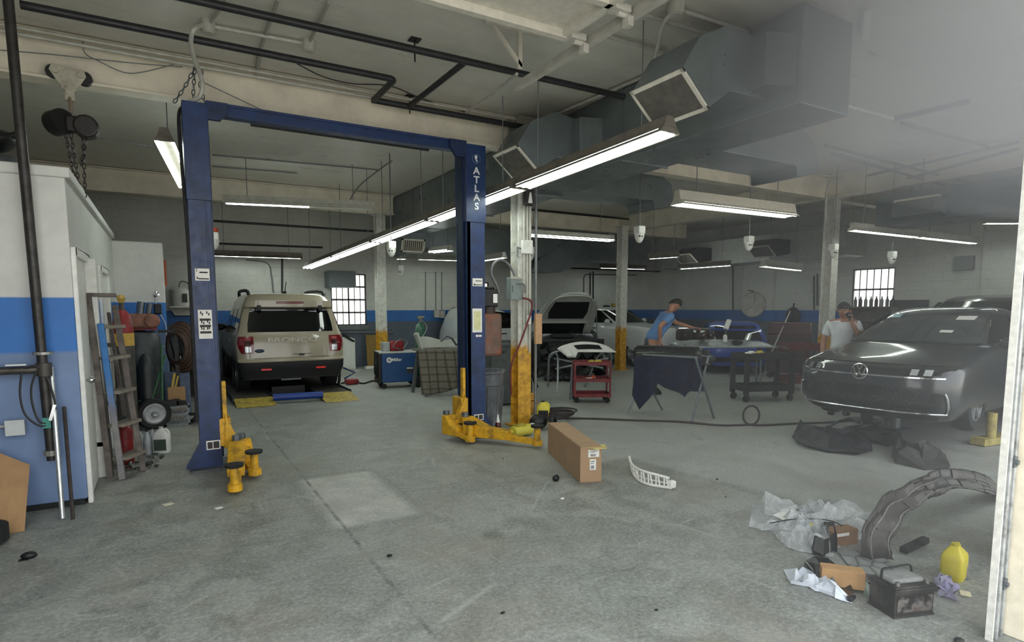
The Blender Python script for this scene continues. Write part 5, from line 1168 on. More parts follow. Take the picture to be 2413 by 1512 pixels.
# --- stripped car with its hood up
def HOODCAR():
    SILV = carpaint('grey_silver_paint', '9c9d99', .0)
    t = thing('stripped_car', 'car with its front stripped to a black engine bay and its grey hood raised', 'car', (8.72, 12.55, 0), R(152))
    S = CarShape([(.25, .80, -1.0, .9, .2, .1), (.5, .84, -1.0, .95, .2, .1), (.85, .84, -1.0, 1.0, .22, .1), (.98, .80, -1.0, 1.0, .25, .15), (1.2, .62, -.95, .6, .25, .2), (1.32, .5, -.9, .3, .25, .2), (1.36, .4, -.8, -.2, .2, .1)], 3.0, 2.6)
    S.body(.25, 1.36).out('body', DARKP, t, smooth=True)
    S.fpatch([1.0, 1.16, 1.3], [-.66, -.56, -.46], [.66, .56, .46], .008, 12).out('windshield', CARGLASS, t, smooth=True)
    for sx in (-1, 1):
        wheel(t, sx * .78, 1.35, .32, sx, .21); wheel(t, sx * .72, -.6, .32, sx, .21)
        M().box((sx * .72, 1.3, .78), (.16, 1.0, .16)).box((sx * .55, 1.55, .5), (.1, 1.2, .12)).out('inner_rail', BLACK, t, bev=.02)
    # engine bay clutter: block, covers, hoses, radiator support
    rnd = random.Random(3); E_ = mat('101112', .5, wear=.3)
    M().box((0, 1.35, .68), (.85, .75, .42)).box((.1, 1.3, .93), (.5, .42, .1)).out('engine', E_, t, bev=.05)
    M().bar((-.75, 2.0, .88), (.75, 2.0, .88), .08, .06).bar((-.75, 2.05, .35), (.75, 2.05, .35), .08, .08).bar((-.7, 2.0, .35), (-.7, 2.0, .9), .06, .06).bar((.7, 2.0, .35), (.7, 2.0, .9), .06, .06).out('radiator_support', E_, t)
    M().bb(-.5, .5, 1.9, 1.96, .38, .86).out('radiator', mat('1b1d1e', .6, wear=.2), t)
    for k in range(9):
        x, z = -.7 + k * .17, .35 + rnd.random() * .5
        M().tube(smoothpath([(x, 1.95, z), (x + .1, 2.15, z - .15), (x - .08, 2.2, z - .3), (x + .12, 2.1, max(.06, z - .5))]), .022, 6).out('hose', E_, t, smooth=True)
    for k in range(6): M().box((-.6 + k * .24, 2.12 + .06 * rnd.random(), .35 + .35 * rnd.random()), (.16, .12, .18), (rnd.random(), rnd.random(), 0)).out('bracket', mat('0c0d0d', .6, wear=.3) if k % 3 else mat('2a2c2d', .5), t, bev=.02)
    # raised hood: outer shell, inner frame with dark opening
    hinge = Vector((0, .95, .98)); ang = R(62)
    def hp(x, s, n): # x across, s along hood from hinge, n normal (towards engine)
        bow = .05 * math.sin(PI * min(1, s / 1.1)); c, s_ = math.cos(ang), math.sin(ang)
        return hinge + Vector((x - .30 * s + .12, s * c - (n - bow) * -s_ * 1.0, s * s_ + (n - bow) * -c))
    wd = lambda s: .74 - .22 * max(0, s / 1.1) ** 2.2
    M().grid(lambda u, v: hp((u * 2 - 1) * wd(v * 1.1) * (1 - .35 * max(0, v - .82) / .18 * abs(u * 2 - 1) ** 3), v * 1.1 - .12 * abs(u * 2 - 1) ** 2.5 * (v > .5) * (v - .5) * 2, 0), 16, 12).out('hood', SILV, t, smooth=True, solid=.02)
    M().grid(lambda u, v: hp((u * 2 - 1) * (.46 - .10 * abs(v - .4)) , .40 + v * .45, .028), 12, 8).out('hood_liner', BLACK, t, smooth=True)
    M().grid(lambda u, v: hp((u * 2 - 1) * (.54 - .04 * v), .02 + v * .30, .028), 12, 6).out('hood_liner', mat('16181a', .12, coat=.5), t, smooth=True)
    M().tube(smoothpath([hp(x, s, .03) for x, s in ((-.60, .1), (-.56, .6), (-.40, .95), (0, 1.02), (.40, .95), (.56, .6), (.60, .1))]), .025, 8).tube([hp(-.6, .3, .03), hp(.6, .3, .03)], .022, 8).out('hood_rib', SILV, t, smooth=True)
    M().tube([hp(-.6, .75, .03), (-.68, 1.55, .88)], .01, 6).out('hood_prop', GREYMETAL, t)
    for k in range(7): M().ball((-.7 + k * .2, 2.3 + .1 * rnd.random(), .06), (.13, .1, .06), 8, 5).out('loose_trim', BLACK, t)
HOODCAR()
# ------------------------------------------------------------------ people
def skinned(name, pts, edges, rad, material, par, root=0, sub=2):
    me = bpy.data.meshes.new(name); me.from_pydata([Vector(p) for p in pts], edges, []); me.materials.append(material)
    o = bpy.data.objects.new(name, me); COL.objects.link(o); o.parent = par
    k = o.modifiers.new('skin', 'SKIN'); k.use_smooth_shade = True; k.branch_smoothing = .4
    for i, v in enumerate(me.skin_vertices[0].data):
        r = rad[i]; v.radius = r if isinstance(r, tuple) else (r, r); v.use_root = (i == root)
    u = o.modifiers.new('sub', 'SUBSURF'); u.levels = sub; u.render_levels = sub
    return o
SKIN = mat('a5765c', .55, wear=.08); HAIR = mat('17120f', .6, wear=.3, scale=60)
def person(label, loc, rz, J, shirt, trousers, extra=None, face_turn=0.0):
    """J: joint positions in the person's own frame (x right, y forward)"""
    t = thing('person', label, 'person', loc, rz)
    P, E, Rd, ix = [], [], [], {}
    def v(k, p, r, parent=None):
        ix[k] = len(P); P.append(p); Rd.append(r)
        if parent is not None: E.append((ix[parent], ix[k]))
    L = lambda a, b, f: Vector(a) * (1 - f) + Vector(b) * f
    pel, ch, nk, hd = J['pelvis'], J['chest'], J['neck'], J['head']
    v('pelvis', pel, (.15, .11)); v('waist', L(pel, ch, .45), (.135, .10), 'pelvis'); v('chest', ch, (.155, .115), 'waist'); v('upper', L(ch, nk, .62), (.12, .09), 'chest'); v('neck', nk, .058, 'upper')
    up = (Vector(hd) - Vector(nk)).normalized(); v('jaw', Vector(hd) - up * .075, (.066, .078), 'neck'); v('head', hd, (.083, .098), 'jaw'); v('crown', Vector(hd) + up * .075, (.068, .08), 'head')
    for s in 'rl':
        v('sh' + s, J['sh' + s], .068, 'upper'); v('ua' + s, L(J['sh' + s], J['el' + s], .55), .048, 'sh' + s); v('el' + s, J['el' + s], .041, 'ua' + s); v('fa' + s, L(J['el' + s], J['wr' + s], .4), .038, 'el' + s); v('wr' + s, J['wr' + s], .027, 'fa' + s)
        w, d = Vector(J['wr' + s]), Vector(J['hand' + s]).normalized(); n = Vector(J.get('palm' + s, (0, 0, -1))).normalized(); a = d.cross(n).normalized()
        v('pm' + s, w + d * .06, (.030, .020), 'wr' + s)
        curl = J.get('curl' + s, .5)
        for k in range(4):
            o = a * (k - 1.5) * .020; b = w + d * .095 + o; l = (.040, .046, .043, .034)[k]
            v('f%d%s' % (k, s), b, .0105, 'pm' + s); e = b + (d * (1 - curl * .5) + n * curl * .6).normalized() * l; v('g%d%s' % (k, s), e, .0095, 'f%d%s' % (k, s)); v('h%d%s' % (k, s), e + (d * (1 - curl * 1.3) + n * curl).normalized() * l * .8, .008, 'g%d%s' % (k, s))
        th = a * (-1 if s == 'r' else 1); b = w + d * .035 + th * .032; v('t0' + s, b, .013, 'pm' + s); v('t1' + s, b + (d + th * .8 + n * curl * .6).normalized() * .045, .0105, 't0' + s)
        v('hp' + s, J['hp' + s], .098, 'pelvis'); v('th' + s, L(J['hp' + s], J['kn' + s], .5), .082, 'hp' + s); v('kn' + s, J['kn' + s], .060, 'th' + s); v('cf' + s, L(J['kn' + s], J['an' + s], .35), .057, 'kn' + s); v('an' + s, J['an' + s], .040, 'cf' + s)
        v('ft' + s, Vector(J['an' + s]) + Vector((0, .13, -.045)), (.042, .030), 'an' + s)
    skinned('body', P, E, Rd, SKIN, t)
    # shirt over torso and upper arms
    P2, E2, R2 = [], [], []
    def w2(p, r, q=None):
        P2.append(p); R2.append(r)
        if q is not None: E2.append((q, len(P2) - 1))
        return len(P2) - 1
    a = w2(L(pel, ch, -.12), (.178, .138)); b = w2(L(pel, ch, .4), (.170, .132), a); c = w2(ch, (.185, .142), b); d = w2(L(ch, nk, .6), (.150, .115), c); w2(L(ch, nk, .88), .075, d)
    for s in 'rl':
        e = w2(J['sh' + s], .088, d); w2(L(J['sh' + s], J['el' + s], .45), .074, e); 
    for s in 'rl': pass
    for s, e in (('r', 5), ('l', 7)): E2.append((e + 1, w2(L(J['sh' + s], J['el' + s], .68), .070)))
    skinned('shirt', P2, E2, R2, shirt, t, 2)
    P3, E3, R3 = [Vector(pel)], [], [(.165, .128)]
    P3.append(L(pel, ch, .12)); R3.append((.158, .122)); E3.append((0, 1))
    for s in 'rl':
        k = len(P3); P3 += [J['hp' + s], L(J['hp' + s], J['kn' + s], .5), J['kn' + s], L(J['kn' + s], J['an' + s], .5), Vector(J['an' + s]) + Vector((0, 0, .02))]; R3 += [.113, .1, .078, .074, .068]
        E3 += [(0, k), (k, k + 1), (k + 1, k + 2), (k + 2, k + 3), (k + 3, k + 4)]
    skinned('trousers', P3, E3, R3, trousers, t)
    for s in 'rl':
        f = Vector(J['an' + s]); M().loft([[f + Vector((math.cos(q) * .052 * k, .055 + math.sin(q) * .155 * k, z)) for q in [2 * PI * j / 20 for j in range(20)]] for k, z in ((.96, -.095), (1, -.07), (.9, -.035), (.55, .02))]).out('shoe', BLACK, t, smooth=True)
    # head details
    rot = Matrix.Rotation(face_turn, 3, 'Z'); fw = rot @ Vector((0, 1, 0)); fw = (fw - up * fw.dot(up)).normalized(); sd = fw.cross(up); H = Vector(hd)
    hm = M().grid(lambda u, q: H + up * .02 + (sd * math.cos(2 * PI * u) * .093 + fw * (math.sin(2 * PI * u) * .106 - .008)) * math.cos(q * PI / 2 * .98) + up * math.sin(q * PI / 2) * .115 - up * .055 * max(0, -math.sin(2 * PI * u)) * (1 - q) + up * .035 * max(0, math.sin(2 * PI * u)) * (1 - q), 24, 8)
    hm.out('hair', HAIR, t, smooth=True)
    for s in (-1, 1):
        M().ball(H + sd * s * .088 - up * .015, (.014, .022, .032), 10, 6).out('ear', SKIN, t, smooth=True)
        e = M().ball(H + fw * .085 + sd * s * .032 + up * .004, (.013, .011, .009), 10, 6).out('eye', mat('d9d4cc', .3, wear=0), t, smooth=True); M().ball(H + fw * .094 + sd * s * .032 + up * .004, (.006, .005, .006), 8, 6).out('iris', BLACK, e)
        M().bar(H + fw * .092 + sd * s * .017 + up * .026, H + fw * .084 + sd * s * .05 + up * .028, .008, .008).out('eyebrow', HAIR, t)
    M().add([H + fw * .088 + up * .012, H + fw * .088 - up * .032 + sd * .017, H + fw * .088 - up * .032 - sd * .017, H + fw * .118 - up * .028], [(0, 1, 3), (0, 3, 2), (1, 2, 3), (0, 2, 1)]).out('nose', SKIN, t, sub=1)
    M().ball(H + fw * .082 - up * .058, (.024, .012, .008), 10, 6).out('mouth', mat('7d463c', .5, wear=.05), t, smooth=True)
    return t
def shirt_mat(name, c, print_col=None, back=False):
    s = Nodes(name); n = s.noise(s.obj(), 7, 5); cc = lin(c); col = s.ramp(n, [(.3, tuple(x * .85 for x in cc[:3])), (.7, tuple(min(1, x * 1.06) for x in cc[:3]))])
    if print_col:
        x, y, z = s.xyz(s.obj()); stripes = s.math('GREATER_THAN', s.noise(s.scale(s.obj(), (30, 30, 60)), 1.0, 3), .5)
        def band(v, a, b): return s.math('MULTIPLY', s.math('GREATER_THAN', v, a), s.math('LESS_THAN', v, b))
        m = s.math('MULTIPLY', s.math('MULTIPLY', band(z, 1.30, 1.44), band(x, -.10, .12)), s.math('LESS_THAN', y, .2)); col = s.mix(s.math('MULTIPLY', s.math('MULTIPLY', m, stripes), .7), col, print_col)
    s.put(s.b.inputs['Base Color'], col); s.set(rough=.85); s.bump(n, .3, .02); return s.m
JEANS = mat('3d4a50', .85, wear=.2, scale=20)
p1 = person('man in a light blue t-shirt leaning forward with one arm stretched out', (7.75, 8.2, 0), R(-110), dict(
    pelvis=(0, 0, .95), chest=(0, .20, 1.25), neck=(.0, .34, 1.46), head=(.0, .42, 1.57), shr=(.17, .28, 1.39), shl=(-.17, .32, 1.40), elr=(.30, .02, 1.20), wrr=(.22, .06, .98), handr=(0, .2, -1), palmr=(-1, 0, 0),
    ell=(-.19, .55, 1.25), wrl=(-.10, .80, 1.17), handl=(.1, 1, -.1), palml=(0, 0, -1), hpr=(.09, 0, .90), hpl=(-.09, 0, .90), knr=(.10, .03, .50), knl=(-.10, .06, .50), anr=(.10, -.04, .10), anl=(-.11, .02, .10)), shirt_mat('light_blue_cotton', '5f87bb', '3a5580'), JEANS)
p1.scale = (1.08, 1.08, 1.05)
p2 = person('man in a white t-shirt holding a phone to his mouth behind the sedan', (8.75, 5.2, 0), R(122), dict(
    pelvis=(0, 0, .93), chest=(0, .02, 1.24), neck=(0, .04, 1.44), head=(0, .08, 1.56), shr=(.18, .0, 1.37), shl=(-.18, .02, 1.37), elr=(.25, -.02, 1.08), wrr=(.25, .12, .86), handr=(0, .3, -1), palmr=(-1, 0, 0),
    ell=(-.22, .14, 1.16), wrl=(-.11, .20, 1.38), handl=(.25, .1, 1), palml=(.6, .8, .0), curll=.9, hpr=(.09, 0, .88), hpl=(-.09, 0, .88), knr=(.10, .03, .49), knl=(-.10, .03, .49), anr=(.10, -.02, .10), anl=(-.10, -.02, .10)), shirt_mat('white_cotton', 'd9dde0'), JEANS, face_turn=R(-14))
t = thing('phone', 'black phone held to the mouth of the man in white', 'phone', (0, 0, 0)); 
_pm = Matrix.Rotation(R(122), 4, 'Z'); t.location = Vector((8.75, 5.2, 0)) + (_pm @ Vector((-.075, .235, 1.475))); t.rotation_euler = (R(-25), R(35), R(122))
M().box((0, 0, 0), (.07, .011, .145)).out('case', BLACK, t, bev=.004); M().box((0, .007, 0), (.062, .002, .13)).out('screen', mat('2a2f36', .1), t)

# ------------------------------------------------------------------ around the white and yellow column
CX, CY = 4.13, 6.86
t = thing('disconnect_box', 'grey electrical switch box on the side of the column behind the lift', 'electrical box', (3.95, 6.75, 1.77), world=True)
M().bb(3.86, 4.03, 6.66, 6.78, 1.70, 1.99).out('box_body', mat('7d8886', .45, wear=.12), t, bev=.008); M().bb(3.88, 3.905, 6.645, 6.66, 1.80, 1.88).out('handle', GREYMETAL, t); M().bb(3.855, 4.035, 6.65, 6.66, 1.97, 2.0).out('lid_edge', STEELW, t)
pipe('conduit', 'grey flexible conduit arching from the column box to the lift motor', smoothpath([AY(x, y, 6.70) for x, y in ((1210, 700), (1213, 655), (1200, 625), (1180, 612), (1163, 622), (1158, 645), (1170, 672), (1176, 690))]), .016, GREYPIPE, 'conduit', bends=False)
t = thing('column_conduits', 'white conduits and boxes strapped to the face of the yellow and white column', 'conduit', (4.15, 6.72, 1.2), world=True)
for x, z0 in ((4.10, 1.2), (4.15, 1.35), (4.19, 1.0)): M().tube([(x, 6.735, z0), (x, 6.735, 3.3)], .014, 8).out('conduit', CONDUIT, t, smooth=True)
M().bb(4.06, 4.22, 6.70, 6.75, 2.30, 2.48).out('outlet_box', WHITE, t, bev=.01); M().bb(4.13, 4.20, 6.70, 6.74, 1.38, 1.5).out('switch_box', WHITE, t, bev=.008); M().tube([(4.03, 6.7, 2.36), (3.985, 6.7, 2.38), (3.985, 6.7, 2.25)], .012).out('hook', GREYPIPE, t)
M().tube([(4.29, 6.74, .02), (4.29, 6.74, 3.3)], .02, 8).out('riser', GREYPIPE, t, smooth=True)
single(M().bb(4.24, 4.34, 6.66, 6.70, 1.12, 1.52), 'wood_board', 'raw pine board fixed beside the column', 'board', mat('c09a74', .8, wear=.12))
pipe('air_hose', 'dark red air hose hanging from the column', smoothpath([AY(x, y, 6.62) for x, y in ((1232, 702), (1250, 708), (1253, 728), (1243, 760), (1225, 810), (1208, 850), (1203, 880), (1205, 930))]), .013, mat('6a2a28', .6, wear=.2), 'hose', bends=False)
single(M().tube(elbow([AY(1218, 668, 6.6), AY(1236, 668, 6.6), AY(1238, 690, 6.6)], .05), .012), 'grey_valve', 'small grey pipe valve right of the column', 'valve', GREYPIPE, smooth=True)
t = thing('trash_can', 'grey round plastic trash can behind the right lift post', 'trash can', (3.715, 7.12, 0), world=True)
TC = mat('63676b', .55, wear=.22, scale=7, dirt='8f9396')
M().lathe([(0, 0), (.20, 0), (.215, .02), (.25, .56), (.262, .57), (.262, .62), (.27, .72), (.285, .73), (.285, .76), (.26, .76), (.24, .5), (.2, .03), (0, .03)], (3.715, 7.12, 0), n=32).out('bin', TC, t, smooth=True)
m = M()
for k in range(10): q = 2 * PI * k / 10; m.bar((3.715 + .222 * math.cos(q), 7.12 + .222 * math.sin(q), .06), (3.715 + .252 * math.cos(q), 7.12 + .252 * math.sin(q), .55), .02, .012)
m.out('rib', TC, t)
t = thing('steel_cabinet', 'dark green grey steel cabinet behind the trash can', 'cabinet', (4.8, 8.6, 0), world=True)
M().bb(4.50, 5.10, 8.4, 8.9, .02, .98).out('body', mat('4a5150', .5, .2, wear=.2), t, bev=.02); M().ball((4.72, 8.39, .90), (.06, .015, .025), 12, 6).out('badge', mat('39403f', .4), t); M().bb(4.48, 5.12, 8.38, 8.92, .97, 1.0).out('top', mat('3a3f3e', .5, wear=.2), t)
t = thing('spray_bottle', 'dark red bottle with a white nozzle on the floor by the lift arm', 'bottle', (3.55, 6.45, 0))
M().lathe([(0, 0), (.034, 0), (.036, .01), (.036, .15), (.026, .17), (0, .17)], n=16).out('bottle', mat('4a1418', .35, wear=.2), t, smooth=True); M().lathe([(.026, .165), (.022, .19), (.008, .25), (.006, .27), (0, .27)], n=14).out('nozzle', PAPER, t, smooth=True); M().lathe([(.0368, .06), (.0368, .085)], n=16).out('label_band', mat('c8c0bc', .6), t)
jug('yellow jug standing behind the black box by the column', (4.57, 6.98, 0), (.19, .13, .29), mat('d6c83c', .45, wear=.06), -.5, cap=BLACK, lab=BLACK)
t = thing('oil_jug', 'yellow jug lying on its side before the column', 'jug', (3.78, 6.27, 0), R(10)); Y2 = mat('cfc24a', .5, wear=.08)
M().loft([[Vector((x, math.cos(q) * .085 * k, .075 + math.sin(q) * .07 * k)) for q in [2 * PI * j / 20 for j in range(20)]] for x, k in ((-.15, .5), (-.14, .9), (-.05, 1), (.12, 1), (.15, .9), (.155, .4))]).out('bottle', Y2, t, smooth=True); M().box((-.02, 0, .148), (.16, .09, .015)).out('side_panel', mat('a89d3a', .6), t, bev=.005); M().cyl((-.15, 0, .075), (-.185, 0, .075), .03).out('neck', Y2, t)
t = thing('black_charger', 'black coiled power tool on the floor between the yellow jugs', 'tool', (4.22, 6.5, 0), world=True)
M().ball((4.2, 6.52, .10), (.13, .10, .10), 16, 10).out('body', BLACK, t, smooth=True); M().lathe([(.05, -.03), (.09, -.03), (.1, 0), (.09, .03), (.05, .03)], (4.34, 6.38, .10), (.6, -.7, .2), 20).out('reel', BLACK, t, smooth=True); M().cyl((4.36, 6.36, .06), (4.5, 6.2, .05), .03).out('nozzle', GREYMETAL, t); M().ball((4.1, 6.5, .05), (.05, .07, .06), 10, 6).out('rag', PAPER, t)
for n, (z0, dx) in enumerate(((0, 0), (.10, .01), (.21, -.01))): single(M().box((4.70 + dx, 7.55, z0 + .05), (.20, .12, .098)), 'wood_block', ['yellow wood block at the bottom of the stack by the column', 'yellow wood block in the middle of the stack by the column', 'yellow wood block on top of the stack by the column'][n], 'block', mat('c08f3e', .75, wear=.2), 'stacked wood blocks', bev=.004)
t = thing('rubber_hose', 'long dark rubber hose coiled by the box and looping across the floor', 'hose', (5.5, 6.5, 0), world=True); HM = mat('3a3332', .65, wear=.2)
pts = [AZ(x, y, .014) for x, y in ((1325, 985), (1400, 986), (1500, 990), (1600, 993), (1690, 1001), (1738, 1001))]
lp = AZ(1752, 1000, .014); rr = _r
pts += [lp + rr * (.1 + .11 * math.sin(q)) * 1.0 + Vector((0, 0, .13 - .13 * math.cos(q))) for q in [.3 + i * (2 * PI - .3) / 16 for i in range(17)]]
pts += [AZ(x, y, .014) for x, y in ((1800, 1001), (1880, 997), (1960, 994), (2030, 988))]
M().tube(smoothpath(pts, 4), .014, 8).out('hose', HM, t, smooth=True)
cc = AZ(1302, 985, .02)
for k in range(5): M().tube([cc + Vector((math.cos(q) * (.24 + .02 * (k % 3)) + .03 * k, math.sin(q) * (.17 + .015 * k), .015 + .022 * k)) for q in [2 * PI * j / 24 for j in range(24)]], .013, 8, closed=True).out('coil', HM, t, smooth=True)
pipe('cable', 'thin black cable hanging from the bench behind the column', smoothpath([AY(x, y, 9.2) for x, y in ((1247, 880), (1253, 905), (1250, 935), (1240, 955))]), .01, BLACK, 'cable', bends=False)
t = thing('engine_cover', 'black engine assembly draped on a stand right of the column', 'engine', (6.2, 10.4, 0), world=True)
M().box((6.05, 10.3, .72), (.6, .5, .45)).ball((6.2, 10.1, .95), (.3, .25, .12)).out('engine', BLACK, t, bev=.08); M().bar((5.85, 10.2, .5), (5.7, 10.0, 0), .05, .05).bar((6.3, 10.2, .5), (6.4, 10.0, 0), .05, .05).bar((6.0, 10.5, .5), (5.9, 10.7, 0), .05, .05).out('stand_leg', BLACK, t); M().bb(5.55, 5.72, 10.0, 10.02, .15, .6).out('rag', mat('6f9aa5', .8, wear=.2), t)

# ------------------------------------------------------------------ long carton, grille piece
t = thing('cardboard_box', 'long narrow cardboard carton with two white labels on the floor', 'box', (3.22, 4.29, 0), R(-19.2))
CB = mat('a78a6c', .85, wear=.06, scale=4)
m = M().bb(0, .205, 0, 1.19, 0, .33); m.out('carton', CB, t, bev=.003)
M().bb(.003, .202, .0, 1.18, .331, .335).out('lid_flap', CB, t)
M().prism([(.04, .03), (.27, .11), (.24, -.05), (.13, -.07)], (0, 0, .322), (1, 0, 0), (0, 1, 0), (0, 0, .004)).out('inner_flap', mat('d0c07a', .8), t)
def label(par, x0, x1, z0, z1, name='shipping_label'):
    o = M().bb(x0, x1, -.004, -.001, z0, z1).out(name, PAPER, par); m = M(); k = random.Random(x0)
    for i in range(9): a = x0 + (x1 - x0) * (.2 + .055 * i); m.bb(a, a + (x1 - x0) * (.015 + .02 * k.random()), -.0055, -.004, z0 + (z1 - z0) * .12, z0 + (z1 - z0) * .42)
    m.bb(x0 + (x1 - x0) * .12, x0 + (x1 - x0) * .8, -.0055, -.004, z0 + (z1 - z0) * .78, z0 + (z1 - z0) * .84).bb(x0 + (x1 - x0) * .12, x0 + (x1 - x0) * .6, -.0055, -.004, z0 + (z1 - z0) * .6, z0 + (z1 - z0) * .65); m.out('label_print', mat('4a4a4a', .7, wear=0), o)
label(t, .075, .18, .235, .305); label(t, .09, .15, .115, .215)
t = thing('grille_trim', 'curved white plastic lattice trim lying on the floor', 'trim', AZ(1510, 1130), world=True)
c = smoothpath([AZ(x, y, 0) for x, y in ((1487, 1098), (1492, 1118), (1505, 1134), (1528, 1144), (1555, 1149), (1582, 1153))], 6); n_ = len(c)
wd = [.05 + .06 * math.sin(PI * min(1, (i + 4) / n_)) for i in range(n_)]
top = [c[i] + Vector((.0, .03, .09 + .03 * math.sin(PI * i / n_))) for i in range(n_)]
M().tube([p + Vector((0, 0, .014)) for p in c], .013, 6).tube(top, .012, 6).out('rail', PAPER, t, smooth=True); m = M()
for i in range(0, n_ - 1, 2): m.bar(c[i] + Vector((0, 0, .012)), top[min(n_ - 1, i + (1 if i % 4 else 0))], .012, .008)
m.tube([(c[i] + top[i]) / 2 for i in range(n_)], .005, 5); m.out('lattice', PAPER, t); M().box(c[-1] + Vector((.02, .02, .04)), (.07, .06, .07)).out('bracket', PAPER, t, bev=.015)
single(M().ball(AZ(1310, 1126, .03), (.035, .03, .03), 10, 6).ball(AZ(1312, 1122, .04), (.015, .02, .02), 8, 5), 'rubber_plug', 'small black rubber plug on the floor left of the carton', 'plug', BLACK, smooth=True)
single(M().ball(AZ(68, 1308, .02), (.045, .03, .025), 10, 6).bb(-.88, -.83, 4.70, 4.73, 0, .006), 'plastic_lump', 'small black lump on the floor at the lower left', 'debris', BLACK, smooth=True)
for n, (px, py, s) in enumerate(((396, 1188, .06), (515, 1197, .045))): v = AZ(px, py); single(M().box((v.x, v.y, .003), (s * 1.2, s, .003), (0, 0, .4)), 'paper_scrap', ['larger cream paper scrap on the floor left of the lift arm', 'smaller paper scrap on the floor below the lift arm'][n], 'paper', mat('d8cfb8', .8) if n == 0 else PAPER)

# ------------------------------------------------------------------ back of the hall, left to centre
single(M().bb(3.64, 4.32, 15.45, YB, 2.12, 2.54), 'air_conditioner', 'grey box unit fixed over the upper corner of the back window', 'air conditioner', mat('6d7678', .5, wear=.1), bev=.015)
t = thing('white_fender', 'upright white fender with a black top edge behind the SUV', 'fender', (4.25, 15.3, 0), world=True)
M().grid(lambda u, v: Vector((3.72 + u * .46 - .10 * max(0, .5 - v) * (1 - u), 15.2 + .12 * math.sin(PI * u) * (1 - v * .3), v * (.80 + .06 * math.sin(u * PI)) - .02 * 0)), 14, 12).out('panel', PAPER, t, smooth=True, solid=.02)
M().tube(smoothpath([(3.69, 15.2, .80), (3.77, 15.22, .92), (3.92, 15.25, .90), (4.07, 15.22, .80), (4.17, 15.2, .74)]), .03, 6).out('top_edge', BLACK, t, smooth=True)
single(M().ball((3.30, 13.9, .62), (.16, .08, .30), 14, 10).bb(3.2, 3.4, 13.86, 13.94, 0, .5), 'maroon_part', 'dark maroon car part standing behind the right side of the SUV', 'car part', mat('2a0d10', .25, wear=.1, coat=.5), smooth=True)
single(M().box((4.95, 15.75, .44), (.62, .03, .86), (R(-7), 0, 0)), 'cardboard_sheet', 'tan cardboard sheet leaning under the back window', 'cardboard', mat('8f7440', .85))
single(M().bb(4.5, 5.15, 15.35, 15.5, 0, .06), 'white_plank', 'white plank on the floor in front of the leaning cardboard', 'plank', PAPER)
t = thing('jack', 'red floor tool with a blue strap by the right rear wheel of the SUV', 'jack', (3.35, 12.4, 0), world=True); M().box((3.32, 12.4, .06), (.26, .2, .10)).out('base', RED, t, bev=.02); M().tube([(3.2, 12.5, .12), (3.45, 12.6, .22), (3.2, 12.6, .34)], .02).out('strap', mat('23406f', .6), t)
pipe('welding_cable', 'black cables trailing on the floor left of the blue welder', smoothpath([AZ(x, y, .015) for x, y in ((805, 903), (830, 896), (855, 903), (880, 897), (900, 905))]), .018, BLACK, 'cable', bends=False)
t = thing('welder', 'blue wheeled welding machine with a white round logo', 'welder', (4.0, 11.55, 0), R(-8))
WB = mat('1f4a7c', .4, wear=.1)
M().bb(-.33, .36, -.24, .24, .12, .70).out('body', WB, t, bev=.02); M().bb(-.40, -.32, -.24, .24, .10, .72).out('front_panel', BLACK, t, bev=.02); M().bb(-.38, .37, -.25, .25, .70, .735).out('lid', mat('b9bcbb', .45), t, bev=.01)
M().tube([(-.36, -.22, .70), (-.46, -.22, .75), (-.46, -.22, .35)], .014).out('handle', BLACK, t)
w = M().lathe([(0, .004), (.055, .004), (.055, 0)], (-.18, -.245, .57), (0, -1, 0), 24).out('logo_disc', PAPER, t); M().prism([(-.035, -.01), (-.005, .03), (.005, .0), (.035, .012), (.01, -.03), (-.004, -.004)], (-.18, -.251, .57), (1, 0, 0), (0, 0, 1), (0, -.002, 0)).out('logo_mark', WB, w)
words('Miller', .085, PAPER, t, (-.03, -.246, .572), (1, 0, 0), (0, 0, 1), 'lettering', .002)
M().bb(.17, .31, -.246, -.243, .28, .42).out('data_plate', mat('2e3338', .5), t); M().bb(.17, .29, -.248, -.246, .385, .41).out('data_plate_print', PAPER, t)
for x, y in ((-.28, -.2), (-.28, .2)): M().cyl((x - .0, y - .02, .05), (x, y + .02, .05), .05).out('caster', RUBBER, t); 
for y in (-.27, .27): M().lathe([(0, .02), (.05, .025), (.1, .02), (.12, .01), (.12, -.02), (0, -.02)], (.40, y, .12), (0, -1, 0), 20).out('wheel', RUBBER, t, smooth=True)
M().bb(.36, .56, -.2, .2, .06, .1).out('bottle_tray', BLACK, t)
for k in range(3): M().tube([(-.43 + .02 * k, -.1 + .12 * math.cos(q), .38 + .14 * math.sin(q) - .02 * k) for q in [2 * PI * j / 18 for j in range(18)]], .014, 6, closed=True).out('torch_cable', BLACK, t)
t = thing('battery_charger', 'red tool box with coiled lead on top of the welder', 'charger', (4.0, 11.52, .735)); M().box((.0, 0, .10), (.28, .2, .2)).out('case', RED, t, bev=.03); M().box((-.22, .02, .09), (.14, .18, .18)).out('front', mat('a9adad', .5), t, bev=.01); M().tube(smoothpath([(.1, -.12, .05), (.2, -.12, .18), (.05, -.12, .24), (-.1, -.12, .1), (.05, -.12, .03)]), .01, 6).out('lead', GREYPIPE, t)
t = thing('gas_cylinder', 'green gas cylinder with regulator behind the white bumper', 'gas cylinder', (4.62, 11.55, .1), world=True); M().lathe([(0, 0), (.11, 0), (.115, 1.0), (.09, 1.14), (.03, 1.2), (0, 1.2)], (4.56, 11.6, .1)).out('bottle', mat('2a5a44', .4, wear=.15), t, smooth=True); M().cyl((4.56, 11.6, 1.28), (4.56, 11.6, 1.42), .025).cyl((4.48, 11.55, 1.40), (4.62, 11.55, 1.40), .03).out('valve', mat('8f8a78', .4, .5), t)
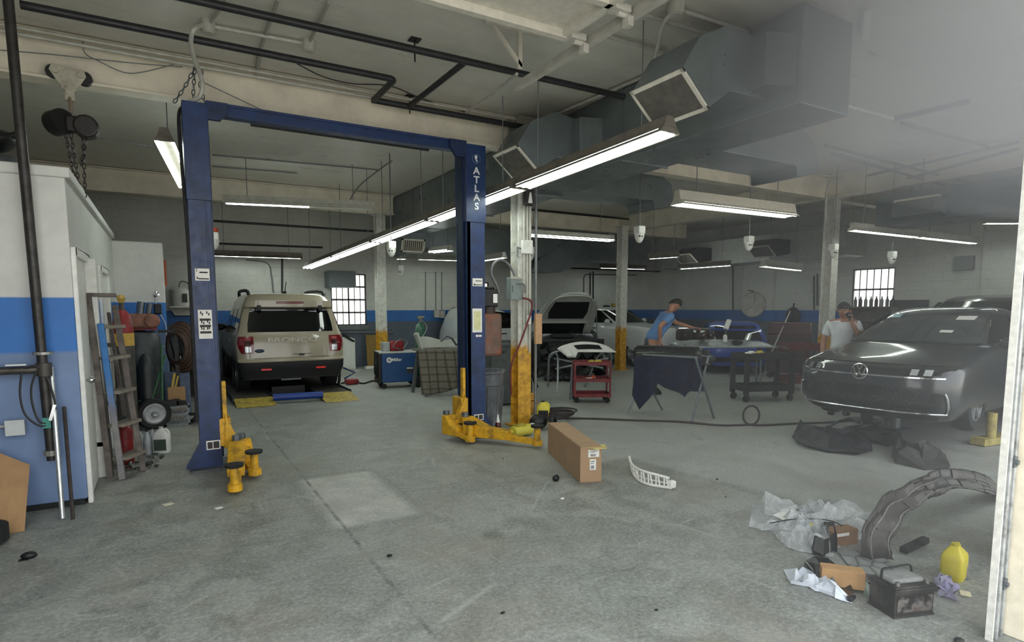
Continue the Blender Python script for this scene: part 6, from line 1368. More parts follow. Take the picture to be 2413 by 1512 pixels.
M().tube(smoothpath([(4.5, 11.5, 1.38), (4.62, 11.4, 1.2), (4.45, 11.35, .9), (4.3, 11.3, .55), (4.5, 11.3, .35)]), .012).out('gas_hose', GREYPIPE, t)
# plaid blanket on a sawhorse, white bumper on it
_s = Nodes('plaid_wool'); _o = _s.obj(); _x, _y, _z = _s.xyz(_o)
def _band(v, period, width): return _s.math('LESS_THAN', _s.math('FRACT', _s.math('DIVIDE', v, period)), width)
_a = _s.math('ADD', _band(_s.math('ADD', _x, _s.math('MULTIPLY', _y, .3)), .13, .22), _band(_z, .13, .2))
_c = _s.mix(_s.math('MULTIPLY', _a, .7, True), '6f6a5f', '26241f'); _s.put(_s.b.inputs['Base Color'], _s.mix(.3, _c, _s.ramp(_s.noise(_o, 30, 3), [(.3, '4f4b43'), (.7, '807a6e')]))); _s.set(rough=.95); PLAID = _s.m
BA, BB = Vector((4.02, 10.18, 0)), Vector((5.0, 9.75, 0))
t = thing('sawhorse', 'sawhorse bench hidden under the plaid blanket', 'sawhorse', (4.5, 9.95, 0), world=True)
M().bar(BA + Vector((.05, .1, .77)), BB + Vector((-.05, .1, .77)), .40, .05).out('top', WOOD, t)
for p in (BA, BB):
    for s in (-1, 1): M().bar(p + Vector((.0, .1 + .1 * s, .78)), p + Vector((-.02, .1 + .34 * s, 0)), .05, .05).out('leg', GREYPIPE, t)
bl = M().grid(lambda u, v: (lambda b: Vector((b.x, b.y, 0)))(BA + (BB - BA) * (u * 1.14 - .12)) + (Vector((.0 + .02 * math.sin(u * 21), -.17 - .13 * max(0, v - .25) - .05 * math.sin(u * 16 + v) * max(0, v - .2), .84 - .80 * max(0, v - .22) / .78 * (.98 - .12 * u + .05 * math.sin(u * 9)))) if v > .22 else Vector((0, .3 - .47 * v / .22, .84))), 40, 22)
tag(bl.out('plaid_blanket', PLAID, None, smooth=True, solid=.01), 'grey plaid blanket draped over the bench under the white bumper', 'blanket')
t = thing('front_bumper', 'white front bumper cover with headlight lying on the plaid bench', 'bumper', (4.5, 9.95, .85), world=True)
def bf(u, v): # arc of a bumper, nose towards the left
    a = R(200) - u * R(150); p = Vector((4.42 + math.cos(a) * .62, 9.97 + math.sin(a) * .30, 0)); fl = .16 * (1 - v)
    return Vector((p.x + math.cos(a) * -.10 * (1 - v), p.y + math.sin(a) * -.05 * (1 - v), .86 + v * (.30 - .15 * min(1, u * 1.3)) + .02 * math.sin(u * 14) * v))
M().grid(bf, 26, 8).out('cover', mat('b9bab2', .35, wear=.06, coat=.3), t, smooth=True, solid=.012)
M().box((4.62, 9.68, 1.06), (.22, .06, .07), (0, 0, -.3)).out('headlight', LENSCLR, t, bev=.02); M().box((4.85, 9.8, 1.05), (.5, .2, .14)).ball((4.9, 9.95, 1.16), (.26, .16, .09)).out('wiring', BLACK, t, bev=.03)
M().tube([Vector((4.25 + .1 * i, 9.85 - .05 * math.sin(i), 1.0 + .1 * math.sin(i * 1.3))) for i in range(8)], .02, 6).out('bracket', GREYMETAL, t)
# boxes on the back wall
for n, (x0, y0, x1, y1, lb) in enumerate(((1021, 731, 1033, 748, 'left of the twin grey switch boxes on the blue band of the back wall'), (1035, 732, 1046, 749, 'right of the twin grey switch boxes on the blue band of the back wall'), (1059, 742, 1066, 750, 'tiny white outlet on the back wall between larger boxes'), (1072, 734, 1088, 763, 'large pale breaker box on the back wall beside the lift post'))):
    a, b_ = AY(x0, y1, YB), AY(x1, y0, YB); single(M().bb(a.x, b_.x, YB - .1, YB - .002, a.z, b_.z), 'switch_box', lb, 'electrical box', STEELW, bev=.01)
for px, y0 in ((1027, 640), (1041, 640), (1080, 640), (1003, 640)): pipe('wall_conduit', 'thin grey conduit on the back wall, ' + {1027: 'over the left switch box', 1041: 'over the right switch box', 1080: 'over the pale breaker box', 1003: 'left of the switch boxes'}[px], [AY(px, y0, YB - .02), AY(px, 733, YB - .02)], .012, GREYPIPE)
t = thing('spot_lamp', 'chrome spot lamp above the pale breaker box', 'lamp', AY(1070, 728, 15.9), world=True); v = AY(1070, 728, 15.9); M().ball(v, (.09, .06, .06), 12, 8).out('head', CHROME, t, smooth=True); M().bar(v + Vector((.05, .0, 0)), v + Vector((.22, .09, .0)), .04, .03).out('arm', BLACK, t)
# ------------------------------------------------------------------ work bay in the middle
def trolley(name, label, loc, rz, w, d, h, material, shelves, wheel_r=.045, post=.03, handle=None, lip=.06):
    t = thing(name, label, 'cart', loc, rz)
    for z in shelves:
        m = M().bb(0, w, 0, d, z, z + .012); m.bb(0, w, 0, .012, z, z + lip).bb(0, w, d - .012, d, z, z + lip).bb(0, .012, 0, d, z, z + lip).bb(w - .012, w, 0, d, z, z + lip); m.out('shelf', material, t, bev=.003)
    for x in (0, w - post):
        for y in (0, d - post): M().bb(x, x + post, y, y + post, wheel_r * 2, h).out('post', material, t, bev=.003)
    for x in (.05, w - .05):
        for y in (.05, d - .05): M().cyl((x, y - .015, wheel_r), (x, y + .015, wheel_r), wheel_r, n=14).bb(x - .012, x + .012, y - .02, y + .02, wheel_r * 1.2, wheel_r * 2.4).out('caster', RUBBER, t)
    if handle: M().tube(elbow([(0, .03, h - .05), (-.12, .03, h), (-.12, d - .03, h), (0, d - .03, h - .05)], .06), .014).out('handle', handle, t, smooth=True)
    return t
cart = trolley('tool_cart', 'small open red tool cart in front of the white bumper', (5.88, 8.03, 0), R(-31), .62, .42, .70, mat('7a1c22', .45, wear=.2, dirt='3a1214'), (.10, .36, .64))
cm = Matrix.Translation((5.88, 8.03, 0)) @ Matrix.Rotation(R(-31), 4, 'Z'); CP = lambda x, y, z: cm @ Vector((x, y, z))
for n, (x, y, c, lb) in enumerate(((.30, .12, 'b3a944', 'yellow rag on the red tool cart, left one'), (.42, .16, 'bdb24a', 'yellow rag on the red tool cart, right one'))): single(M().ball(CP(x, y, .69), (.07, .05, .035), 10, 6), 'yellow_rag', lb, 'rag', mat(c, .8, wear=.2), smooth=True)
t = thing('caulk_gun', 'orange tipped tool on the middle shelf of the red cart', 'tool', CP(.33, .1, .375)); M().bar((-.15, 0, .03), (.05, .02, .04), .04, .04).out('barrel', PAPER, t); M().cyl((0, 0, 0), (.0, 0, .09), .03).out('tip', mat('c4502a', .5), t)
single(M().tube([CP(-.03, .1, .62), CP(-.05, .08, .05)], .02, 8), 'pry_bar', 'dark bar leaning on the left side of the red tool cart', 'bar', GREYMETAL, smooth=True)
# tubular stand with white bumper, behind the red cart
TUB = mat('8e9395', .4, .5, wear=.15)
t = thing('bumper_stand', 'grey tubular stand behind the red cart holding a white bumper', 'stand', (6.9, 9.3, 0), world=True)
A0, B0 = AY(1330, 838, 9.5), AY(1432, 838, 9.0); zt = 0.74
for k, (c, dv) in enumerate(((Vector((6.55, 9.55, 0)), Vector((-.05, .3, 0))), (Vector((7.35, 9.1, 0)), Vector((.05, .3, 0))))):
    M().tube(elbow([c - dv * .6 + Vector((-.18 + .3 * k, -.1, 0)), c - dv * .2 + Vector((0, 0, zt * .85)), c + Vector((0, 0, zt)), c + dv * .5 + Vector((0, .05, zt * .85)), c + dv + Vector((.2 - .3 * k, .2, 0))], .12), .02, 8).out('leg', TUB, t, smooth=True)
M().tube([(6.5, 9.5, .42), (7.4, 9.0, .62)], .018).tube([(6.5, 9.55, .62), (7.4, 9.15, .42)], .018).out('brace', TUB, t, smooth=True)
M().tube(elbow([(6.42, 9.62, .42), (6.36, 9.5, .72), (6.6, 9.42, .78), (7.2, 9.1, .78), (7.5, 9.0, .72), (7.5, 9.05, .45)], .1), .02, 8).out('top_rail', TUB, t, smooth=True)
t = thing('white_bumper', 'white bumper cover with cut-outs lying on the tubular stand', 'bumper', (6.95, 9.25, .76), world=True)
def wb(u, v):
    p = Vector((6.58 + u * .80, 9.42 - u * .46, 0)); a = math.sin(PI * u) ** .7
    return Vector((p.x - .12 * v * (1 - u), p.y - .22 + .18 * v, .76 + (.06 + .13 * a) * v - .10 * (1 - v) * (u < .2)))
M().grid(wb, 24, 8).out('cover', PAPER, t, smooth=True, solid=.02)
M().grid(lambda u, v: wb(.25 + u * .5, .25 + v * .45) + Vector((-.012, -.02, .012)), 12, 4).out('grille_opening', BLACK, t, smooth=True)
M().grid(lambda u, v: wb(.02 + u * .14, .1 + v * .75) + Vector((-.02, -.03, .0)), 4, 4).out('corner_panel', PAPER, t, smooth=True, solid=.02)
# X-legged stands, dark bumper and navy cloth
STL = mat('6e7478', .45, .4, wear=.15)
t = thing('x_stand', 'pair of grey X-legged stands under the dark bumper and navy cloth', 'stand', (6.4, 6.3, 0), world=True)
for (f1, f2, tz) in (((5.98, 6.79), (6.62, 6.72), .9), ((6.31, 5.83), (6.78, 5.85), .9)):
    f1, f2 = Vector((*f1, 0)), Vector((*f2, 0)); M().tube([f1 + Vector((0, 0, .015)), f2 * .85 + f1 * .15 + Vector((0, .08, tz))], .017).out('leg', STL, t, smooth=True); M().tube([f2 + Vector((0, 0, .015)), f1 * .85 + f2 * .15 + Vector((0, .03, tz))], .017).out('leg', STL, t, smooth=True); M().bar(f1.lerp(f2, .3) + Vector((0, .03, .42)), f1.lerp(f2, .7) + Vector((0, .03, .42)), .02, .02).out('crossbar', STL, t)
M().tube([(6.1, 6.78, .90), (6.45, 5.88, .90)], .018).tube([(6.5, 6.78, .9), (6.75, 5.9, .9)], .018).out('top_rail', STL, t, smooth=True)
t = thing('dark_bumper', 'black bumper cover resting on the X-legged stands', 'bumper', (6.5, 6.3, .9), world=True)
E0, E1 = AY(1492, 842, 6.75), AY(1672, 842, 5.95)
def db(u, v):
    p = E0.lerp(E1, u); bow = math.sin(PI * u); n = Vector((.75, .66, 0))
    return p + n * (.30 * v + .14 * bow - .12) + Vector((0, 0, .06 - .20 * (1 - v) ** 2 + .03 * v - p.z + .93 - .05 * (u > .88) * v))
M().grid(db, 28, 8).out('cover', mat('1a1c1f', .22, wear=.1, coat=.4), t, smooth=True, solid=.02); M().grid(lambda u, v: db(.03 + u * .94, v * .45) + Vector((-.02, -.02, -.012)), 20, 4).out('mesh_strip', mat('0e0f10', .6), t, smooth=True)
M().ball(E1 + Vector((.02, .05, -.03)), (.09, .12, .09), 12, 8).out('corner_lamp', BLACK, t, smooth=True)
NAVY = mat('151a33', .9, wear=.2, scale=8)
def nc(u, v):
    p = E0.lerp(E1, .02 + u * .9); hem = [.72, .98, .74, .48, .55, .62, .72, .60][min(7, int(u * 7.99))]; h2 = [.72, .98, .74, .48, .55, .62, .72, .60][min(7, int(u * 7.99) + 1)]; f = u * 7.99 % 1; L = (hem + (h2 - hem) * f) * .78
    return Vector((p.x - .10 + .03 * math.sin(u * 17 + v * 2) - .05 * v, p.y - .10 + .035 * math.cos(u * 15) * v - .03 * v, .88 - L * v))
tag(M().grid(nc, 32, 14).out('navy_cloth', NAVY, None, smooth=True, solid=.008), 'dark navy cloth hanging below the black bumper', 'cloth')
# stand with pale hood panel, headlamps, spray gun, in front of the blue man
t = thing('panel_stand', 'sawhorse carrying a pale hood panel before the man in blue', 'stand', (9.2, 7.95, 0), world=True)
for c in (Vector((8.6, 8.2, 0)), Vector((9.9, 7.5, 0))):
    for s in (-1, 1): M().tube([c + Vector((.2 * s, .2 * s, 0)), c + Vector((-.05 * s, 0, .86))], .018).out('leg', STL, t, smooth=True)
M().tube([(8.5, 8.25, .86), (10.0, 7.45, .86)], .02).out('rail', STL, t, smooth=True)
t = thing('hood_panel', 'pale grey hood panel lying flat on the sawhorse', 'hood', (9.2, 7.9, .88), world=True)
a0, a1 = Vector((8.35, 8.2, .90)), Vector((10.05, 7.35, .90)); dn = Vector((-.45, -.89, 0))
M().grid(lambda u, v: a0.lerp(a1, u) + dn * (-.3 + .55 * v) * (1 - .65 * max(0, u - .55)) + Vector((0, 0, .07 * math.sin(PI * u) ** .5 * (1 - .8 * v) - .05 * v)), 24, 8).out('panel', mat('9aa2a3', .3, .2, wear=.06, coat=.4), t, smooth=True, solid=.03)
M().ball(a0.lerp(a1, .62) + dn * .1 + Vector((0, 0, .05)), (.13, .1, .05), 12, 8).out('scoop', BLACK, t, smooth=True)
t = thing('headlamp_unit', 'dark red and chrome headlamp assembly standing on the hood panel', 'headlamp', (8.75, 8.2, .95), world=True)
M().box((8.62, 8.25, 1.08), (.24, .2, .22)).box((8.95, 8.1, 1.08), (.34, .2, .2)).out('housing', mat('2c1d1c', .35, wear=.2, coat=.3), t, bev=.05); M().tube([(8.45, 8.28, 1.2), (8.7, 8.15, 1.21), (9.1, 7.97, 1.19), (9.16, 7.94, 1.0)], .018).out('chrome_trim', CHROME, t, smooth=True)
for x, y in ((8.56, 8.15), (8.9, 7.98), (9.04, 7.92)): M().ball((x, y, 1.07), (.07, .05, .075), 12, 8).out('lamp', mat('2a0e10', .15, coat=.5) if x > 8.6 else BLACK, t, smooth=True)
t = thing('spray_gun', 'white cup spray gun standing on the hood panel right of the headlamps', 'spray gun', (9.25, 7.78, .95)); M().lathe([(0, 0), (.04, 0), (.04, .11), (.02, .14), (0, .14)], n=14).out('bottle', PAPER, t, smooth=True); M().bar((0, 0, .13), (.0, -.02, .26), .025, .03).out('body', GREYMETAL, t); M().bar((.01, 0, .24), (.10, 0, .42), .08, .06).out('cup', PAPER, t, bev=.01)
# black utility cart, red cart, tool chest, broom
trolley('utility_cart', 'black two-shelf utility cart with yellow gloves on top', (8.42, 6.62, 0), R(-20), .92, .50, .80, mat('26282a', .6, wear=.2), (.18, .72), .06, .07, lip=.1)
for n, (px, py) in enumerate(((1768, 832), (1788, 831))): v = AZ(px, py, .84); single(M().box(v + Vector((0, 0, .01)), (.18, .11, .02), (0, 0, .3)).ball(v + Vector((.05, .02, .02)), (.06, .05, .02), 8, 5), 'work_glove', ['pale glove on the left of the black cart top', 'yellow glove in the middle of the black cart top'][n], 'glove', mat('c9b94a', .8, wear=.2) if n else PAPER)
trolley('tool_cart', 'red tool cart with a chrome handle behind the black cart', (10.35, 7.15, 0), R(-25), .6, .45, .85, mat('5e1c1e', .45, wear=.2), (.14, .78), .05, .03, CHROME, .14)
t = thing('tool_chest', 'dark red rolling tool chest by the right wall', 'tool chest', (12.4, 8.6, 0), R(-60)); M().bb(-.45, .45, -.25, .25, .12, 1.0).out('cabinet', mat('3a1516', .4, wear=.2), t, bev=.015)
for k in range(5): M().bb(-.42, .42, -.26, -.25, .16 + .16 * k, .29 + .16 * k).out('drawer', mat('211012', .4, wear=.2), t)
M().bb(-.43, .43, -.24, .24, 1.0, 1.26).out('top_box', mat('4a1a1c', .4, wear=.2), t, bev=.015)
for x in (-.38, .38): M().cyl((x, -.2, .06), (x, -.16, .06), .06).cyl((x, .16, .06), (x, .2, .06), .06).out('caster', RUBBER, t)
single(M().tube([AY(1862, 733, 9.4), AY(1817, 832, 7.4)], .014, 8), 'broom_stick', 'pale stick leaning over the black cart', 'stick', mat('b0b2ae', .5), smooth=True)
t = thing('mask', 'black respirator bag hung on the right wall', 'bag', AX(1868, 745, XR - .1), world=True); v = AX(1868, 745, XR - .12); M().ball(v, (.1, .22, .26), 12, 8).out('bag', BLACK, t, smooth=True); M().tube([v + Vector((0, 0, .2)), v + Vector((.1, .05, .36))], .02).out('strap', BLACK, t)
t = thing('wheel_dish', 'round white dish with a three-armed star hung on the right wall', 'dish', AX(1776, 717, XR - .2), world=True); v = AX(1776, 717, XR - .2); ax = Vector((-1, -.25, .05))
M().lathe([(0, -.02), (.33, -.02), (.37, .02), (.375, .06), (.36, .06), (.33, .015), (0, .0)], v, ax, 32).out('dish', STEELW, t, smooth=True)
for k in range(3): q = PI / 2 + k * 2 * PI / 3; u = ax.cross(Vector((0, 0, 1))).normalized(); w = u.cross(ax).normalized(); M().bar(v + ax.normalized() * .03, v + ax.normalized() * .03 + (u * math.cos(q) + w * math.sin(q)) * .32, .05, .03, ax).out('spoke', STEELW, t)
M().bar(v + Vector((0, 0, .38)), v + Vector((.05, .25, .42)), .02, .02).out('bracket', BLACK, t)
t = thing('bottle_shelf', 'wooden shelf unit below the right wall window', 'shelf', (14.2, 7.7, 0), world=True); SH = mat('6b665c', .7, wear=.15)
M().bb(14.0, 14.4, 7.2, 7.24, 0, 1.62).out('side', SH, t); M().bb(14.0, 14.4, 8.2, 8.24, 0, 1.62).out('side', SH, t)
for z in (.9, 1.28, 1.60): M().bb(14.0, 14.4, 7.2, 8.24, z, z + .03).out('board', SH, t)
M().bb(14.38, 14.4, 7.24, 8.2, .1, 1.6).out('back', SH, t)
for k in range(8):
    y = 7.30 + .12 * k; single(M().lathe([(0, 0), (.036, 0), (.038, .14), (.015, .19), (.015, .23), (0, .23)], (14.15, y, 1.63), n=12), 'spray_can', 'dark bottles in a row on the shelf under the right wall window', 'bottle', [BLACK, mat('5c5f60', .4), mat('8a8d8c', .4)][k % 3], 'bottles on the window shelf', smooth=True)
a, b_ = AX(2098, 728, 14.3), AX(2190, 706, 14.3); single(M().bb(14.25, 14.3, min(a.y, b_.y), max(a.y, b_.y), 0.0, b_.z), 'dark_board', 'dark upright board right of the bottle shelf', 'board', mat('3a3d3f', .6))
# ------------------------------------------------------------------ debris in front of and beside the sedan
PLAS = mat('25272a', .5, wear=.2, scale=6)
def slab_lump(name, label, pts, h, cat, material, seed=1):
    rnd = random.Random(seed); c = sum((Vector(p) for p in pts), Vector()) / len(pts); n = len(pts); m = M()
    rings = []
    for k, z in ((1.0, 0.0), (1.02, .3), (.9, .75), (.55, 1.0), (.18, .92)):
        rings.append([c + (Vector(p) - c) * k * (1 + .12 * rnd.uniform(-1, 1) * (z > 0)) + Vector((0, 0, h * z * (1 + .75 * rnd.uniform(-1, 1) * (z > 0)))) for p in pts])
    m.loft(rings); return single(m, name, label, cat, material, bev=.006)
slab_lump('splash_shield', 'dark plastic splash shield with a raised point on the floor before the sedan', [AZ(x, y) for x, y in ((1868, 1030), (1890, 1012), (1930, 1022), (2000, 1025), (2050, 1040), (2055, 1062), (2020, 1072), (1950, 1066), (1905, 1055), (1880, 1045))], .12, 'splash shield', PLAS, 4)
single(M().add([AZ(1866, 1030), AZ(1905, 1045), AZ(1912, 1018), AZ(1885, 1004) + Vector((0, 0, .1)), AZ(1880, 1030) + Vector((.05, .05, .12))], [(0, 1, 4), (1, 2, 4), (2, 3, 4), (3, 0, 4), (0, 3, 2, 1)]), 'plastic_flap', 'pointed black flap at the left end of the splash shield', 'flap', PLAS)
slab_lump('splash_shield', 'flat dark undertray under the nose of the sedan', [AZ(x, y) for x, y in ((2010, 1018), (2060, 1008), (2120, 1020), (2125, 1040), (2090, 1050), (2050, 1042))], .06, 'undertray', PLAS, 7)
slab_lump('floor_mat', 'rumpled dark grey mat on the floor right of the splash shield', [AZ(x, y) for x, y in ((2100, 1075), (2108, 1045), (2150, 1052), (2200, 1060), (2228, 1070), (2235, 1104), (2180, 1108), (2110, 1092))], .09, 'mat', mat('3f3e3c', .8, wear=.2), 9)
single(M().tube(smoothpath([AZ(x, y, .01) for x, y in ((1945, 1012), (1970, 995), (2010, 985), (2030, 1000), (1990, 1008), (2060, 1012))]), .02, 6), 'wire_loop', 'bent dark trim strip on the floor under the sedan', 'trim', GREYMETAL, smooth=True)
# battery
t = thing('car_battery', 'black car battery with grey top in the right foreground', 'battery', (3.17, 1.53, 0), R(-19)); BT = mat('2a2928', .5, wear=.3, scale=9, dirt='5b5652')
M().bb(0, .25, .005, .185, 0, .012).bb(.006, .244, .01, .18, 0, .15).out('case', BT, t, bev=.004); M().bb(-.004, .254, 0, .19, .13, .155).out('lid', BT, t, bev=.004)
M().bb(.03, .22, .05, .17, .155, .185).out('top_cover', mat('8d8f8d', .45, wear=.15), t, bev=.012); M().bb(.0, .25, .005, .06, .155, .165).out('top_step', BT, t, bev=.004)
for x in (.035, .215): M().cyl((x, .03, .16), (x, .03, .185), .012, n=12).out('terminal', mat('9a9a96', .35, .8), t)
M().tube(elbow([(.02, .12, .17), (.02, .12, .22), (.22, .14, .22), (.23, .14, .17)], .03), .006).out('carry_strap', BLACK, t)
_s = Nodes('battery_sticker'); _n = _s.noise(_s.obj(), 14, 5); _s.put(_s.b.inputs['Base Color'], _s.ramp(_n, [(.42, '1c1b1b'), (.55, '6f6a66'), (.7, '4a2e2a')])); _s.set(rough=.4)
M().bb(.02, .23, .006, .0095, .03, .115).out('worn_label', _s.m, t)
# inner fender liner
t = thing('fender_liner', 'dark arched fender liner standing among the rubbish at the right', 'fender liner', (3.9, 1.9, 0), world=True)
LP = [AY(2105, 1345, 1.93), AY(2098, 1290, 1.93), AY(2120, 1235, 1.94), AY(2165, 1190, 1.95), AY(2215, 1163, 1.97), AY(2270, 1152, 2.0), AY(2335, 1163, 2.05), AY(2390, 1195, 2.1)]
LP[0].z = 0.0; cc = smoothpath(LP, 6); n_ = len(cc)
def fl(u, v):
    i = min(n_ - 1, int(u * (n_ - 1))); p = cc[i]; q = cc[min(n_ - 1, i + 1)] - cc[max(0, i - 1)]; q.normalize(); inn = q.cross(Vector((0, 1, 0))).normalized(); w = .05 + .085 * (math.sin(u * 9) * .3 + .8)
    return p - inn * (v * w * -1.0) + Vector((.02 * math.sin(v * 8) , .12 * v + .01 * math.sin(u * 40), .008 * math.sin(v * 14 + u * 20)))
LINER = mat('4a4845', .45, wear=.25, scale=10)
M().grid(fl, 60, 10).out('liner', LINER, t, smooth=True, solid=.006)
M().tube([fl(i / 40, .15) + Vector((0, -.006, 0)) for i in range(41)], .005, 6).tube([fl(i / 40, .6) + Vector((0, -.006, 0)) for i in range(41)], .005, 6).out('rib', mat('7f7d79', .4, wear=.2), t, smooth=True)
single(M().bar(AZ(2128, 1296, .03), AZ(2182, 1270, .05), .05, .04).bar(AZ(2168, 1279, .06), AZ(2180, 1272, .065), .054, .03), 'black_strap', 'black strap with a bright buckle behind the fender liner', 'strap', BLACK, bev=.008)
single(M().ball(AZ(2062, 1300, .03), (.05, .04, .03), 8, 6), 'rusty_bracket', 'small dark bracket left of the fender liner foot', 'bracket', BROWN, smooth=True)
# boxes, bags and scraps
def carton(label, p, rz, d, lab=None, c=CB):
    t = thing('cardboard_box', label, 'box', p, rz); M().bb(0, d[0], 0, d[1], 0, d[2]).out('carton', c, t, bev=.003)
    if lab: M().bb(d[0] * .12, d[0] * .62, -.002, -.0005, d[2] * .66, d[2] * .86).out('box_label', PAPER, t)
    m = M(); m.bb(d[0] * .03, d[0] * .97, d[1] * .48, d[1] * .52, d[2], d[2] + .001); m.out('tape', mat('9a7a52', .4), t); return t
carton('brown carton with a white label inside the plastic bag', AZ(1962, 1290), R(-12), (.22, .10, .105), True, mat('8a6a4e', .85, wear=.1)); carton('small tan carton lying on the black bagged part', AZ(1935, 1378, .02), R(-50), (.22, .09, .10), None, mat('b08a5e', .85, wear=.08))
def film():
    s = Nodes('clear_plastic_film'); n = s.noise(s.obj(), 7, 4, .6, 1.2); s.set(color='eef2f4', rough=.12, spec=.9); s.bump(n, .7, .04)
    tr = s.n('BsdfTransparent'); tr.inputs[0].default_value = (.97, .98, .98, 1); mx = s.n('MixShader'); s.put(mx.inputs[0], s.ramp(n, [(.35, .16), (.6, .42), (.75, .75)])); s.t.links.new(tr.outputs[0], mx.inputs[1]); s.t.links.new(s.b.outputs[0], mx.inputs[2]); s.t.links.new(mx.outputs[0], s.o.inputs[0]); return s.m
FILM = film()
def bag(label, outline, h, seed, material=FILM, cat='plastic bag', name='plastic_bag'):
    rnd = random.Random(seed); pts = [AZ(x, y) for x, y in outline]; c = sum(pts, Vector()) / len(pts); P = []
    for i, p in enumerate(pts):
        q = pts[(i + 1) % len(pts)]; P += [p, p.lerp(q, .5) + Vector((rnd.uniform(-.02, .02), rnd.uniform(-.02, .02), 0))]
    rings = [[c + (p - c) * k + Vector((rnd.uniform(-.02, .02), rnd.uniform(-.02, .02), max(.003, h * z * (1 + .9 * rnd.uniform(-1, 1))))) for p in P] for k, z in ((1, .08), (.93, .45), (.75, .8), (.5, 1), (.25, 1.0), (.08, .8))]
    return single(M().loft(rings), name, label, cat, material, smooth=True)
bag('clear plastic bag spread out behind the cartons', ((1762, 1240), (1775, 1190), (1860, 1200), (1960, 1225), (2050, 1212), (2064, 1250), (2040, 1275), (1960, 1262), (1880, 1255), (1800, 1250)), .10, 11)
bag('clear plastic bag wrapped round a dark part', ((1820, 1250), (1870, 1235), (1950, 1250), (1975, 1290), (1965, 1315), (1935, 1312), (1880, 1300), (1840, 1280)), .12, 12)
slab_lump('black_part', 'black moulded part inside the clear bag', [AZ(x, y) for x, y in ((1905, 1290), (1930, 1250), (1965, 1265), (1972, 1300), (1940, 1312), (1915, 1306))], .10, 'car part', BLACK, 3)
bag('white tissue bag twisted at the middle near the tan carton', ((1855, 1345), (1880, 1355), (1915, 1372), (1960, 1395), (2012, 1420), (1985, 1415), (1930, 1392), (1900, 1385), (1865, 1380)), .05, 13, mat('d7dde6', .5, wear=.08))
slab_lump('black_part', 'long black part in film beside the tan carton', [AZ(x, y) for x, y in ((1885, 1345), (1915, 1325), (1950, 1335), (1990, 1375), (2015, 1410), (2005, 1422), (1960, 1400), (1915, 1372))], .06, 'car part', mat('1b1d20', .15, wear=.1, coat=.5), 5)
single(M().prism([(0, 0), (.25, .03), (.22, .12), (.02, .10)], AZ(1845, 1225, .10), (1, 0, 0), (.1, 1, 0), (0, 0, .003)), 'paper_sheet', 'white paper sheet lying on the clear plastic bag', 'paper', PAPER)
pipe('wire', 'thin dark cable bowed over the plastic bag', smoothpath([AZ(x, y, .12) for x, y in ((1815, 1232), (1880, 1222), (1950, 1225), (1985, 1238))]), .004, BLACK, 'cable', bends=False)
single(M().ball(AZ(1911, 1236, .1), (.022, .018, .012), 10, 6), 'yellow_tag', 'small yellow tag on the plastic bag', 'tag', mat('c8c02a', .6))
_s = Nodes('grey_moulded_tray'); _n = _s.voro(_s.obj(), 9, 'DISTANCE_TO_EDGE'); _s.put(_s.b.inputs['Base Color'], _s.ramp(_n, [(.02, '4a4d4c'), (.06, '7d807e'), (.3, '8c8f8c')])); _s.set(rough=.6)
single(M().add([AZ(x, y, .012) for x, y in ((1975, 1300), (2055, 1292), (2125, 1345), (2055, 1375), (2015, 1350))] + [AZ(x, y, .0) for x, y in ((1975, 1300), (2055, 1292), (2125, 1345), (2055, 1375), (2015, 1350))], [(0, 1, 2, 3, 4), (0, 5, 6, 1), (1, 6, 7, 2), (2, 7, 8, 3), (3, 8, 9, 4), (4, 9, 5, 0)]), 'undertray', 'flat grey moulded tray under the rubbish by the battery', 'tray', _s.m)
single(M().add([AZ(2022, 1375), AZ(2045, 1365), AZ(2050, 1410), AZ(2035, 1398), AZ(2040, 1385, .05)], [(0, 1, 4), (1, 2, 4), (2, 3, 4), (3, 0, 4)]), 'film_scrap', 'pale green film scrap between carton and battery', 'scrap', mat('9fb3a6', .4, wear=.1))
bag('crumpled lavender paper towel right of the battery', ((2195, 1366), (2222, 1372), (2246, 1378), (2250, 1395), (2258, 1424), (2232, 1408), (2212, 1402), (2208, 1385)), .05, 21, mat('bcb8d6', .85, wear=.08), 'paper towel', 'paper_towel')
single(M().box(AZ(2275, 1398, .004), (.07, .05, .004), (0, 0, .5)), 'paper_card', 'small pale card on the floor right of the paper towel', 'card', mat('d5cfae', .8))
bag('crumpled grey paper left of the yellow jug', ((2256, 1365), (2262, 1325), (2275, 1335), (2282, 1365), (2270, 1368)), .07, 22, mat('8e8d8c', .85, wear=.2), 'paper', 'crumpled_paper')
jug('yellow jug standing behind the door frame at the right', (3.99, 1.62, 0), (.17, .12, .21), mat('cbbd33', .45, wear=.06), .2, cap=mat('b5a92c', .5))
for n, (px, py, s) in enumerate(((918, 1308, .02), (1185, 1443, .014), (1547, 1436, .012), (1325, 1174, .02), (1710, 1170, .01), (1185, 1080, .01), (1690, 1128, .014), (2260, 1508, .03))):
    v = AZ(px, py, s * .3); single(M().ball(v, (s, s * .7, s * .4), 8, 5), 'grit', 'scattered dark crumbs of dirt on the open floor', 'debris', BLACK if n != 3 else PAPER, 'crumbs on the floor')
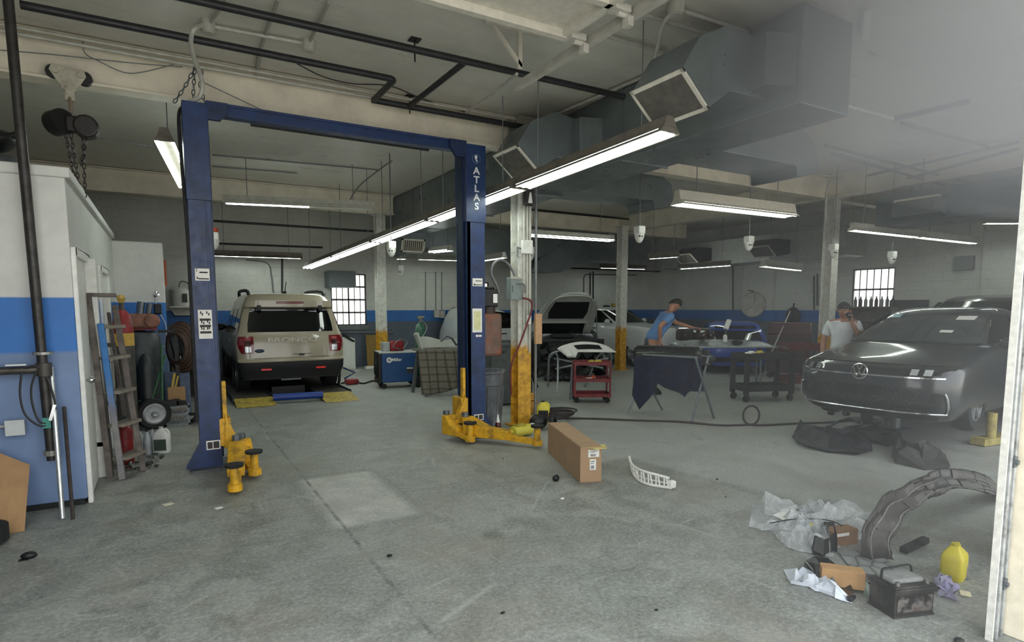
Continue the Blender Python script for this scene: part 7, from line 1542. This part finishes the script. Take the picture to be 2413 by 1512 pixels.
# ------------------------------------------------------------------ doorway jamb on the right, things outside the windows
ALU = mat('c2c5c6', .4, .5, wear=.15, scale=20, dirt='6a6c6c')
j0 = AZ(2338, 1512); jx, jy = j0.x, j0.y
t = thing('door_track', 'dented aluminium door track standing beside the doorway at the right edge', 'track', (jx + .07, jy + .05, 0), world=True)
M().bb(jx - .002, jx + .008, jy - .0, jy + .03, 0, 3.7).out('flange', mat('f0eee6', .5, wear=.12, scale=30), t); M().bb(jx + .008, jx + .125, jy + .02, jy + .035, 0, 3.7).bb(jx + .03, jx + .05, jy - .005, jy + .02, 0, 3.7).bb(jx + .095, jx + .115, jy + .0, jy + .02, 0, 3.7).out('channel', ALU, t, bev=.004)
for z in (.25, .85, 1.5, 2.2): M().bb(jx + .055, jx + .09, jy - .01, jy + .02, z, z + .05).cyl((jx + .072, jy - .02, z + .025), (jx + .072, jy - .01, z + .025), .012).out('bolt_plate', GREYMETAL, t)
struct(M().bb(jx + .13, jx + .22, jy - .12, jy + .06, 0, 3.75).bb(jx + .16, jx + .5, jy - .2, jy - .12, 0, 3.75), 'trim_2', mat('f4ead2', .6, wear=.1, scale=12), bev=.006)
t = thing('shrub', 'yellow green shrub outside the back window', 'shrub', (4.4, 18.2, 0))
LEAF = mat('8aa04a', .7, wear=.35); m = M(); rnd = random.Random(5)
for k in range(420):
    a, b_ = rnd.random() * 2 * PI, rnd.random() * PI; r = .5 + .25 * rnd.random(); c = Vector((math.cos(a) * math.sin(b_) * r, math.sin(a) * math.sin(b_) * r * .7, 1.9 + math.cos(b_) * r * .5)); u = Vector((rnd.uniform(-1, 1), rnd.uniform(-1, 1), rnd.uniform(-1, 1))).normalized() * .09; w = u.cross(Vector((rnd.random(), rnd.random(), 1))).normalized() * .045; m.add([c - u, c + w, c + u, c - w], [(0, 1, 2, 3)])
m.out('foliage', LEAF, t); M().tube([(0, 0, 0), (.03, 0, 1.0), (-.02, 0, 1.9)], .05).out('stem', BROWN, t)
# ------------------------------------------------------------------ added scatter volumes stand in for veiling glare, denser at the upper right
def haze(label, plan, z0, z1, density, tilt=0.0):
    s = Nodes('glare_veil'); v = s.n('VolumeScatter'); v.inputs['Color'].default_value = (1.0, 1.0, .985, 1); v.inputs['Density'].default_value = density; v.inputs['Anisotropy'].default_value = 0.0
    s.t.nodes.remove(s.b); s.t.links.new(v.outputs[0], s.o.inputs['Volume'])
    try: s.m.cycles.homogeneous_volume = True
    except Exception: pass
    k = len(plan); vs = [(x, y, z0 + tilt * (y - plan[0][1])) for x, y in plan] + [(x, y, z1) for x, y in plan]
    return single(M().add(vs, [tuple(range(k - 1, -1, -1)), tuple(range(k, 2 * k))] + [(i, (i + 1) % k, k + (i + 1) % k, k + i) for i in range(k)]), 'haze', label, 'haze', s.m, kind='stuff')
haze('thin bright dust haze hanging in the doorway on the right', [(1.25, .45), (7.5, .45), (7.5, 3.0), (2.4, 3.0)], .02, 3.98, .025)
haze('thicker pale haze gathered high in the doorway at the upper right', [(1.55, .35), (7.4, .35), (7.4, 3.15), (3.5, 3.15)], 1.95, 4.02, .23, .22)
